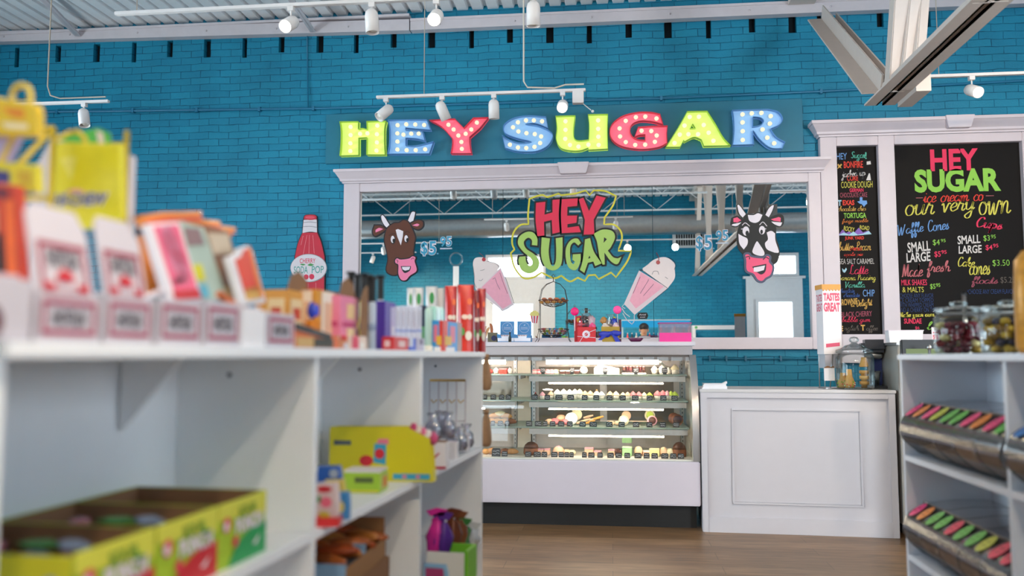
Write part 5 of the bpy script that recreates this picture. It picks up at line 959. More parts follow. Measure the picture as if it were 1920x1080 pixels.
# ================================================================== WHITE COUNTER AND WHAT STANDS ON AND BEHIND IT
CR_ = R(-3.2); CTP = Vector((.594, 5.878, 0)); CW, CD_, CH = 1.232, .62, .94
ct = thing('counter', 'white panelled service counter right of the bakery case', 'counter', CTP, CR_)
CWM = mc('#c8c4c9', .38, var=.02)
MB(CWM).bx(0, CW, .012, CD_, 0, CH-.022).o('carcass', ct)
MB(mc('#cdc9c9', .3, var=.02)).bx(-.004, CW+.006, -.008, CD_+.01, CH-.0215, CH).o('worktop', ct, bevel=.003)
m = MB(CWM); m.bx(.002, .042, -.004, .0118, .0, CH-.023); m.bx(CW-.042, CW, -.004, .0118, .0, CH-.023); m.bx(.042, CW-.042, -.004, .0118, CH-.058, CH-.023); m.bx(.042, CW-.042, -.004, .0118, 0, .1); m.o('face_frame', ct, bevel=.002)
m = MB(CWM); a, b, c, d = .2, CW-.21, .185, CH-.125
for q in ((a, b, d-.014, d), (a, b, c, c+.014), (a, a+.014, c+.014, d-.014), (b-.014, b, c+.014, d-.014)): m.bx(q[0], q[1], .002, .0118, q[2], q[3])
m.o('panel_moulding', ct, bevel=.003)
def cl(px, v, py=731):   # counter-local point at depth v, in the room
    n = Vector((-sin(CR_), cos(CR_), 0)); d = ray(px, py); C = Vector((0, 0, CZ)); t_ = ((CTP-C).dot(n)+v)/d.dot(n); return C+d*t_
p = cl(1339, .12); t = thing('paper_tray', 'low white paper stack at the left end of the counter', 'paper', (p.x, p.y, CH), CR_)
m = MB(PAPER)
for k in range(6): m.box(.002*((k*7) % 3), .001*k, .006*k, .165-.004*k, .12, .0055)
m.o('sheets', t); m = MB(PAPER); m.plate([[(-.08, .036), (.0, .03), (.05, .034), (.083, .05), (.083, .036)]], -.06, .05); m.o('curled_sheet', t)
# sweets jar with wafer cones
p = cl(1604, .17); t = thing('glass_jar', 'large lidded glass jar of wafer cones at the right of the counter', 'jar', (p.x, p.y, CH))
GJ = clear('#f6faf9', .0, .02, name='jar_glass')
MB(GJ).lathe([(.1, 0), (.118, .012), (.122, .03), (.122, .21), (.112, .235), (.1, .24)], 32).o('jar_body', t)
MB(GJ).lathe([(.118, .242), (.124, .25), (.122, .262), (.085, .275), (.06, .292), (.03, .3), (.018, .31)], 8).lathe([(.012, .308), (.03, .318), (.034, .333), (.022, .348), (0, .352)], 8).o('lid', t); MB(clear('#e8f4f2', .3, .02)).lathe([(.108, 0.002), (.108, .008), (0, .008)], 28).o('jar_base', t)
WAF = mc('#d8a45c', .7, var=.15, nscale=50); WAF2 = mc('#e0b878', .7, var=.12, nscale=50)
def wafer(t_, n):
    for k in range(n): MB(WAF2 if k % 2 else WAF).lathe([(.017, .036*k), (.02, .036*k+.02), (.03, .036*k+.024), (.031, .036*k+.044), (.027, .036*k+.045), (.022, .036*k+.026), (0, .036*k+.026)], 18).o('cone', t_)
for px, lab, kind, dy in ((1581, 'short wafer cone with green sprinkles at left in the jar', 1, 0), (1593, 'wafer cone with bright sprinkles in the middle of the jar', 2, -.02), (1621, 'tall stack of cake cones at right in the jar', 3, .0)):
    q = cl(px, .17+dy); c = thing('wafer_cone', lab, 'cone', (q.x, q.y, CH+.0085), 0, 'wafer cones in the glass jar')
    if kind == 3: wafer(c, 3); MB(WAF).lathe([(.024, .14), (.03, .145), (.018, .185), (.016, .205), (0, .205)], 16).o('top_cone', c)
    else:
        h = .1 if kind == 1 else .125
        MB(WAF).lathe([(.03, .0), (.034, .04), (.02, h*.62), (.017, h), (.014, h), (0, h*.9)], 18).o('cone', c); m = MB(mc('#8fae30', .5), mc('#d84a3c', .5), mc('#f0e8d8', .5))
        for i in range(34):
            a = random.uniform(0, 6.28); z = random.uniform(.006, .05); r_ = .033+.001*(i % 3); m.ball(r_*cos(a), r_*sin(a), z, .005, mi=0 if kind == 1 and i % 4 else i % 3, seg=6, rings=4)
        m.o('sprinkles', c)
# cone sleeve stand
p = cl(1557, .3); yb = p.y
def zz(py): return on_y(1557, py, yb).z
t = thing('cone_dispenser', 'tall white cone sleeve with red capitals on a wire stand', 'cone dispenser', (p.x, p.y, CH), R(8))
z0, z1 = zz(664)-CH, zz(535)-CH
m = MB(mc('#ece4e6', .5, var=.02), mc('#d84a68', .5), mc('#e8a24a', .5)); m.bx(-.06, .062, -.06, .06, z0, z1, 0)
m.text('TASTES', .002, z1-.085, .112, .056, -.0606, 1, .05); m.text('GREAT', .002, z1-.155, .112, .064, -.0606, 1, .05)
m.at(rz=R(-90)).text('TASTES', 0, z1-.09, .1, .05, -.0606, 1, .02); m.text('GREAT', 0, z1-.155, .1, .055, -.0606, 1, .02); m.at()
m.plate([[(.0-.045, z0+.045), (.05, z0+.055), (.05, z0+.08), (-.045, z0+.07)]], -.0612, -.0606, 1); m.o('sleeve', t)
m = MB(mc('#e09a3c', .5, var=.05)); m.bx(-.064, .066, -.064, .064, z1-.03, z1+.002)
for i in range(6): m.plate([[(-.064+.0217*i, z1-.03), (-.064+.0217*(i+1), z1-.03), (-.064+.0217*(i+.5), z1-.045)]], -.0645, -.06)
m.o('orange_cap', t)
m = MB(clear('#f2eef4', .15, .05, .5)); m.bx(-.052, .054, -.052, .052, zz(690)-CH, z0); m.o('lower_sleeve', t)
m = MB(STEEL); m.tube([(-.03, -.07, .0), (-.01, -.055, .14), (0, -.055, z0)], .004); m.tube([(.05, .0, .0), (.05, .058, .1), (.05, .062, z1*.6)], .004); m.tube([(-.05, .06, .0), (-.05, .062, z1*.6)], .004); m.bx(-.06, .06, -.075, .06, 0, .006); m.o('stand', t)
p = cl(1555, .2, 700); t = thing('paper_bag', 'small white paper bag with torn brown edge hanging on the cone stand', 'paper bag', (p.x, p.y, CH+.055), R(5)); m = MB(PAPER, mc('#8a5c34', .8)); m.bx(-.035, .035, -.004, .004, 0, .085, 0); m.plate([[(-.035, .085), (.035, .088), (.03, .098), (.01, .093), (-.01, .1), (-.03, .092)]], -.004, .004, 1); m.o('bag', t); MB(STEEL).tube([(-.03, .006, -.055), (-.03, .006, .09)], .003, 6).o('clip_wire', t)
# spindle drink mixer
p = cl(1640, .36); t = thing('drink_mixer', 'dark grey drink mixer with steel cup rim behind the glass jar', 'drink mixer', (p.x, p.y, CH), R(-10))
MB(mc('#3c3d44', .3, .4)).bx(-.085, .085, -.1, .1, .245, .335).o('motor_head', t, bevel=.025); MB(STEEL).lathe([(.04, .2), (.06, .215), (.064, .244), (0, .244)], 24).o('collar', t)
MB(mc('#1d2c6c', .3, .2)).bx(-.012, .062, .03, .1, .02, .246).o('column', t, bevel=.01); MB(mc('#2a2a30', .4)).bx(-.08, .085, -.09, .11, 0, .02).o('base', t, bevel=.006); MB(clear('#e8f0f2', .2, .02, .1)).lathe([(.03, .021), (.042, .12), (.04, .12), (.028, .024)], 20).o('glass', t)
# stainless cabinet right of the counter
q = CTP+Vector((cos(CR_), sin(CR_), 0))*(CW+.022)+Vector((-sin(CR_), cos(CR_), 0))*-.02; t = thing('steel_cabinet', 'tall brushed stainless cabinet behind the right white shelf', 'cabinet', (q.x, q.y, 0), CR_); ST = mc('#bdb6ac', .35, .35, var=.05)
MB(ST).bx(0, 1.6, 0, .8, .08, 1.232).o('body', t, bevel=.006); MB(mc('#b5aea4', .35, .6)).bx(.03, .8, -.015, -.001, .12, 1.15).bx(.81, 1.57, -.015, -.001, .12, 1.15).o('door', t, bevel=.004); MB(STEEL).tube([(.74, -.016, .9), (.74, -.05, .9), (.74, -.05, 1.05), (.74, -.016, 1.05)], .008).o('handle', t); MB(BLACK).bx(.04, 1.56, .05, .75, 0, .08).o('plinth', t); MB(mc('#d4d0cc', .3, .8)).bx(-.01, 1.61, -.012, .81, 1.233, 1.25).o('cabinet_top', t)
p = on_y(1695, 630, 5.9); t = thing('paper_box', 'long white paper tray on top of the steel cabinet', 'box', (p.x, 5.9, 1.2505), R(-6)); MB(PAPER).prism([(-.1, 0), (.095, 0), (.105, .075), (-.105, .075)], -.06, .06).o('box_body', t); MB(PW).prism([(-.108, .075), (.108, .075), (.108, .08), (-.108, .08)], -.063, .063).o('lid', t)
p = on_y(1754, 630, 5.9); t = thing('small_sign', 'small white card with red print on the steel cabinet', 'sign', (p.x, 5.9, 1.2505)); m = MB(PW, mc('#d83a58', .5)); m.bx(-.022, .022, 0, .004, 0, .1, 0); m.rect(-.016, .016, .02, .05, -.0008, 1); m.rect(-.016, .016, .06, .07, -.0008, 1); m.o('card', t); MB(BLACK).bx(-.02, .02, .004, .03, 0, .004).o('foot', t)
# card terminal / till screen in front of it on a low side counter
t = thing('side_counter', 'low dark side counter hidden behind the right shelf under the till', 'counter', (2.0, 5.2, 0)); MB(mc('#6a6662', .5)).bx(0, 1.4, 0, .5, 0, .9).o('body', t); MB(mc('#a8a4a0', .4)).bx(-.01, 1.41, -.01, .51, .9, .93).o('worktop', t)
p = on_y(1728, 650, 5.4); t = thing('till_screen', 'black framed till screen with pale green display above right shelf', 'screen', (p.x+.03, 5.4, .93), R(4)); m = MB(BLACK); m.bx(-.15, .15, 0, .03, .05, .33); m.o('bezel', t, bevel=.006); MB(emis('#b8cf9a', .55), emis('#6c9a98', .4)).rect(-.125, .135, .1, .275, -.0012, 1).rect(-.125, .135, .245, .275, -.0022, 0).rect(-.03, .135, .1, .245, -.0022, 0).o('display', t); MB(BLACK).bx(-.05, .05, .0, .06, .02, .06).bx(-.1, .1, -.08, .1, 0, .02).o('stand', t)
p = on_y(1746, 650, 5.25); t = thing('bell_post', 'slim steel post with a ball top before the till screen', 'post', (p.x, 5.28, .93)); MB(STEEL).lathe([(.04, 0), (.04, .006), (.008, .012), (.008, .27), (0, .27)], 14).o('post', t); MB(STEEL).ball(0, 0, .282, .016).o('ball', t)
# ================================================================== LEFT WHITE SHELF UNIT
LA = R(86.7); LO = Vector((-.457, 3.042, 0)); LX = Vector((cos(LA), sin(LA), 0)); LY = Vector((-sin(LA), cos(LA), 0)); LT_ = 1.175
SHW = mc('#eff1f5', .4, var=.02)
def lw(px, py=655, v=0.0):       # room point on the plane v behind the shelf front
    d = ray(px, py); C = Vector((0, 0, CZ)); return C+d*(((LO-C).dot(LY)+v)/d.dot(LY))
def lx(px, v=0.0, py=655): return (lw(px, py, v)-LO).dot(LX)
def lpt(x, v, z): p = LO+LX*x+LY*v; return Vector((p.x, p.y, z))
su = thing('shelf_unit', 'long white open shelf unit at the left with sweets on top', 'shelf unit', LO, LA)
X3, X2, X1, TH = -.787, -1.494, -2.27, .017
MB(SHW).bx(X1-.01, .006, -.008, .57, LT_-TH, LT_).o('top_board', su, bevel=.0015)
for x, n_ in ((X1, 'end_panel'), (X2, 'divider'), (X3, 'divider'), (-.0, 'end_panel')): MB(SHW).bx(x-TH, x, 0, .56, .0, LT_-TH-.0005).o(n_, su, bevel=.001)
for a, b in ((X1, X2), (X2, X3), (X3, 0)):
    MB(SHW).bx(a+.0005, b-TH-.0005, .276, .286, .06, LT_-TH-.0005).o('back_panel', su)
    for z in (.84, .524, .2): MB(SHW).bx(a+.0005, b-TH-.0005, 0, .2755, z-TH, z).o('shelf_board', su, bevel=.001)
    MB(SHW).bx(a+.0005, b-TH-.0005, .04, .055, 0, .18).o('kick_board', su)
    MB(SHW).add([(b-.2, .27, LT_-.018), (b-.2, .16, LT_-.018), (b-.2, .27, LT_-.14), (b-.185, .27, LT_-.018), (b-.185, .16, LT_-.018), (b-.185, .27, LT_-.14)], [(0, 1, 2), (5, 4, 3), (0, 3, 4, 1), (1, 4, 5, 2), (2, 5, 3, 0)]).o('brace', su)
    m = MB(mc('#7a7c84', .5)); m.at(b-TH-.0012, .17, LT_-.05, ry=R(-90)).lathe([(.005, 0), (0, .001)], 10); m.o('screw_cap', su)
def lthing(name, label, cat, px, v=.0, z=None, drz=0, group=None, dx=0): return thing(name, label, cat, lpt(lx(px, v)+dx, v, LT_ if z is None else z), LA+R(drz), group)
REDL = mc('#a83450', .5); INKT = mc('#2b2c34', .5); CARD = mc('#c6c0ca', .5, var=.02)
# lollipop cartons with a red ruled label on the front; the two nearest have a tall header card
def lolly_box(t, w_, h, header=False):
    m = MB(CARD); m.bx(-w_/2, w_/2, 0, .0015, 0, h); m.bx(-w_/2, w_/2, .098, .0995, 0, h); m.bx(-w_/2, -w_/2+.0015, .0015, .098, 0, h); m.bx(w_/2-.0015, w_/2, .0015, .098, 0, h); m.bx(-w_/2, w_/2, .0015, .098, 0, .0015); m.o('tray', t)
    m = MB(REDL, INKT); a, b = w_*.42, h*.86
    m.frame(-a, a, h*.14, b, .0056, -.0008, 0); m.text('HOTLIX', 0, h*.5, a*1.25, h*.3, -.0012, 1, .03); m.o('label', t)
    if header:
        k = Matrix.Rotation(R(-11), 4, 'X'); m = MB(CARD, mc('#98143a', .5), INKT, mc('#c02030', .5)); m.M = Matrix.Translation((.004, .006, h*.8)) @ k
        m.plate([[(-w_/2+.004, 0), (w_/2-.004, 0), (w_/2-.004, .085), (w_/2-.02, .108), (-w_/2+.012, .108), (-w_/2+.004, .096)]], 0, .002, 0); m.frame(-w_*.36, w_*.38, .008, .068, .0062, -.0006, 1)
        m.text('HOTLIX', .002, .05, w_*.5, .02, -.001, 2, .03); m.plate([[(-.014, .03), (0, .04, 1), (.016, .032), (.012, .024), (-.01, .024)]], -.0016, -.0008, 3); m.rect(-w_*.34, -w_*.16, .014, .022, -.0014, 3); m.rect(w_*.18, w_*.36, .014, .022, -.0014, 3); m.o('header_card', t)
LB = [(62, 187, 550, True, 'nearest white lollipop carton with red ruled label and tall header'), (193, 285, 556, True, 'second white lollipop carton from near end, with tall header card'), (294, 377, 562, False, 'white lollipop carton below the pink candy packet'), (382, 450, 566, False, 'white lollipop carton before the red glove shaped card'), (498, 552, 588, False, 'white lollipop carton beside the blank white box')]
for a, b, py, hd, lab in LB:
    xa, xb = lx(a), lx(b); h = lw((a+b)/2, py).z-LT_; c = (xa+xb)/2; t = thing('lollipop_carton', lab, 'carton', lpt(c, .0, LT_), LA, 'white lollipop cartons along the shelf edge'); lolly_box(t, xb-xa-.003, h, hd)
xa, xb = lx(452), lx(497); t = thing('blank_box', 'plain blank white box between two lollipop cartons', 'box', lpt((xa+xb)/2, .0, LT_), LA); MB(mc('#efecef', .45)).bx(-(xb-xa)/2, (xb-xa)/2, 0, .08, 0, lw(475, 580).z-LT_).o('carton_body', t); MB(PW).bx(-.02, .02, .001, .07, lw(475, 580).z-LT_, lw(475, 580).z-LT_+.003).o('flap', t)
# packets with orange header cards leaning in the cartons
def packet(label, pts, colr, v, fill=None, header=True, art=None, nm_='candy_packet', group='leaning candy packets'):
    """outline in pixels, lying on a plane tilted back into the shelf"""
    tilt = R(20); base = lw(*pts[-1], v); zb = LT_+.012; px0 = pts[0]; n = (LY*cos(tilt)*-1+Vector((0, 0, 1))*-sin(tilt)); 
    n = Vector((0, 0, 0))-LY*cos(tilt)+Vector((0, 0, sin(tilt))); o = lpt(0, v, zb); U = LX; Wv = (LY*sin(tilt)+Vector((0, 0, cos(tilt))))
    def f(px, py):
        d = ray(px, py); C = Vector((0, 0, CZ)); p = C+d*((o-C).dot(n)/d.dot(n)); return ((p-o).dot(U), (p-o).dot(Wv))
    q = [f(*p[:2])+tuple(p[2:]) for p in pts]; x0 = sum(p[0] for p in q)/len(q); t = thing(nm_, label, 'candy packet', lpt(x0, v, zb), LA, group)
    M_ = Matrix.Rotation(-tilt, 4, 'X'); m = MB(mc(colr, .3, var=.06)); m.M = M_; m.plate([[(p[0]-x0, p[1])+tuple(p[2:]) for p in q]], -.004, .004, 0, bevel=.002); m.o('packet_body', t)
    for c, name, pp in (art or []):
        g = [f(*p[:2])+tuple(p[2:]) for p in pp]; m = MB(mc(c, .35, var=.1)); m.M = M_; m.plate([catmull([(p[0]-x0, p[1])+tuple(p[2:]) for p in g])], -.0078, -.0065); m.o(name, t)
    return t
s = 1
packet('pink and red candy packet with white edge leaning in its carton', [(272, 424), (330, 420), (372, 565), (316, 570)], '#e9e4ea', .03, art=[('#ec5f86', 'pink_front', [(280, 428), (326, 424), (362, 545), (318, 548)]), ('#f59cc0', 'pale_figure', [(292, 440, s), (316, 436, s), (346, 520, s), (326, 530, s)]), ('#c41c30', 'red_band', [(316, 548), (364, 544), (370, 562), (320, 566)]), ('#7c2038', 'dark_mark', [(316, 526), (338, 522), (336, 535), (318, 538)])])
packet('teal and yellow candy packet leaning behind the pink one', [(335, 418), (376, 430), (420, 560), (370, 566)], '#a9bcb0', .05, art=[('#d8cf2c', 'yellow_patch', [(350, 500), (370, 498), (378, 528), (354, 530)]), ('#5cb0c8', 'blue_patch', [(358, 540), (380, 536), (386, 560), (362, 562)]), ('#8a6a70', 'picture', [(338, 430), (366, 432), (376, 462), (346, 464)])])
packet('brown and green candy packet leaning behind the glove card', [(378, 425), (422, 436), (460, 560), (404, 568)], '#8c5a3c', .06, art=[('#4f9c44', 'green_edge', [(380, 490), (386, 490), (410, 556), (402, 560)]), ('#c8b49c', 'pale_top', [(382, 440), (420, 442), (428, 478), (394, 480)]), ('#c8943c', 'amber_patch', [(412, 540), (440, 536), (446, 556), (416, 560)])])
for k, (pts, lab) in enumerate((([(258, 410), (300, 402, s), (372, 400), (368, 420), (300, 424, s), (268, 426)], 'orange printed header card highest over the candy packets'), ([(300, 412), (345, 412, s), (408, 418), (404, 436), (345, 430, s), (308, 430)], 'orange printed header card in the middle over the candy packets'), ([(345, 424), (395, 424, s), (437, 430), (428, 444), (390, 440, s), (350, 438)], 'orange printed header card lowest over the candy packets'))):
    packet(lab, pts, '#e88a34', .055+.012*k, art=[('#d8452c', 'red_edge', [(p[0]+2, p[1]-(3 if i > 2 else -9)) for i, p in enumerate(pts)])], nm_='header_card', group='orange header cards')
packet('red and orange glove shaped candy card with white edge', [(424, 484), (440, 478), (446, 468, s), (458, 464, s), (468, 474, s), (492, 566), (450, 572)], '#eae6ea', .02, art=[('#e03422', 'red_glove', [(434, 490), (446, 484), (450, 473, s), (459, 470, s), (466, 490), (480, 550), (452, 552)]), ('#f08a3c', 'orange_edge', [(460, 470, s), (467, 480, s), (488, 560), (478, 562)]), ('#d8a24c', 'amber_foot', [(450, 545), (478, 540), (482, 562), (456, 566)])], nm_='glove_card')
p = lpt(lx(440, .02), .02, LT_+.055); t = thing('candy_stick', 'orange candy stick leaning on the carton below the glove card', 'candy stick', p, LA); MB(mc('#e8702c', .4)).tube([(-.035, .01, .025), (.03, -.012, -.012)], .006, 8).o('stick', t); MB(PW).tube([(.02, -.012, -.014), (.075, .0, .01)], .003, 6).o('paper_stick', t)
p = lpt(lx(262, .05), .05, LT_+.055); t = thing('candy_stick', 'white paper lollipop stick lying across the second carton', 'candy stick', p, LA); MB(PW).tube([(-.045, -.01, -.005), (.05, .0, .022)], .0035, 6).o('paper_stick', t)
p = lw(268, 470, .24); t = thing('orange_jar', 'orange candy bottle with dark lid behind the packets', 'bottle', lpt(lx(268, .24), .24, LT_), LA); h = lw(268, 425, .24).z-LT_; MB(mc('#d0762c', .3, var=.25)).lathe([(.022, 0), (.026, .01), (.026, h*.8), (.016, h*.92), (.016, h)], 20).o('bottle', t); MB(mc('#182444', .4)).lathe([(.02, h*.93), (.021, h+.02), (0, h+.022)], 18).o('cap', t)
t = thing('teal_box', 'pale teal card box behind the second lollipop carton', 'box', lpt(lx(275, .12), .12, LT_), LA); MB(mc('#9cc8bf', .5)).bx(-.05, .05, 0, .05, 0, .075).o('box_body', t); MB(PW).bx(-.05, .05, .0, .05, .075, .077).o('lid', t)
# ------------------------------------------------------------------ yellow candy rack and its bags (they face the viewer)
YEL = mc('#d9bb2c', .4, var=.08); YP = 1.22
def w2(px, py, y=YP): return on_y(px, py, y)
rk = thing('candy_rack', 'yellow wire candy rack with white side panels on the left shelf', 'candy rack', (w2(120, 400).x, YP, LT_))
def rl(px, py, y=YP): p = w2(px, py, y); return (p.x-rk.location.x, p.y-YP, p.z-LT_)
m = MB(YEL)
def on_board(q): return (q[0], q[1], .0)
for px, py, y in ((238, 246, 1.24), (100, 240, 1.16)):
    q = rl(px, py, y); m.tube([on_board(q), q], .0042, 8)
q = rl(222, 420, 1.30); m.tube([on_board(q), rl(232, 300, 1.30), rl(238, 246, 1.24)], .003, 8)
m.tube([rl(100, 240, 1.16), rl(78, 240, 1.16), rl(60, 252, 1.1)], .004, 8); m.tube([rl(104, 262, 1.18), rl(128, 250, 1.2), rl(146, 246, 1.2), rl(158, 258, 1.2), rl(162, 278, 1.21)], .0035, 8); m.tube([rl(98, 372, 1.16), rl(30, 372, 1.12)], .0035, 8)
m.tube([rl(20, 325, 1.1), rl(74, 268, 1.14), rl(100, 240, 1.16)], .004, 8); m.tube([rl(104, 270, 1.26), rl(238, 270, 1.26)], .003, 8); m.o('wire_frame', rk)
a, b = rl(240, 300, 1.25), rl(230, 300, 1.25); MB(mc('#d8d0d4', .5)).bx(b[0]-.001, a[0]+.002, .032, .05, .0, rl(235, 290, 1.25)[2]).o('side_panel', rk)
a, b = rl(48, 300, 1.2), rl(99, 300, 1.2); z1 = rl(80, 258, 1.2)[2]; MB(mc('#cfc8d2', .5)).plate([[(a[0], 0), (b[0], 0), (b[0], z1), (b[0]-.02, z1), (a[0]-.0, z1-.045)]], .0, .004).o('side_panel', rk)
def bag(name, label, quad, y, colr, art=(), grp='yellow candy bags', texts=(), hole=True, off=0):
    P = [on_y(q[0], q[1], y) for q in quad]; cx_ = sum(p.x for p in P)/len(P); zb = min(p.z for p in P); t = thing(name, label, 'candy bag', (cx_, y, zb), 0, grp)
    def f(q):
        p = on_y(q[0], q[1], y); return (p.x-cx_, p.z-zb)+tuple(q[2:])
    lo = catmull([f(q) for q in quad]); MB(mc(colr, .3, var=.12, nscale=40)).plate([lo], -.004, .004, 0, bevel=.004).o('bag_body', t)
    for c, nme, pts in art: m = MB(mc(c, .35, var=.15, nscale=50)); m.plate([catmull([f(q) for q in pts])], -.0092, -.0082); m.o(nme, t)
    if texts:
        for tx_, c, px0, px1, py0, py1, bo, dy_ in texts:
            a, b = f((px0, py1)), f((px1, py0)); m = MB(mc(c, .4)); m.text(tx_, (a[0]+b[0])/2, (a[1]+b[1])/2, b[0]-a[0], b[1]-a[1], -.0094-dy_, 0, bo, .25); m.o('lettering', t)
    return t
bag('candy_bag', 'bright yellow chewy sweets bag with blue lettering hanging on the yellow rack', [(104, 272), (226, 276), (230, 425), (108, 425)], 1.2, '#dcd226', [('#e8e06a', 'painted_shine', [(120, 300), (150, 296), (140, 340)]), ('#e4a4a0', 'pink_arc', [(128, 362), (150, 356, 1), (170, 364)])], texts=[('HI-CHEW', '#e8e4f0', 106, 212, 362, 390, .07, 0), ('HI-CHEW', '#2c3a78', 108, 209, 364, 388, .02, .001)])  # the shine is painted on as a paler flat patch
bag('candy_bag', 'green candy bag tucked behind the bright yellow bag', [(112, 275), (115, 262), (186, 246), (200, 252), (203, 278)], 1.26, '#4fae3c', [('#e8d0c8', 'white_end', [(186, 247), (199, 252), (202, 276), (192, 276)])])
bag('candy_bag', 'amber and yellow bag with loop hanger at the top left', [(-30, 185), (70, 202), (74, 214), (72, 252), (-30, 248)], 1.06, '#dcb81e', [('#e08a1c', 'orange_print', [(10, 205), (52, 208), (54, 226), (30, 222)]), ('#e8d8b0', 'pale_print', [(10, 232), (60, 236), (60, 246), (20, 244)])])
lp = MB(YEL); c = on_y(40, 178, 1.06); lp.tube([(.0135*-1, 0, -.018), (-.0135, 0, 0)]+[(.0135*cos(a), 0, .0135*sin(a)) for a in [pi-pi*i/10 for i in range(11)]]+[(.0135, 0, -.018)], .0038, 8); tag(lp.o('hanger_loop', loc=c), 'yellow plastic loop hanger above the amber bag at top left', 'hanger')
bag('candy_bag', 'purple and white bag half hidden at the left edge', [(-30, 250), (36, 256), (10, 312), (-30, 312)], 1.08, '#b8a8d0', [('#d8b020', 'gold_edge', [(30, 256), (38, 260), (12, 314), (2, 312)])])
bag('candy_bag', 'yellow bag with purple print at the left edge', [(-30, 306), (70, 316), (72, 356), (-30, 352)], 1.05, '#d8c828', [('#3a3478', 'purple_print', [(-20, 318), (26, 324), (26, 346), (-20, 344)]), ('#c8a418', 'gold_print', [(40, 322), (66, 324), (66, 346), (42, 342)])])
bag('candy_bag', 'red and orange bag with black lower half at the left edge', [(-30, 345), (36, 355), (44, 520), (-30, 520)], 1.0, '#c23a1c', [('#e8641c', 'orange_swirl', [(18, 380), (34, 376), (40, 516), (24, 516)]), ('#3a1c14', 'black_half', [(-20, 436), (14, 440), (20, 510), (-20, 512)]), ('#e0a878', 'pale_strip', [(-25, 390), (4, 392), (6, 500), (-25, 500)]), ('#6a2030', 'purple_top', [(0, 352), (24, 356), (24, 376), (0, 372)])])
t = thing('white_carton', 'white carton with dark red window at the far left of shelf top', 'carton', lpt(lx(20)-.03, .0, LT_), LA); h = lw(30, 522).z-LT_; MB(CARD, mc('#5a1c24', .4), mc('#6a8038', .5)).bx(-.075, lx(58)-lx(20)+.03, 0, .1, 0, h, 0).disc(-.002, h*.3, .02, .018, -.001, 1, 16).disc(-.006, h*.28, .01, .008, -.0015, 2, 10).o('carton_body', t, bevel=.002); MB(CARD).bx(-.07, .04, .002, .09, h, h+.003).o('lid', t)
# ------------------------------------------------------------------ far end of the shelf top
def tb(name, label, cat, px0, px1, pyt, v, colr, dep=.03, art=(), drz=0, grp=None, zb=None, rough=.4):
    xa, xb = lx(px0, v), lx(px1, v); zb = LT_ if zb is None else zb; h = lw((px0+px1)/2, pyt, v).z-zb; t = thing(name, label, cat, lpt((xa+xb)/2, v, zb), LA+R(drz), grp); W_ = xb-xa
    m = MB(mc(colr, rough, var=.06), *[mc(a[0], rough, var=.1) for a in art]); m.bx(-W_/2, W_/2, 0, dep, 0, h, 0)
    for i, a in enumerate(art):
        x0, x1, z0, z1 = a[1:5]; m.rect(-W_/2+W_*x0, -W_/2+W_*x1, h*z0, h*z1, -.0008-.0004*i, i+1); m.at(-W_/2, 0, 0, rz=R(-90)); m.rect(-dep*(x1), -dep*x0, h*z0, h*z1, -.0008-.0004*i, i+1); m.at()
    m.o('carton_body', t, bevel=.0015); return t, W_, h
def flap(t, W_, h, k=0):
    MB(KRAFT).plate([[(-W_*.45, h), (W_*.45, h), (W_*.3, h+.03, 1), (0, h+.042, 1), (-W_*.3, h+.03, 1)]], .004, .006).o('kraft_flap', t)
t, W_, h = tb('tall_carton', 'amber candy carton with kraft flap at the left of the tall cartons', 'carton', 538, 583, 546, .1, '#d89a48', .07, [('#e8cfa0', .1, .6, .3, .85), ('#c84a30', .2, .5, .5, .7), ('#f0e8e4', .7, .95, .8, .95)]); flap(t, W_, h)
t, W_, h = tb('tall_carton', 'cream striped candy carton with amber edges', 'carton', 592, 636, 546, .07, '#d8962c', .05, [('#f4e8d8', .2, .75, .02, .98), ('#e0b898', .3, .65, .2, .8)])
t, W_, h = tb('tall_carton', 'pink candy carton with round yellow fruit and kraft flap', 'carton', 637, 670, 556, .05, '#ea86a8', .05, [('#f0c890', .35, .8, .58, .86), ('#f0d0a0', .35, .8, .15, .4), ('#c84878', .1, .9, .42, .52)]); flap(t, W_, h)
t = lthing('blue_egg', 'shiny royal blue candy egg between the amber cartons', 'candy egg', 586, .08); MB(mc('#1c3cc0', .2)).ball(0, 0, lw(586, 582, .08).z-LT_, .013, .013, .022).o('egg', t); MB(mc('#c8781c', .5)).lathe([(.014, 0), (.016, lw(586, 600, .08).z-LT_), (0, lw(586, 600, .08).z-LT_)], 14).o('egg_cup', t)
xa, xb = lx(552, .01), lx(634, .01); W_ = xb-xa; t = thing('display_tray', 'orange display tray with a sloping black edge at the front of shelf top', 'tray', lpt((xa+xb)/2, .01, LT_), LA); z1, z2 = lw(556, 606, .01).z-LT_, lw(618, 628, .01).z-LT_
MB(mc('#d9662a', .4, var=.05)).prism([(-W_/2, 0), (W_/2, 0), (W_/2, z2), (W_*.3, z2), (-W_/2, z1)], 0, .004).prism([(-W_/2, 0), (W_/2, 0), (W_/2, z2), (W_*.3, z2), (-W_/2, z1)], .06, .064).bx(W_/2-.004, W_/2, .004, .06, 0, z2).o('tray_sides', t); MB(mc('#1c1a1c', .4)).prism([(-W_/2, z1+.001), (W_*.3, z2+.001), (W_*.3, z2-.01), (-W_/2, z1-.012)], -.002, -.0004).o('black_edge', t); MB(mc('#c8a26c', .6)).bx(-W_/2+.004, -W_*.12, -.003, -.0005, .002, z2*.75).o('tan_label', t); MB(mc('#3c3c36', .5)).bx(-W_*.1, W_*.34, -.003, -.0005, .002, z2*.7).o('dark_label', t)
t, W_, h = tb('sweet_carton', 'small red and cream carton with white flower before the pink carton', 'carton', 655, 688, 630, .01, '#e6cfc0', .04, [('#d83058', .12, .5, .02, .98), ('#f0ece4', .55, .8, .1, .5)])
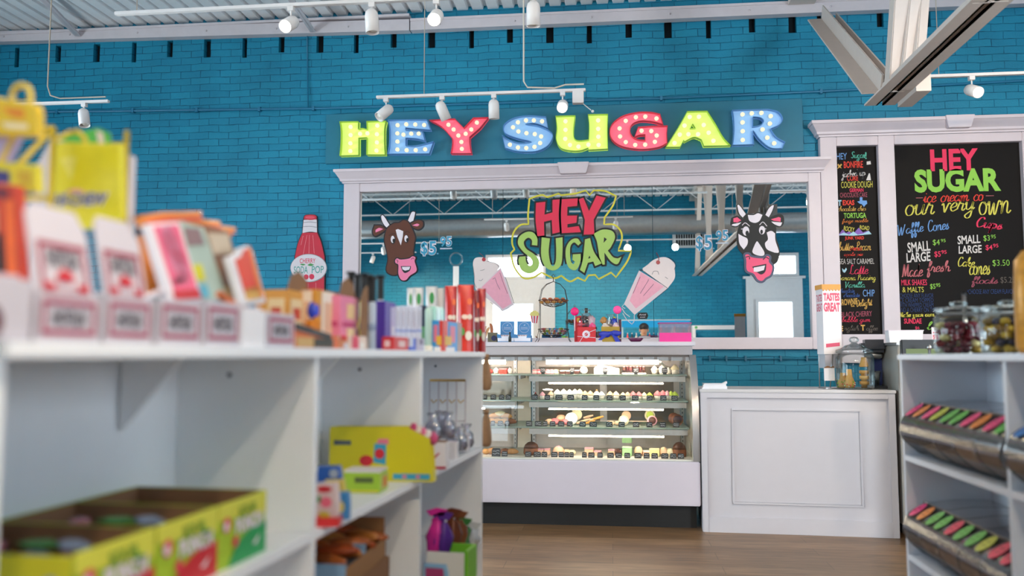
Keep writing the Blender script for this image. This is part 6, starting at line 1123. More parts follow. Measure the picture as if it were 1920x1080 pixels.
t, W_, h = tb('sweet_carton', 'small amber wrapped bar lying before the cream carton', 'candy bar', 634, 654, 636, .015, '#c87848', .03, [('#d8dce8', .5, .95, .1, .6)])
# long tubes with black ribbed grips
def bat(label, px, pyt, pym, v, body, band=None, r_=.0092):
    t = lthing('candy_tube', label, 'candy tube', px, v, group='candy tubes with black grips'); zt, zm = lw(px, pyt, v).z-LT_, lw(px, pym, v).z-LT_
    prof = [(r_*.8, zm)]; n = 9
    for i in range(n):
        z = zm+(zt-zm)*(i+.2)/n; prof += [(r_*.8, z), (r_*.95, z+.002), (r_*.95, z+(zt-zm)/n*.55), (r_*.8, z+(zt-zm)/n*.7)]
    prof += [(r_*1.15, zt-.006), (r_*1.3, zt-.003), (r_*1.25, zt), (0, zt)]
    MB(mc('#131214', .45)).lathe(prof, 16).o('grip', t); MB(mc(body, .3, var=.15)).lathe([(r_, 0), (r_*1.02, zm*.95), (r_*.8, zm)], 16).o('tube_body', t)
    if band: MB(mc(band, .4)).lathe([(r_*1.06, zm*.4), (r_*1.06, zm*.55)], 16).o('band', t)
for a in (('black gripped candy tube at the left of its group', 656, 509, 556, .12, '#2a1820', '#6a3040'), ('dark bodied candy tube second from left, with black grip', 669, 514, 560, .1, '#1c1416', '#d8b42c'), ('yellow bodied candy tube with black grip', 680, 512, 562, .07, '#c8a81c', '#1c1416'), ('dark red candy tube with black grip', 690, 515, 560, .1, '#4a1c2c', None), ('clear silvery candy tube with black grip', 697, 518, 566, .05, '#b8c4d0', '#8898b0'), ('pale candy tube with black grip standing apart at right', 712, 516, 562, .06, '#c8d0d8', '#a06868')): bat(*a)
for px, lab in ((683, 'brown kraft flap sticking up among the black grips'),):
    t = lthing('kraft_card', lab, 'card', px, .03); z = lw(px, 562, .03).z-LT_; zt = lw(px, 534, .03).z-LT_; MB(KRAFT).plate([[(-.022, 0), (.022, 0), (.022, z), (.02, zt), (-.004, zt-.012), (-.022, z)]], 0, .003).o('card_sheet', t)
t, W_, h = tb('tall_carton', 'tall purple and silver candy carton', 'carton', 721, 741, 566, .04, '#4a2c98', .05, [('#b4a8cc', .5, .95, .05, .9), ('#d8d4e0', .6, .9, .3, .5)])
for i in range(5):
    px0 = 742+i*10; tb('candy_stick_pack', ORD[i]+' slim white pack with pale blue band from left', 'candy pack', px0, px0+8.5, 574+i % 2, .06, '#dcdae6', .02, [('#9ca8d8', 0, 1, .42, .48), ('#c8c0cc', .2, .6, .55, .9)], grp='slim white packs')
t, W_, h = tb('candy_box', 'small red box with pale square at the shelf edge', 'box', 738, 766, 632, .005, '#d02c30', .03, [('#e8c8c8', .3, .75, .25, .7)])
t, W_, h = tb('candy_box', 'small blue and white box right of the red one', 'box', 768, 780, 634, .005, '#2c58c8', .03, [('#e0e4f0', 0, .45, .3, 1)])
t, W_, h = tb('candy_box', 'small grey and lilac box near the mint tubes', 'box', 781, 796, 634, .01, '#c0b8cc', .03, [('#50406a', .4, .7, .5, .9)])
def tube_(label, px, pyt, v, c, base, r_=.011, cap=None):
    t = lthing('plastic_tube', label, 'candy tube', px, v, group='clear and coloured candy tubes'); h = lw(px, pyt, v).z-LT_
    MB(mc(base, .5)).lathe([(r_*1.25, 0), (r_*1.25, h*.1), (r_*.9, h*.14), (0, h*.14)], 14).o('tube_base', t); MB(mc(c, .15, var=.12, coat=.4)).lathe([(r_, h*.1), (r_, h*.93), (r_*.7, h), (0, h)], 14).o('tube_body', t)
    if cap: MB(mc(cap, .3)).lathe([(r_*1.1, h*.55), (r_*1.1, h+.003), (0, h+.004)], 14).o('cap', t)
tube_('slim dark blue topped tube left of the mint tubes', 792, 575, .07, '#6fae7c', '#5a9a5c', .012, '#1c2a48'); tube_('mint green tube leftmost of the mint group', 803, 577, .05, '#bcd8c8', '#efe6d4'); tube_('mint green tube second of the mint group', 811, 574, .05, '#a4d4c0', '#efe6d4'); tube_('clear frosty tube in the mint group', 819, 575, .05, '#d8ecea', '#efe6d4'); tube_('pale mint tube rightmost of the mint group', 826, 576, .06, '#b8dcd4', '#efe6d4')
def pouch(label, px0, px1, pyt, v, c, art, grp, top_c=None):
    c0 = lw((px0+px1)/2, pyt, v); W_ = (px1-px0)*c0.y/1600; h = c0.z-LT_; t = thing('candy_pouch', label, 'candy pouch', lpt(lx((px0+px1)/2, v), v, LT_), LA-R(68), grp); n = 8; V = []; Fc = []
    mat_ = mc(c, .28, var=.12, nscale=45); m = MB(mat_)
    for j in range(n+1):
        q = j/n; b = .018*(1-q)**.6+.001; ww = W_/2*(1-.06*sin(q*pi))
        V += [(-ww, 0, h*q), (-ww*.5, -b*.8, h*q), (0, -b, h*q), (ww*.5, -b*.8, h*q), (ww, 0, h*q), (ww*.5, b*.8, h*q), (0, b, h*q), (-ww*.5, b*.8, h*q)]
    for j in range(n): Fc += [(8*j+i, 8*j+(i+1) % 8, 8*j+8+(i+1) % 8, 8*j+8+i) for i in range(8)]
    m.add(V, Fc, 0, True); m.add(V[:8], [tuple(range(8))[::-1]]); m.add(V[-8:], [tuple(range(8))]); m.o('pouch_body', t)
    for k, (cc, x, z, rx, rz) in enumerate(art): m = MB(mc(cc, .4, var=.1)); m.disc(x*W_, z*h, rx*W_, rz*h, -.0205*(1-z)**.6-.002-.0003*k, 0, 18); m.o('print', t)
    return t, W_, h
GRNL = [('#2f8a44', .0, .82, .2, .09)]
for i, (a, b, py, v) in enumerate(((762, 775, 540, .15), (774, 794, 539, .14), (797, 820, 537, .12))): pouch(ORD[i]+' white stand up pouch with green roundel, counted from left', a, b, py, v, '#c9c5c4', GRNL, 'white pouches with green roundels')
pouch('plain grey white pouch beside the red pouches', 815, 834, 540, .11, '#b0a8a4', [('#8c8490', .1, .62, .3, .05)], None)
RP = [('#e8d8c8', -.1, .52, .2, .035), ('#e0d4c4', .2, .52, .14, .04), ('#4f9a48', -.25, .3, .15, .06), ('#e2dcd0', .12, .24, .2, .07), ('#e87040', .2, .75, .15, .05)]
for i, (a, b, py, v) in enumerate(((833, 857, 536, .085), (857, 889, 534, .05), (886, 899, 544, .035), (895, 911, 541, .02))): pouch(ORD[i]+' glossy red sweets pouch from left, with white blobs', a, b, py, v, ('#c22a20', '#cc3324', '#7c1618', '#b02824')[i], RP, 'red sweets pouches')
tb('picture_carton', 'bright red and sky blue picture carton at the far front corner', 'carton', 830, 858, 603, .01, '#3f9cdc', .035, [('#e8402c', 0, .3, .0, 1), ('#e87c98', .45, .8, .3, .85), ('#e8b83c', .1, .55, .2, .5), ('#f4f0f0', .15, .75, .0, .14)])
tb('picture_carton', 'thin tan carton behind the bright picture carton', 'carton', 858, 866, 605, .02, '#b08c80', .03)
# ------------------------------------------------------------------ on the shelves of the unit
MID, LOW = .84, .524
def green_box(label, px_r, v0, x, tcol, bag_=False):
    """open cardboard sweets box, printed end towards the aisle"""
    t = thing('sweets_box', label, 'box', lpt(x, .022, MID), LA, 'lime open sweets boxes'); W_, Dp, h = .155, .235, .098
    LM_ = mc('#a8c42c', .45, var=.08); m = MB(LM_, mc('#d4d24a', .45), mc(tcol, .45), PW, mc('#5a8a24', .5), mc('#d83a50', .5))
    m.bx(-W_/2, W_/2, 0, .002, 0, h); 
    m.plate([[(-W_/2, h), (W_/2, h), (W_/2, h*.62), (0, h*.72), (-W_/2, h*.75)]], -.0016, -.0006, 1)
    m.plate([catmull([(-W_*.3, 0), (W_/2, 0), (W_/2, h*.5), (W_*.2, h*.48, 1), (-W_*.12, h*.3, 1)])], -.002, -.0012, 2)
    m.text('SOUR', W_*.08, h*.8, W_*.38, h*.16, -.0024, 4, .03); m.text('PUNCH', W_*.12, h*.58, W_*.56, h*.24, -.0026, 3, .05)
    m.disc(-W_*.34, h*.66, .012, .012, -.0022, 5, 16); m.disc(-W_*.36, h*.64, .007, .007, -.0026, 3, 14); m.disc(-W_*.16, h*.36, .009, .009, -.0022, 5, 16); m.plate([[(W_*.2, h*.2), (W_*.36, h*.32), (W_*.28, h*.18)]], -.0026, -.0018, 3); m.o('printed_end', t)
    m = MB(LM_, KRAFT, mc('#d8d42c', .45)); m.bx(-W_/2, -W_/2+.002, .002, Dp, 0, h*.97, 0); m.bx(-W_/2-.0006, -W_/2-.0001, .002, Dp, h*.62, h*.97, 2); m.bx(W_/2-.002, W_/2, .002, Dp, 0, h, 0); m.bx(-W_/2+.002, W_/2-.002, Dp-.002, Dp, 0, h, 0); m.bx(-W_/2+.002, W_/2-.002, .002, Dp-.002, 0, .002, 1)
    m.bx(W_/2-.0028, W_/2-.0021, .0025, Dp-.0025, .003, h*.99, 1); m.bx(-W_/2+.0021, -W_/2+.0028, .0025, Dp-.0025, .003, h*.92, 1); m.bx(-W_/2+.003, W_/2-.003, Dp-.0028, Dp-.0021, .003, h*.99, 1); m.bx(-W_/2+.003, W_/2-.003, .0022, .003, .003, h*.99, 1); m.o('box_walls', t)
    return t, W_, Dp, h
xs_ = [lx(497, .022, 960)-.0775, lx(497, .022, 960)-.0775-.158, lx(497, .022, 960)-.0775-.318]
labs = ['lime open sweets box with green print, farthest of three on the middle shelf', 'lime open sweets box with red print, holding foil wrapped packs', 'lime open sweets box nearest the viewer on the middle shelf']
for i, x in enumerate(xs_):
    t, W_, Dp, h = green_box(labs[i], 0, .02, x, ('#1f9a54', '#c82430', '#c82430')[i])
    if i:
        for k in range(8):
            q = lpt(x-W_*.3+.03*(k % 4), .05+.09*(k//4)+.02*(k % 3), MID+.07+.008*(k % 3)); tag(MB(mc(('#b8bcc4', '#a8485c', '#8c9cb8', '#5c9c50')[k % 4], .25, .3, var=.3, nscale=60)).ball(0, 0, 0, .036, .015, .006, bump=.35).o('foil_pack', loc=q, rz=LA+.5*((k*5) % 4)), '%s foil wrapped sweet in the %s lime box' % (ORD[k], ('', 'middle', 'nearest')[i]), 'sweet', 'foil packs in the lime boxes')
# second bay: big yellow side-panelled carton, green carton, bags
def facing(px, py, y): return on_y(px, py, y)
Y1 = 2.17; P = [facing(x, y, Y1) for x, y in ((618, 812), (622, 801), (763, 801), (806, 823), (812, 884), (808, 892), (700, 892), (625, 876))]
zmin = MID; t = thing('yellow_carton', 'large bright yellow sweets carton with clipped corner on middle shelf', 'carton', (P[0].x, Y1, MID)); x0 = P[0].x
q = [(p.x-x0, max(p.z-MID, 0)) for p in P]; xr = q[4][0]; YC = mc('#dcd024', .4, var=.03)
MB(YC, mc('#d82c3c', .4), mc('#3aa4cc', .45), mc('#e87c98', .4), PW, mc('#55606a', .5)).plate([[q[0], q[1], q[2], q[3], (xr, .0), (0, 0)]], 0, .003, 0).disc(.099, .052, .018, .014, -.0008, 1, 22).plate([[(.118, .048), (.15, .042), (.151, .094), (.12, .096)]], -.001, -.0004, 2).disc(.134, .07, .013, .013, -.0014, 1, 20).plate([[(.126, .096), (.158, .094), (.156, .108), (.13, .108)]], -.001, -.0004, 3).rect(xr*.62, xr*.97, .006, .02, -.0008, 2).disc(.2, .013, .006, .005, -.0014, 3, 10).disc(.235, .013, .006, .005, -.0014, 3, 10).rect(.012, .058, .091, .103, -.0008, 5).o('side_panel', t)
MB(YC, KRAFT).plate([[q[0], q[1], q[2], q[3], (xr, .0), (0, 0)]], .04, .043, 0).bx(xr-.003, xr, .003, .04, 0, .03, 0).bx(0, .003, .003, .04, 0, q[1][1], 0).o('carton_body', t)
for k in range(5): p = facing(776+k*9, 806+k*4, Y1+.03); tag(MB(mc(('#c83a70', '#e8d8c8', '#d86a90', '#f0e8e0', '#c84a78')[k], .35, var=.2)).ball(0, 0, 0, .013, .012, .016, bump=.3).o('wrapped_candy', loc=(p.x, p.y, p.z)), ORD[k]+' pink or cream wrapped candy peeking over the yellow carton', 'candy', 'wrapped candies in the yellow carton')
Y2 = 1.98; a, b = facing(645, 925, Y2), facing(712, 887, Y2); W_ = b.x-a.x; h = b.z-MID
t = thing('green_carton', 'small lime green carton before the yellow one', 'carton', (a.x, Y2, MID)); MB(mc('#a4cc3c', .45, var=.04), mc('#5c6c38', .5), mc('#d8d43c', .5)).bx(0, W_, 0, .07, 0, h, 0).rect(W_*.3, W_*.82, h*.5, h*.78, -.0008, 1).rect(.004, W_*.98, h*.04, h*.16, -.0008, 2).o('carton_body', t, bevel=.001); MB(mc('#e4e0e0', .5)).bx(.0, W_, .001, .069, h, h+.006).o('open_flap', t); MB(mc('#d8803c', .5), mc('#b8c86c', .5)).bx(W_+.0005, W_+.003, .004, .066, .006, h*.9, 1).bx(W_+.003, W_+.004, .02, .05, .012, h*.75, 0).o('carton_end', t)
def soft(label, px0, px1, py0, py1, y, c, art, z=None):
    a, b = facing(px0, py1, y), facing(px1, py0, y); W_, h = b.x-a.x, b.z-a.z; t = thing('candy_bag', label, 'candy bag', ((a.x+b.x)/2, y, a.z if z is None else z), 0, 'small bags in the second bay'); m = MB(mc(c, .3, var=.12, nscale=50)); m.plate([catmull([(-W_*.45, 0), (W_*.45, 0), (W_*.48, h*.5, 1), (W_*.4, h), (-W_*.42, h*.97), (-W_*.5, h*.5, 1)])], -.006, .006, 0, bevel=.004); m.o('bag_body', t)
    for k, (cc, x, zz_, rx, rz) in enumerate(art): m = MB(mc(cc, .35, var=.1)); m.disc(x*W_, zz_*h, rx*W_, rz*h, -.0105-.0003*k, 0, 18); m.o('print', t)
soft('royal blue and white crinkled bag at the back of the second bay', 598, 640, 843, 884, 1.74, '#2a5cb0', [('#a8b4c8', .25, .75, .2, .2), ('#d4bc4c', .2, .25, .28, .2)], MID+.045)
soft('yellow cellophane bag leaning under the blue one', 612, 646, 858, 893, 1.7, '#cdb64c', [('#e4dcc8', .0, .6, .3, .2)], MID+.03)
soft('red and white lettered bag with pink fruit in the second bay', 596, 634, 886, 958, 1.62, '#d8c4c4', [('#c82c34', -.1, .88, .38, .09), ('#e86c84', 0, .55, .3, .14), ('#cdbb40', -.1, .2, .32, .12), ('#3c8c48', -.35, .62, .1, .1)], MID+.001)
soft('light blue bag with yellow star front in the second bay', 630, 654, 900, 944, 1.68, '#3a80bc', [('#e0c43c', .0, .45, .3, .24), ('#e8e4e4', -.25, .5, .14, .3)], MID+.001)
t = thing('red_tray', 'narrow red display tray at the front of second bay', 'tray', (facing(613, 965, 1.58).x, 1.585, MID), R(8)); m = MB(mc('#d42c30', .4)); m.bx(-.022, .022, -.004, -.002, 0, .018); m.bx(-.022, .022, -.002, .03, 0, .002); m.bx(-.022, -.02, -.002, .03, .002, .018); m.bx(.02, .022, -.002, .03, .002, .018); m.o('tray', t)
# third bay, middle shelf: wire basket rack, cartons and small cellophane bags
YR = 2.9; t = thing('wire_rack', 'white wire rack with gold top rail in the third bay', 'rack', (facing(840, 800, YR).x, YR, MID)); WR = mc('#cfc8ce', .4, .3); GD = mc('#c8a04a', .35, .6)
a, b = facing(806, 713, YR), facing(873, 713, YR); zt = a.z-MID; xa, xb = a.x-t.location.x, b.x-t.location.x
MB(GD).tube([(xa, 0, zt), (xb, 0, zt)], .004, 8).o('gold_rail', t); m = MB(WR)
for i in range(5): x = xa+(xb-xa)*i/4; m.tube([(x, 0, 0), (x, 0, zt)], .0022, 6)
for z in (zt*.3, zt*.42): m.tube([(xa, 0, z), (xb, 0, z)], .002, 6); m.tube([(xa, 0, z), (xa, -.09, z-.03), (xb, -.09, z-.03), (xb, 0, z)], .002, 6)
m.o('wire_frame', t); m = MB(GD)
for i in range(4): x = xa+(xb-xa)*(i+.5)/4; m.tube([(x-.01, 0, zt*.72), (x, -.012, zt*.68), (x+.01, 0, zt*.72)], .002, 6)
m.o('gold_hooks', t)
t = thing('tan_bottle', 'tan bottle at the left of the wire rack', 'bottle', (facing(808, 790, 2.6).x, 2.6, MID)); MB(mc('#a8887c', .5)).lathe([(.016, 0), (.018, .05), (.01, .085), (.008, .1), (0, .1)], 14).o('bottle', t); MB(PW).lathe([(.009, .098), (.009, .108), (0, .108)], 12).o('cap', t)
for i, (px, y, c, lab) in enumerate(((820, 2.42, '#b82848', 'white carton with crimson swoosh standing on middle shelf'), (846, 2.66, '#d8d4da', 'small plain white carton in the third bay'), (869, 2.85, '#d8d4da', 'farthest plain white carton in the third bay'))):
    p = facing(px, 850, y); w_, h = ((.05, .075), (.03, .05), (.03, .045))[i]; t = thing('small_carton', lab, 'carton', (p.x, y, MID)); m = MB(mc('#e4dfe2', .5), mc(c, .4)); m.bx(-w_/2, w_/2, 0, .05, 0, h, 0); 
    if i == 0: m.plate([[(-w_/2, h*.25), (0, h*.6, 1), (w_*.2, h*.62), (-w_*.1, h*.4)]], -.0012, -.0004, 1); m.rect(-w_/2, w_/2, 0, h*.1, -.0008, 1)
    m.o('carton_body', t, bevel=.001); MB(KRAFT if i == 0 else PW).bx(-w_/2+.002, w_/2-.002, .002, .048, h, h+.002).o('lid', t)
for i, (px, y) in enumerate(((812, 2.5), (826, 2.6), (838, 2.55), (850, 2.75), (862, 2.8), (874, 2.9))):
    p = facing(px, 820, y); t = thing('cellophane_bag', ORD[i]+' cellophane sweets bag from left along the middle shelf', 'bag', (p.x, y, MID+(.075 if i < 3 else .012)), 0, 'cellophane sweets bags'); MB(clear('#dcdcea', .2, .12, .12)).lathe([(.02, 0), (.028, .015), (.024, .045), (.008, .06), (.02, .078)], 10, 0, 1, .6).o('bag_film', t); MB(mc(('#9c9cb4', '#7c7c98', '#b8a8b8')[i % 3], .4, var=.3)).ball(0, 0, .02, .018, .012, .018, bump=.3).o('sweets', t)
# third bay, low shelf
t = thing('green_tray', 'lime green carton with white face on the low shelf', 'carton', (facing(848, 1000, 2.5).x, 2.42, LOW), R(-6)); m = MB(mc('#74c030', .45)); m.bx(-.055, .06, .004, .08, 0, .004); m.bx(.052, .06, .004, .1, 0, .09); m.bx(-.055, .052, .095, .1, 0, .09); m.o('carton_body', t); MB(mc('#e6e4de', .5)).bx(-.06, .05, 0, .004, 0, .085).o('white_face', t)
for i, (px, py, c, lab, y) in enumerate(((818, 968, '#d82c9c', 'magenta foil bag on the low shelf pile', 2.5), (829, 975, '#5a2c90', 'purple foil bag on the low shelf pile', 2.5), (846, 968, '#6a3418', 'brown chocolate bag on the low shelf pile', 2.56), (858, 972, '#7a4420', 'tan brown bag right of the chocolate bag', 2.6), (866, 985, '#3a7c40', 'dark green bag at the right of the low shelf pile', 2.7), (884, 992, '#c4c8cc', 'silver wrapper at the far end of the low shelf', 2.85))):
    p = facing(px, py, y); t = thing('foil_bag', lab, 'candy bag', (p.x, y, LOW+.001)); z = p.z-LOW; MB(mc(c, .25, .2, var=.25, nscale=50)).ball(0, 0, z*.5, .027, .022, z*.5, bump=.45, seg=18, rings=12).o('bag_body', t); MB(mc(c, .3)).plate([[(-.018, z), (.02, z), (.034, z+.018), (.0, z+.024), (-.03, z+.014)]], -.002, .002).o('crimped_top', t)
p = facing(818, 1030, 2.3); t = thing('patterned_bag', 'pink and blue patterned bag at the left front of the low shelf', 'candy bag', (p.x, 2.3, LOW)); m = MB(mc('#7aa8c8', .35, var=.2)); m.plate([catmull([(-.03, 0), (.028, 0), (.03, .05, 1), (.024, .075), (-.028, .078)])], -.008, .008, 0, bevel=.004); m.o('bag_body', t); MB(mc('#a03468', .35)).plate([[(-.026, .045), (.024, .05), (.022, .072), (-.026, .074)]], -.0135, -.0125).o('print', t)
# second bay, low shelf: brown carton of orange bars
t = thing('kraft_carton', 'plain brown carton under the open carton of wrapped bars', 'carton', lpt(-1.12, .03, LOW), LA); MB(KRAFT).bx(-.16, .16, 0, .2, 0, .15).o('carton_body', t, bevel=.002); MB(mc('#b89870', .6)).bx(-.16, .16, .08, .12, .1501, .1506).o('tape', t)
t = thing('bar_carton', 'open brown carton of orange wrapped bars on the low shelf', 'carton', lpt(-1.12, .03, LOW+.151), LA+R(3)); m = MB(mc('#9a7048', .75), mc('#8ab0d4', .5)); W_, Dp, h = .3, .19, .062
m.bx(-W_/2, W_/2, 0, .003, 0, h*.7, 0); m.bx(-W_/2, W_/2, Dp-.003, Dp, 0, h*1.7, 0); m.bx(-W_/2, -W_/2+.003, .003, Dp, 0, h*.8, 1); m.bx(W_/2-.003, W_/2, .003, Dp, 0, h*1.5, 0); m.bx(-W_/2, W_/2, .003, Dp-.003, 0, .003, 0); m.bx(-.012, -.008, .003, Dp-.003, .003, h*1.0, 1); m.o('carton_body', t)
for i in range(14):
    x = -1.12-W_*.4+W_*.8*(i % 7)/6; q = lpt(x, .075+.075*(i//7), LOW+.151+.05+.012*(i % 2)); tag(MB(mc(('#b8622c', '#a8481c', '#c8803c')[i % 3], .35, var=.25, nscale=50)).ball(0, 0, 0, .018, .05, .013, bump=.2).o('wrapped_bar', loc=q, rz=LA+.2*((i*3) % 5-2)), '%s orange brown wrapped bar in the open brown carton' % ORD[i], 'candy bar', 'wrapped bars in the brown carton')
# tan treat bags hung on pegs at the far end of the unit
for k, (pz0, pz1, lab) in enumerate(((664, 732, 'upper'), (768, 838, 'lower'))):
    o_ = lpt(.034, -.006, 0); p = on_y(914, pz0, o_.y); q = on_y(914, pz1, o_.y); H_ = p.z-q.z
    t = thing('hanging_bag', '%s tan burlap treat bag hanging at the far end of the left shelf' % lab, 'bag', (o_.x, o_.y, q.z), LA); m = MB(mc('#9c7858', .8, var=.2, nscale=40))
    m.lathe([(.006, 0), (.015, .005), (.02, H_*.15), (.018, H_*.4), (.014, H_*.7), (.007, H_*.9), (.011, H_*.97), (.009, H_)], 14); m.o('bag_body', t)
    MB(mc('#5c4028', .8)).tube([(.009*cos(a), .009*sin(a), H_*.9) for a in [2*pi*i/12 for i in range(12)]], .002, 5, closed=True).o('tie', t); MB(STEEL).tube([(-.0335, .018, H_-.004), (-.01, .01, H_-.006), (.006, .0, H_-.006)], .0025, 6).o('peg', t)
# ================================================================== RIGHT WHITE SHELF UNIT WITH SWEET BINS
RA = -pi/2; RO = Vector((.946, 2.954, 0)); RT_ = 1.166; SHR = mc('#e2e5ee', .4, var=.02)
ru = thing('shelf_unit', 'white open shelf unit at the right holding clear sweet bins', 'shelf unit', RO, RA); RX = [0, .745, 1.5, 2.25]
MB(SHR).bx(-.006, 2.27, -.006, .57, RT_-TH, RT_).o('top_board', ru, bevel=.0015)
for i, x in enumerate(RX): MB(SHR).bx(x, x+TH, 0, .56, 0, RT_-TH-.0005).o('end_panel' if i in (0, 3) else 'divider', ru, bevel=.001)
for a, b in zip(RX, RX[1:]):
    MB(SHR).bx(a+TH+.0005, b-.0005, .262, .272, .05, RT_-TH-.0005).o('back_panel', ru)
    for z in (.84, .524, .2): MB(SHR).bx(a+TH+.0005, b-.0005, 0, .2615, z-TH, z).o('shelf_board', ru, bevel=.001)
    MB(SHR).add([(a+.36, .255, RT_-.018), (a+.36, .15, RT_-.018), (a+.36, .255, RT_-.13), (a+.375, .255, RT_-.018), (a+.375, .15, RT_-.018), (a+.375, .255, RT_-.13)], [(0, 1, 2), (5, 4, 3), (0, 3, 4, 1), (1, 4, 5, 2), (2, 5, 3, 0)]).o('brace', ru)
def rpt(x, v, z): return Vector((RO.x+v, RO.y-x, z))
SHELL = clear('#e2e2e4', .03, .16, .03, 'bin_acrylic', .2); BINP = [(.235, .004), (.05, .004), (.012, .018), (-.026, .055), (-.032, .095), (-.012, .135), (.035, .164)]; LIDP = [(.035, .165), (.075, .17), (.13, .178), (.235, .178)]
LABC = {'p': '#e8407c', 'o': '#e08030', 'y': '#b8bc3c', 'g': '#5cb048', 'r': '#dc3058', 'b': '#2470b8'}
def sweet_bin(t, w_, fill, labs):
    pr = catmull([(p[0], p[1], 1) for p in BINP], False, 3); lp = [(p[0], p[1]) for p in LIDP]
    MB(SHELL).strip([(p.x, p.y) for p in pr], .002, w_-.002).o('clear_front', t); MB(clear('#b4b4bc', .3, .1, .15)).strip(lp, .001, w_-.001).o('lid', t)
    poly = [(p.x, p.y) for p in pr]+lp
    for x in (.001, w_-.003): MB(clear('#b4b6bc', .1, .05, .15)).xprism(poly, x, x+.002).o('side_wall', t)
    MB(mc('#8a8078', .3, .5)).tube([(0, .036, .168), (w_, .036, .168)], .0035, 6).o('hinge_bar', t)
    if fill: 
        top_ = .085 if fill[1] == 'hi' else .05; m = MB(mc(fill[0], .45, var=.5, nscale=90)); pp = [(p.x+.004, p.y+.002) for p in pr if p.y < top_]+[(.06, top_+.012), (.22, top_+.03), (.23, .006)]; m.xprism(pp, .005, w_-.005); o_ = m.o('sweet_fill', t); o_['kind'] = 'stuff'
    for i, c in enumerate(labs):
        m = MB(mc(LABC[c], .5, var=.04), mc('#4a3a20', .6)); x = w_*(.27+.46*i); a, b = Vector((-.02, .128)), Vector((.033, .1655)); d = b-a; L_ = d.length; n_ = Vector((-d.y, d.x)).normalized(); M_ = Matrix.Translation((x, a.x+n_.x*.0045, a.y+n_.y*.0045)) @ Matrix.Rotation(math.atan2(d.y, d.x)-pi/2, 4, 'X'); m.M = M_
        m.disc(0, L_*.48, w_*.17, L_*.52, 0, 0, 20); 
        for k in range(2): m.ribbon([(-w_*.1+w_*.2*j/7, L_*(.6-.24*k)+(.0014 if j % 2 else -.0014)) for j in range(8)], .0016, -.0006, 1)
        m.o('bin_label', t)
rows = [('middle', .84, 0, [('po', None), ('py', ('#8a6a3c', 'lo')), ('gg', ('#6a4a2c', 'lo')), ('po', ('#8a6438', 'hi')), ('pg', ('#5a3c20', 'hi'))]), ('lower', .524, 0, [('po', None), ('gg', ('#4a2c1c', 'hi')), ('rg', ('#5a3418', 'hi')), ('gy', ('#4a2c18', 'hi')), ('rr', ('#3c2414', 'hi'))])]
LW = {'p': 'pink', 'o': 'orange', 'y': 'olive', 'g': 'green', 'r': 'red', 'b': 'blue'}
for rn, z, b0, lst in rows:
    w_ = (RX[1]-TH-.006)/5
    for i, (lb, fl) in enumerate(lst):
        two = LW[lb[0]]+' and '+LW[lb[1]]+' labels' if lb[0] != lb[1] else 'two '+LW[lb[0]]+' labels'
        t = thing('sweet_bin', 'clear sweet bin with %s, %s along the %s right shelf' % (two, ORD[i], rn), 'sweet bin', rpt(TH+.003+w_*i, .018, z), RA, 'clear sweet bins on the right shelf'); sweet_bin(t, w_-.001, fl, lb)
for rn, z, cs in (('middle', .84, [('br', ('#5c3c20', 'hi')), ('gp', ('#6a3a28', 'hi'))]),):
    for i, (lb, fl) in enumerate(cs):
        t = thing('sweet_bin', 'clear sweet bin %s the right divider' % ('with blue and red labels just right of', 'second beyond')[i], 'sweet bin', rpt(RX[1]+TH+.004+.146*i, .018, z), RA, 'clear sweet bins on the right shelf'); sweet_bin(t, .144, fl, lb)
# jars on top of the right shelf
def rw(px, v, py=660):
    d = ray(px, py); C = Vector((0, 0, CZ)); return C+d*((RO.x+v)/d.x)
def jar(label, px, v, pyt, r_, fills, nmass, sq=False):
    p = rw(px, v); zt = on_y(px, pyt, p.y).z-RT_; h = zt*.78; t = thing('candy_jar', label, 'jar', (p.x, p.y, RT_)); sg = 8 if sq else 28
    MB(GJ).lathe([(r_*.9, 0), (r_, .01), (r_, h*.86), (r_*.88, h*.96), (r_*.8, h)], sg).o('jar_body', t); MB(GJ).lathe([(r_*.86, h+.001), (r_*.98, h+.006), (r_*.94, h+.016), (r_*.5, h+(zt-h)*.45), (r_*.22, h+(zt-h)*.55)], sg).lathe([(r_*.16, h+(zt-h)*.5), (r_*.34, h+(zt-h)*.7), (r_*.36, zt-.006), (r_*.2, zt), (0, zt)], 10).o('lid', t)
    rr = random.Random(int(px)); k = 0
    for i in range(nmass):
        a = 2.399*i; lay = i//9; q = r_*.74*math.sqrt(((i % 9)+.6)/9); z = .014+lay*.019
        if z > h*.82: break
        c = fills[rr.randrange(len(fills))]; tag(MB(mc(c, .25, .35 if c in ('#c8a030', '#d8c888', '#b88c28') else 0, var=.2)).ball(0, 0, 0, .017, .014, .012, seg=8, rings=5, bump=.2).o('wrapped_chocolate', loc=(p.x+q*cos(a), p.y+q*sin(a), RT_+z), rz=a), 'foil wrapped sweet inside the %s' % label.split(' on ')[0].split(' at ')[0], 'sweet', 'foil sweets in the '+label.split(' on ')[0].split(' at ')[0])
    return t
jar('octagonal glass jar of dark red and gold sweets on the right shelf', 1801, .13, 565, .077, ['#5a1420', '#741a28', '#4c1018', '#c8a030', '#d8c888', '#681624'], 110, True)
jar('narrow glass jar of pale sweets at centre of the jar row', 1853, .245, 572, .045, ['#c8b8a0', '#8a7460', '#5a4a44', '#d8c888'], 100)
jar('broad glass jar of gold sweets at the right edge', 1893, .15, 563, .07, ['#c8a030', '#b88c28', '#2c2438', '#c8a030', '#8a6420'], 110)
p = rw(1893, .15); MB(mc('#15121a', .4))
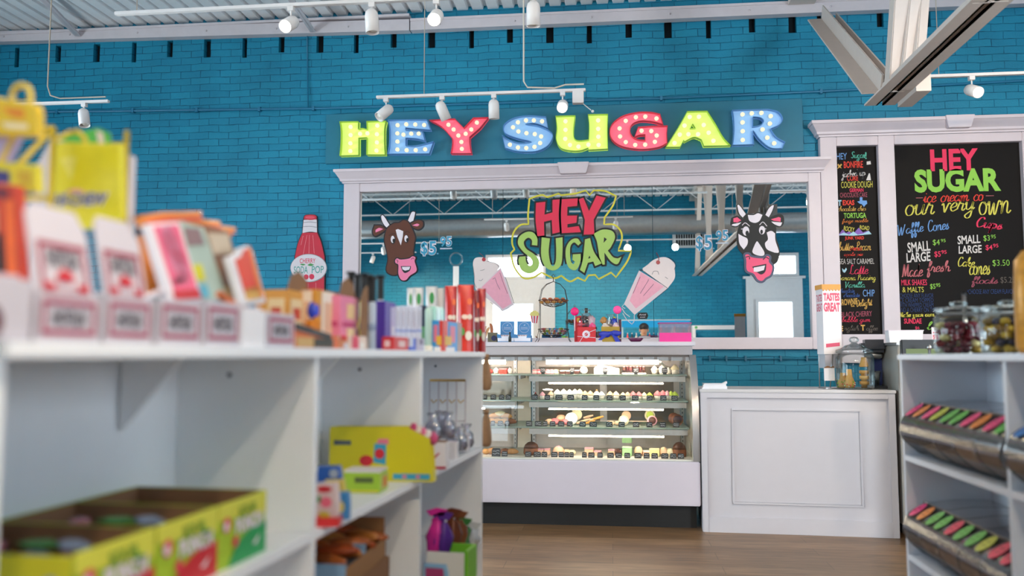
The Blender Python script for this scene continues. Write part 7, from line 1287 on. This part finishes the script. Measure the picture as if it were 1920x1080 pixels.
t = thing('metal_straw', 'slim steel scoop handle rising behind the octagonal jar', 'scoop', (rw(1812, .2).x, rw(1812, .2).y, RT_)); zt = on_y(1812, 555, rw(1812, .2).y).z-RT_; MB(STEEL).tube([(0, 0, 0), (0, 0, zt)], .006, 8).o('handle', t); MB(mc('#101014', .4)).tube([(0, 0, zt), (0, 0, zt+.012)], .007, 8).o('tip', t)
t = thing('gold_bag', 'tall amber gold candy bag at the right edge above the jars', 'candy bag', (rw(1934, .12).x, rw(1934, .12).y, RT_)); zt = on_y(1930, 470, rw(1934, .12).y).z-RT_; MB(mc('#b07a24', .35, .2, var=.4, nscale=60)).lathe([(.025, 0), (.035, .02), (.034, zt*.6), (.03, zt*.9), (.012, zt)], 12).o('bag_body', t); MB(mc('#5c3c1c', .6)).lathe([(.014, zt*.95), (.014, zt*.98)], 12).o('tie', t)
# ================================================================== SODA BOTTLE WALL SIGN
YQ = YW-.03
f = Flat('bottle_sign', 'red wooden soda bottle wall sign with oval white label', 'wall sign', 540, 395, 6.96, 578, 622)
def bz(*pts): return [tuple(p) for p in pts]
BR = mc('#c21c34', .5, var=.08); DK = mc('#2c1420', .6); OW = mc('#d6cdd2', .55, var=.05)
_yg = YG; YG = YQ; f.t.location.y = YQ; a = on_y(578, 622, YQ); f.base = (a.x, a.z); f.t.location = (a.x, YQ, a.z); s = 1
body = [(210, 75), (240, 55, s), (340, 55, s), (375, 75), (378, 270), (430, 400, s), (478, 600), (480, 900, s), (470, 1560), (100, 1560), (85, 900, s), (88, 600), (130, 420, s), (190, 280), (200, 120)]
mb = MB(DK); mb.plate([catmull(f.q(body))], 0, .024, offset=.004); mb.o('board', f.t)
f.layer('red_glass', BR, [[(190, 290), (378, 285), (430, 410, s), (475, 600), (472, 900, s), (465, 1555), (105, 1555), (92, 900, s), (92, 600), (132, 425, s)]])
f.layer('neck_band', OW, [[(205, 120), (375, 115), (380, 285), (290, 275, s), (190, 292)]]); f.layer('cap', BR, [[(210, 110), (212, 78), (240, 58, s), (340, 56, s), (375, 78), (372, 112), (290, 122, s)]]); f.layer('cap_top', mc('#d8485c', .4), [ell(290, 88, 62, 18)])
f.lines('band_lines', mc('#3f4a4a', .6), [[(205, 155), (290, 148, s), (372, 158)], [(200, 210), (290, 205, s), (376, 218)]], .004)
f.lines('glass_streaks', mc('#e89aa0', .5), [[(250, 320), (225, 440, s), (200, 570)], [(280, 320), (275, 560)], [(325, 320), (345, 560)], [(200, 330), (170, 450)], [(265, 950), (262, 1250)], [(365, 940), (368, 1250)]], .003)
f.layer('label_rim', mc('#8b9294', .5), [ell(272, 750, 240, 185)]); f.layer('label', OW, [ell(270, 748, 232, 177)])
f.n += 1; mb = MB(mc('#d2284a', .5), mc('#4f9a90', .5), mc('#3c8a44', .5)); y = -f.n*.0006-.0006
def fr(x0, x1, y0, y1):
    q = f.q([(x0, y1), (x1, y0)]); return (q[0][0]+q[1][0])/2, (q[0][1]+q[1][1])/2, q[1][0]-q[0][0], q[1][1]-q[0][1]
for tx_, c, x0, x1, y0, y1 in (('CHERRY', 0, 155, 362, 622, 688), ('SODA', 1, 78, 262, 725, 822), ('POP', 1, 312, 470, 720, 818)): mb.text(tx_, *fr(x0, x1, y0, y1), y, c, .01)
mb.plate([catmull(f.q([(255, 712), (295, 690, s), (345, 708), (300, 724, s)]))], y-.0003, y, 2); mb.plate([catmull(f.q([(155, 700), (200, 694, s), (235, 706), (195, 716, s)]))], y-.0003, y, 2)
mb.plate([catmull(f.q(ell(240, 866, 32, 34)))], y-.0003, y, 0); mb.plate([catmull(f.q(ell(312, 862, 34, 36)))], y-.0003, y, 0); mb.o('label_print', f.t); YG = _yg
# ================================================================== TRACK LIGHTS
LWH = mc('#d8d2d0', .4, var=.02); WARM = (1.0, .82, .6)
def spot_head(t, x, z, tilt, turn, on=False, power=30, hang=.05):
    """lamp can: tilt from straight down towards the viewer, turn sideways"""
    m = MB(LWH); m.bx(-.02, .02, -.018, .018, -.03, 0); m.tube([(0, 0, -.03), (0, 0, -.03-hang)], .006, 6); h = m.o('spot_head', t, loc=(x, 0, z))
    s_ = MB(LWH, mc('#efe4da', .5)); s_.lathe([(0, .07), (.022, .066), (.038, .05), (.044, .025), (.044, -.09), (.04, -.09), (.039, -.02), (0, -.015)], 22, 0)
    c = s_.o('lamp_can', h, loc=(0, 0, -.03-hang-.03)); c.rotation_euler = (tilt, turn, 0)
    b_ = MB(emis('#fff3dd', 40) if on else mc('#d8d0c4', .3)).lathe([(.0, -.082), (.028, -.078), (.034, -.066), (.034, -.05), (0, -.05)], 16).o('bulb', c)
    if on:
        l = D.lights.new('spot_lamp', 'SPOT'); l.energy = power; l.color = WARM; l.spot_size = R(95); l.spot_blend = .7; l.shadow_soft_size = .06
        lo = D.objects.new('spot_lamp', l); COL.objects.link(lo); lo.parent = c; lo.location = (0, 0, -.1)
def track(name_label, x0, x1, y, z, heads, wires=()):
    t = thing('track_light', name_label, 'track light', ((x0+x1)/2, y, z)); xm = (x0+x1)/2; m = MB(LWH); m.bx(x0-xm, x1-xm, -.018, .018, 0, .022); m.o('track', t, bevel=.002)
    for hx, tilt, turn, on, *pw in heads: spot_head(t, hx-xm, 0, tilt, turn, on, *(pw or [30]))
    m = MB(mc('#b8a898', .5))
    for wi, wx in enumerate (wires or (x0+.15, x1-.15)): MB(mc('#b8a898', .5)).tube([(wx-xm, 0, .02), (wx-xm, 0, ZC-z)], .0035, 5).o('suspension_wire', t)
    return t
YT = 6.74
def tx(px, py=190, y=YT): return on_y(px, py, y).x
z = on_y(900, 176, YT).z-.01
t = track('white track light with four lamp heads hanging before the glowing letters', tx(706), tx(1098, 165), YT, z, [(tx(724), R(-30), R(38), False), (tx(829), R(18), R(-22), False), (tx(926), R(8), 0, False), (tx(1055), R(-62), R(0), True, 90)], (tx(795),))
m = MB(LWH); xx = tx(1084)-t.location.x; m.bx(xx-.045, xx+.045, -.03, .03, -.1, 0); m.o('feed_box', t, bevel=.003); xx = tx(982)-t.location.x; MB(mc('#c8bcae', .5)).tube([(xx, 0, ZC-z), (xx, .0, .1), (xx+.03, 0, .05), (xx+.25, 0, .035), (tx(1060)-t.location.x, 0, .06), (tx(1095)-t.location.x, 0, .06)], .007, 6).o('feed_cable', t); MB(LWH).tube([(tx(1090)-t.location.x, 0, -.09), (tx(1108)-t.location.x, .02, -.15)], .004, 5).ball(tx(1111)-t.location.x, .02, -.16, .012).o('pull_chain', t)
z2 = on_y(150, 192, 6.6).z-.01
t = track('white track light at upper left above the yellow candy rack', -5.5, on_y(204, 192, 6.6).x, 6.6, z2, [(on_y(158, 200, 6.6).x, R(-10), R(-14), False), (-5.1, R(10), R(10), False)], (-5.3,))
xx = on_y(92, 100, 6.6).x-t.location.x; MB(mc('#a89888', .5)).tube([(xx, 0, ZC-z2), (xx, 0, .16), (xx+.03, 0, .08), (xx+.12, 0, .05), (on_y(204, 190, 6.6).x-t.location.x-.03, 0, .05)], .006, 6).o('feed_cable', t)
z3 = on_y(1820, 141, YT).z-.01
track('white track light at the right with one lit lamp by the truss', on_y(1722, 145, YT).x, 4.6, YT, z3, [(tx(1822, 160), R(-62), R(-18), True, 90), (4.2, R(0), 0, False)])
YT4 = 5.25; z4 = on_y(818, 45, YT4).z+.16
track('upper white track light whose lamp heads dip into view below ceiling', -3.3, .3, YT4, z4, [(on_y(545, 48, YT4).x, R(-55), R(10), True, 90), (on_y(697, 45, YT4).x, R(0), R(-4), False), (on_y(818, 42, YT4).x, R(-55), 0, True, 90), (on_y(1000, 42, YT4).x, R(6), 0, False)])
track('white track light farther into the room near the truss', 2.1, 5.0, 3.6, 3.55, [(2.9, R(56), 0, True, 150), (3.7, R(56), 0, True, 170), (4.4, R(0), 0, False)])
track('white track light left of the viewer, mirrored at left', -5.6, -3.9, -.5, 3.25, [(-5.3, R(20), 0, False), (-4.8, R(0), R(20), False), (-4.2, R(-20), R(10), False)])
track('white track light above the street door side', -5.5, -3.0, .9, 3.25, [(-5.0, R(20), 0, False), (-4.2, R(-50), R(10), True, 520), (-3.4, R(-20), R(10), False)])
track('white track light over the middle aisle behind the viewer', -2.2, .4, 1.6, 3.55, [(-1.8, R(-50), 0, True, 520), (-.8, R(60), 0, True, 110), (.1, R(-50), R(10), True, 520)])
track('white track light added behind the viewer to brighten the shelves', .0, 2.6, -1.0, 3.5, [(.35, R(58), R(-6), True, 130), (1.3, R(60), 0, True, 130), (2.25, R(60), R(6), True, 130)])  # track added for frontal light on the shelf dividers and goods
# ================================================================== SEEN ONLY IN THE MIRROR
# blue lit freezer case with bottles along it
YC_ = -1.5; a, b = in_mirror(1165, 600, YC_), in_mirror(1293, 632, YC_); t = thing('freezer_case', 'blue lit glass freezer case mirrored behind the pink acrylic box', 'freezer', ((a.x+b.x)/2, YC_, 0)); W_ = abs(b.x-a.x)/2
zt = in_mirror(1290, 600, YC_).z; zm = in_mirror(1290, 618, YC_).z
MB(mc('#dfe3e8', .4)).bx(-W_, W_, -.3, .3, 0, 1.45).o('body', t, bevel=.01); MB(emis('#3ab4ee', .9)).bx(-W_+.01, W_-.01, -.1, .2, zm+.05, zt-.02).o('lit_panel', t); MB(mc('#c8d8e0', .3)).bx(-W_, W_, -.12, .25, zt-.02, zt).o('top', t); m = MB(mc('#c8ccd0', .4))
for x in (-W_+.02, W_-.02): m.bx(x-.015, x+.015, -.05, .05, 1.45, zt-.021)
m.o('posts', t)
for i in range(14):
    x = t.location.x-W_+.12+i*(2*W_-.24)/13; c = ('#c8382c', '#2c2c34', '#dcd8d0', '#3c8a58', '#7a3a2c')[i % 5]; bt_ = thing('bottle', ORD[i]+' bottle from left on the blue freezer case', 'bottle', (x, YC_+.22, 1.4505), 0, 'bottles on the freezer case'); MB(mc(c, .3)).lathe([(.025, 0), (.025, .1), (.01, .14), (.01, .17), (0, .17)], 12).o('bottle_body', bt_); MB(PW).lathe([(.012, .165), (.012, .185), (0, .185)], 10).o('cap', bt_)
# white framed shelf end with a teal opening
a, b = in_mirror(1296, 611, -1.0), in_mirror(1394, 632, -1.0); t = thing('white_rack', 'white framed rack mirrored between freezer and doorway', 'rack', ((a.x+b.x)/2, -1.0, 0)); W_ = abs(b.x-a.x)/2; zt = a.z
MB(WF).bx(-W_, -W_+.06, -.2, .2, 0, zt-.081).bx(W_-.06, W_, -.2, .2, 0, zt-.081).bx(-W_+.06, W_-.06, -.2, .2, .9, 1.0).o('uprights', t); MB(WF, mc('#58b06c', .5), mc('#d86a4c', .5)).bx(-W_, W_, -.2, .2, zt-.08, zt, 0).o('header', t)
m = MB(mc('#58b06c', .5)); m.at(rz=pi); m.disc(-W_*.9+.02, zt-.04, .028, .028, -.2015, 0, 16); m.disc(W_*.9-.02, zt-.04, .028, .028, -.2015, 0, 16); m.o('green_dot', t)
# slim white post with a ring top
p = in_mirror(856, 500, -.9); t = thing('sign_post', 'slim white post with a ring on top, mirrored left of the milkshake', 'post', (p.x, -.9, 0)); MB(WF).bx(-.055, .055, -.03, .03, .012, p.z).o('post', t); MB(clear('#e8f4f8', .05, .05, .06)).tube([(.13*cos(q), 0, p.z+.15+.13*sin(q)) for q in [2*pi*i/24 for i in range(24)]], .018, 6, closed=True).o('ring', t); MB(WF).bx(-.2, .2, -.2, .2, 0, .012).o('base', t)
# a customer standing behind the viewer: only the top of the head shows in the mirror
p = in_mirror(1207, 606, -.75); zt = p.z; t = thing('person', 'person with short black hair mirrored right of the purple scoop', 'person', (p.x, -.75, 0))
k = zt/1.75
def skin(name, pts, edges, mat_, sub=2):
    me = D.meshes.new(name); me.from_pydata([tuple(Vector(q[:3])*k) for q in pts], edges, []); o = D.objects.new(name, me); COL.objects.link(o); o.parent = t
    sm = o.modifiers.new('s', 'SKIN'); sm.use_smooth_shade = True
    for i, q in enumerate(pts): me.skin_vertices[0].data[i].radius = (q[3]*k, (q[4] if len(q) > 4 else q[3])*k); me.skin_vertices[0].data[i].use_root = (i == 0)
    ss = o.modifiers.new('d', 'SUBSURF'); ss.levels = sub; ss.render_levels = sub; me.materials.append(mat_); return o
SKN = mc('#b98a6c', .5, var=.05)
BP = [(0, 0, .93, .15, .1), (0, 0, 1.1, .13, .095), (0, .0, 1.3, .16, .11), (0, 0, 1.43, .1, .075), (0, .0, 1.5, .052), (0, .01, 1.56, .062, .07), (0, .012, 1.65, .078, .092), (0, .005, 1.71, .06, .07)]
ED = [(i, i+1) for i in range(7)]
for sx in (-1, 1):
    n = len(BP); BP += [(sx*.19, 0, 1.4, .055), (sx*.23, 0, 1.12, .042), (sx*.23, .06, .88, .03), (sx*.23, .08, .8, .032, .02)]; ED += [(3, n), (n, n+1), (n+1, n+2), (n+2, n+3)]
    for j, (dx, dl) in enumerate(((-.02, .075), (-.007, .085), (.007, .08), (.02, .065))): BP += [(sx*.23, .08+dx, .76, .011), (sx*.22, .085+dx, .8-dl, .008)]; q = len(BP); ED += [(n+3, q-2), (q-2, q-1)]
    BP += [(sx*.21, .12, .78, .01), (sx*.205, .135, .75, .008)]; q = len(BP); ED += [(n+3, q-2), (q-2, q-1)]
    n = len(BP); BP += [(sx*.09, 0, .85, .09), (sx*.1, .01, .48, .058), (sx*.1, -.01, .12, .04), (sx*.1, 0, .05, .042), (sx*.11, .12, .03, .036, .025)]; ED += [(0, n), (n, n+1), (n+1, n+2), (n+2, n+3), (n+3, n+4)]
skin('body', BP, ED, SKN)
SP = [(0, 0, .92, .165, .115), (0, 0, 1.1, .15, .11), (0, .0, 1.3, .178, .125), (0, 0, 1.43, .118, .09)]; SE = [(0, 1), (1, 2), (2, 3)]
for sx in (-1, 1): n = len(SP); SP += [(sx*.19, 0, 1.39, .072), (sx*.22, 0, 1.2, .062)]; SE += [(3, n), (n, n+1)]
skin('shirt', SP, SE, mc('#4c5a6c', .8)); TP = [(0, 0, .94, .165, .115)]; TE = []
for sx in (-1, 1): n = len(TP); TP += [(sx*.09, 0, .83, .105), (sx*.1, .01, .48, .075), (sx*.1, 0, .1, .06)]; TE += [(0, n), (n, n+1), (n+1, n+2)]
skin('trousers', TP, TE, mc('#26282e', .8))
m = MB(mc('#0f0d0d', .6, var=.3, nscale=90)); m.ball(0, -.004*k, 1.675*k, .092*k, .108*k, .078*k, bump=.12, seg=20, rings=12); m.o('hair', t)
m = MB(SKN); m.ball(0, .1*k, 1.6*k, .012*k, .018*k, .022*k); m.ball(-.08*k, .01*k, 1.61*k, .012*k, .02*k, .032*k); m.ball(.08*k, .01*k, 1.61*k, .012*k, .02*k, .032*k); m.o('nose_and_ears', t)
m = MB(mc('#1a1414', .4)); m.ball(-.03*k, .096*k, 1.635*k, .011*k, .006*k, .006*k); m.ball(.03*k, .096*k, 1.635*k, .011*k, .006*k, .006*k); m.o('eyes', t); m = MB(mc('#8c4a44', .5)); m.ball(0, .092*k, 1.555*k, .024*k, .008*k, .007*k); m.o('mouth', t)
m = MB(mc('#2a2420', .6))
for sx in (-1, 1): m.ball(sx*.105*k, .05*k, .035*k, .05*k, .12*k, .036*k)
m.o('shoes', t)
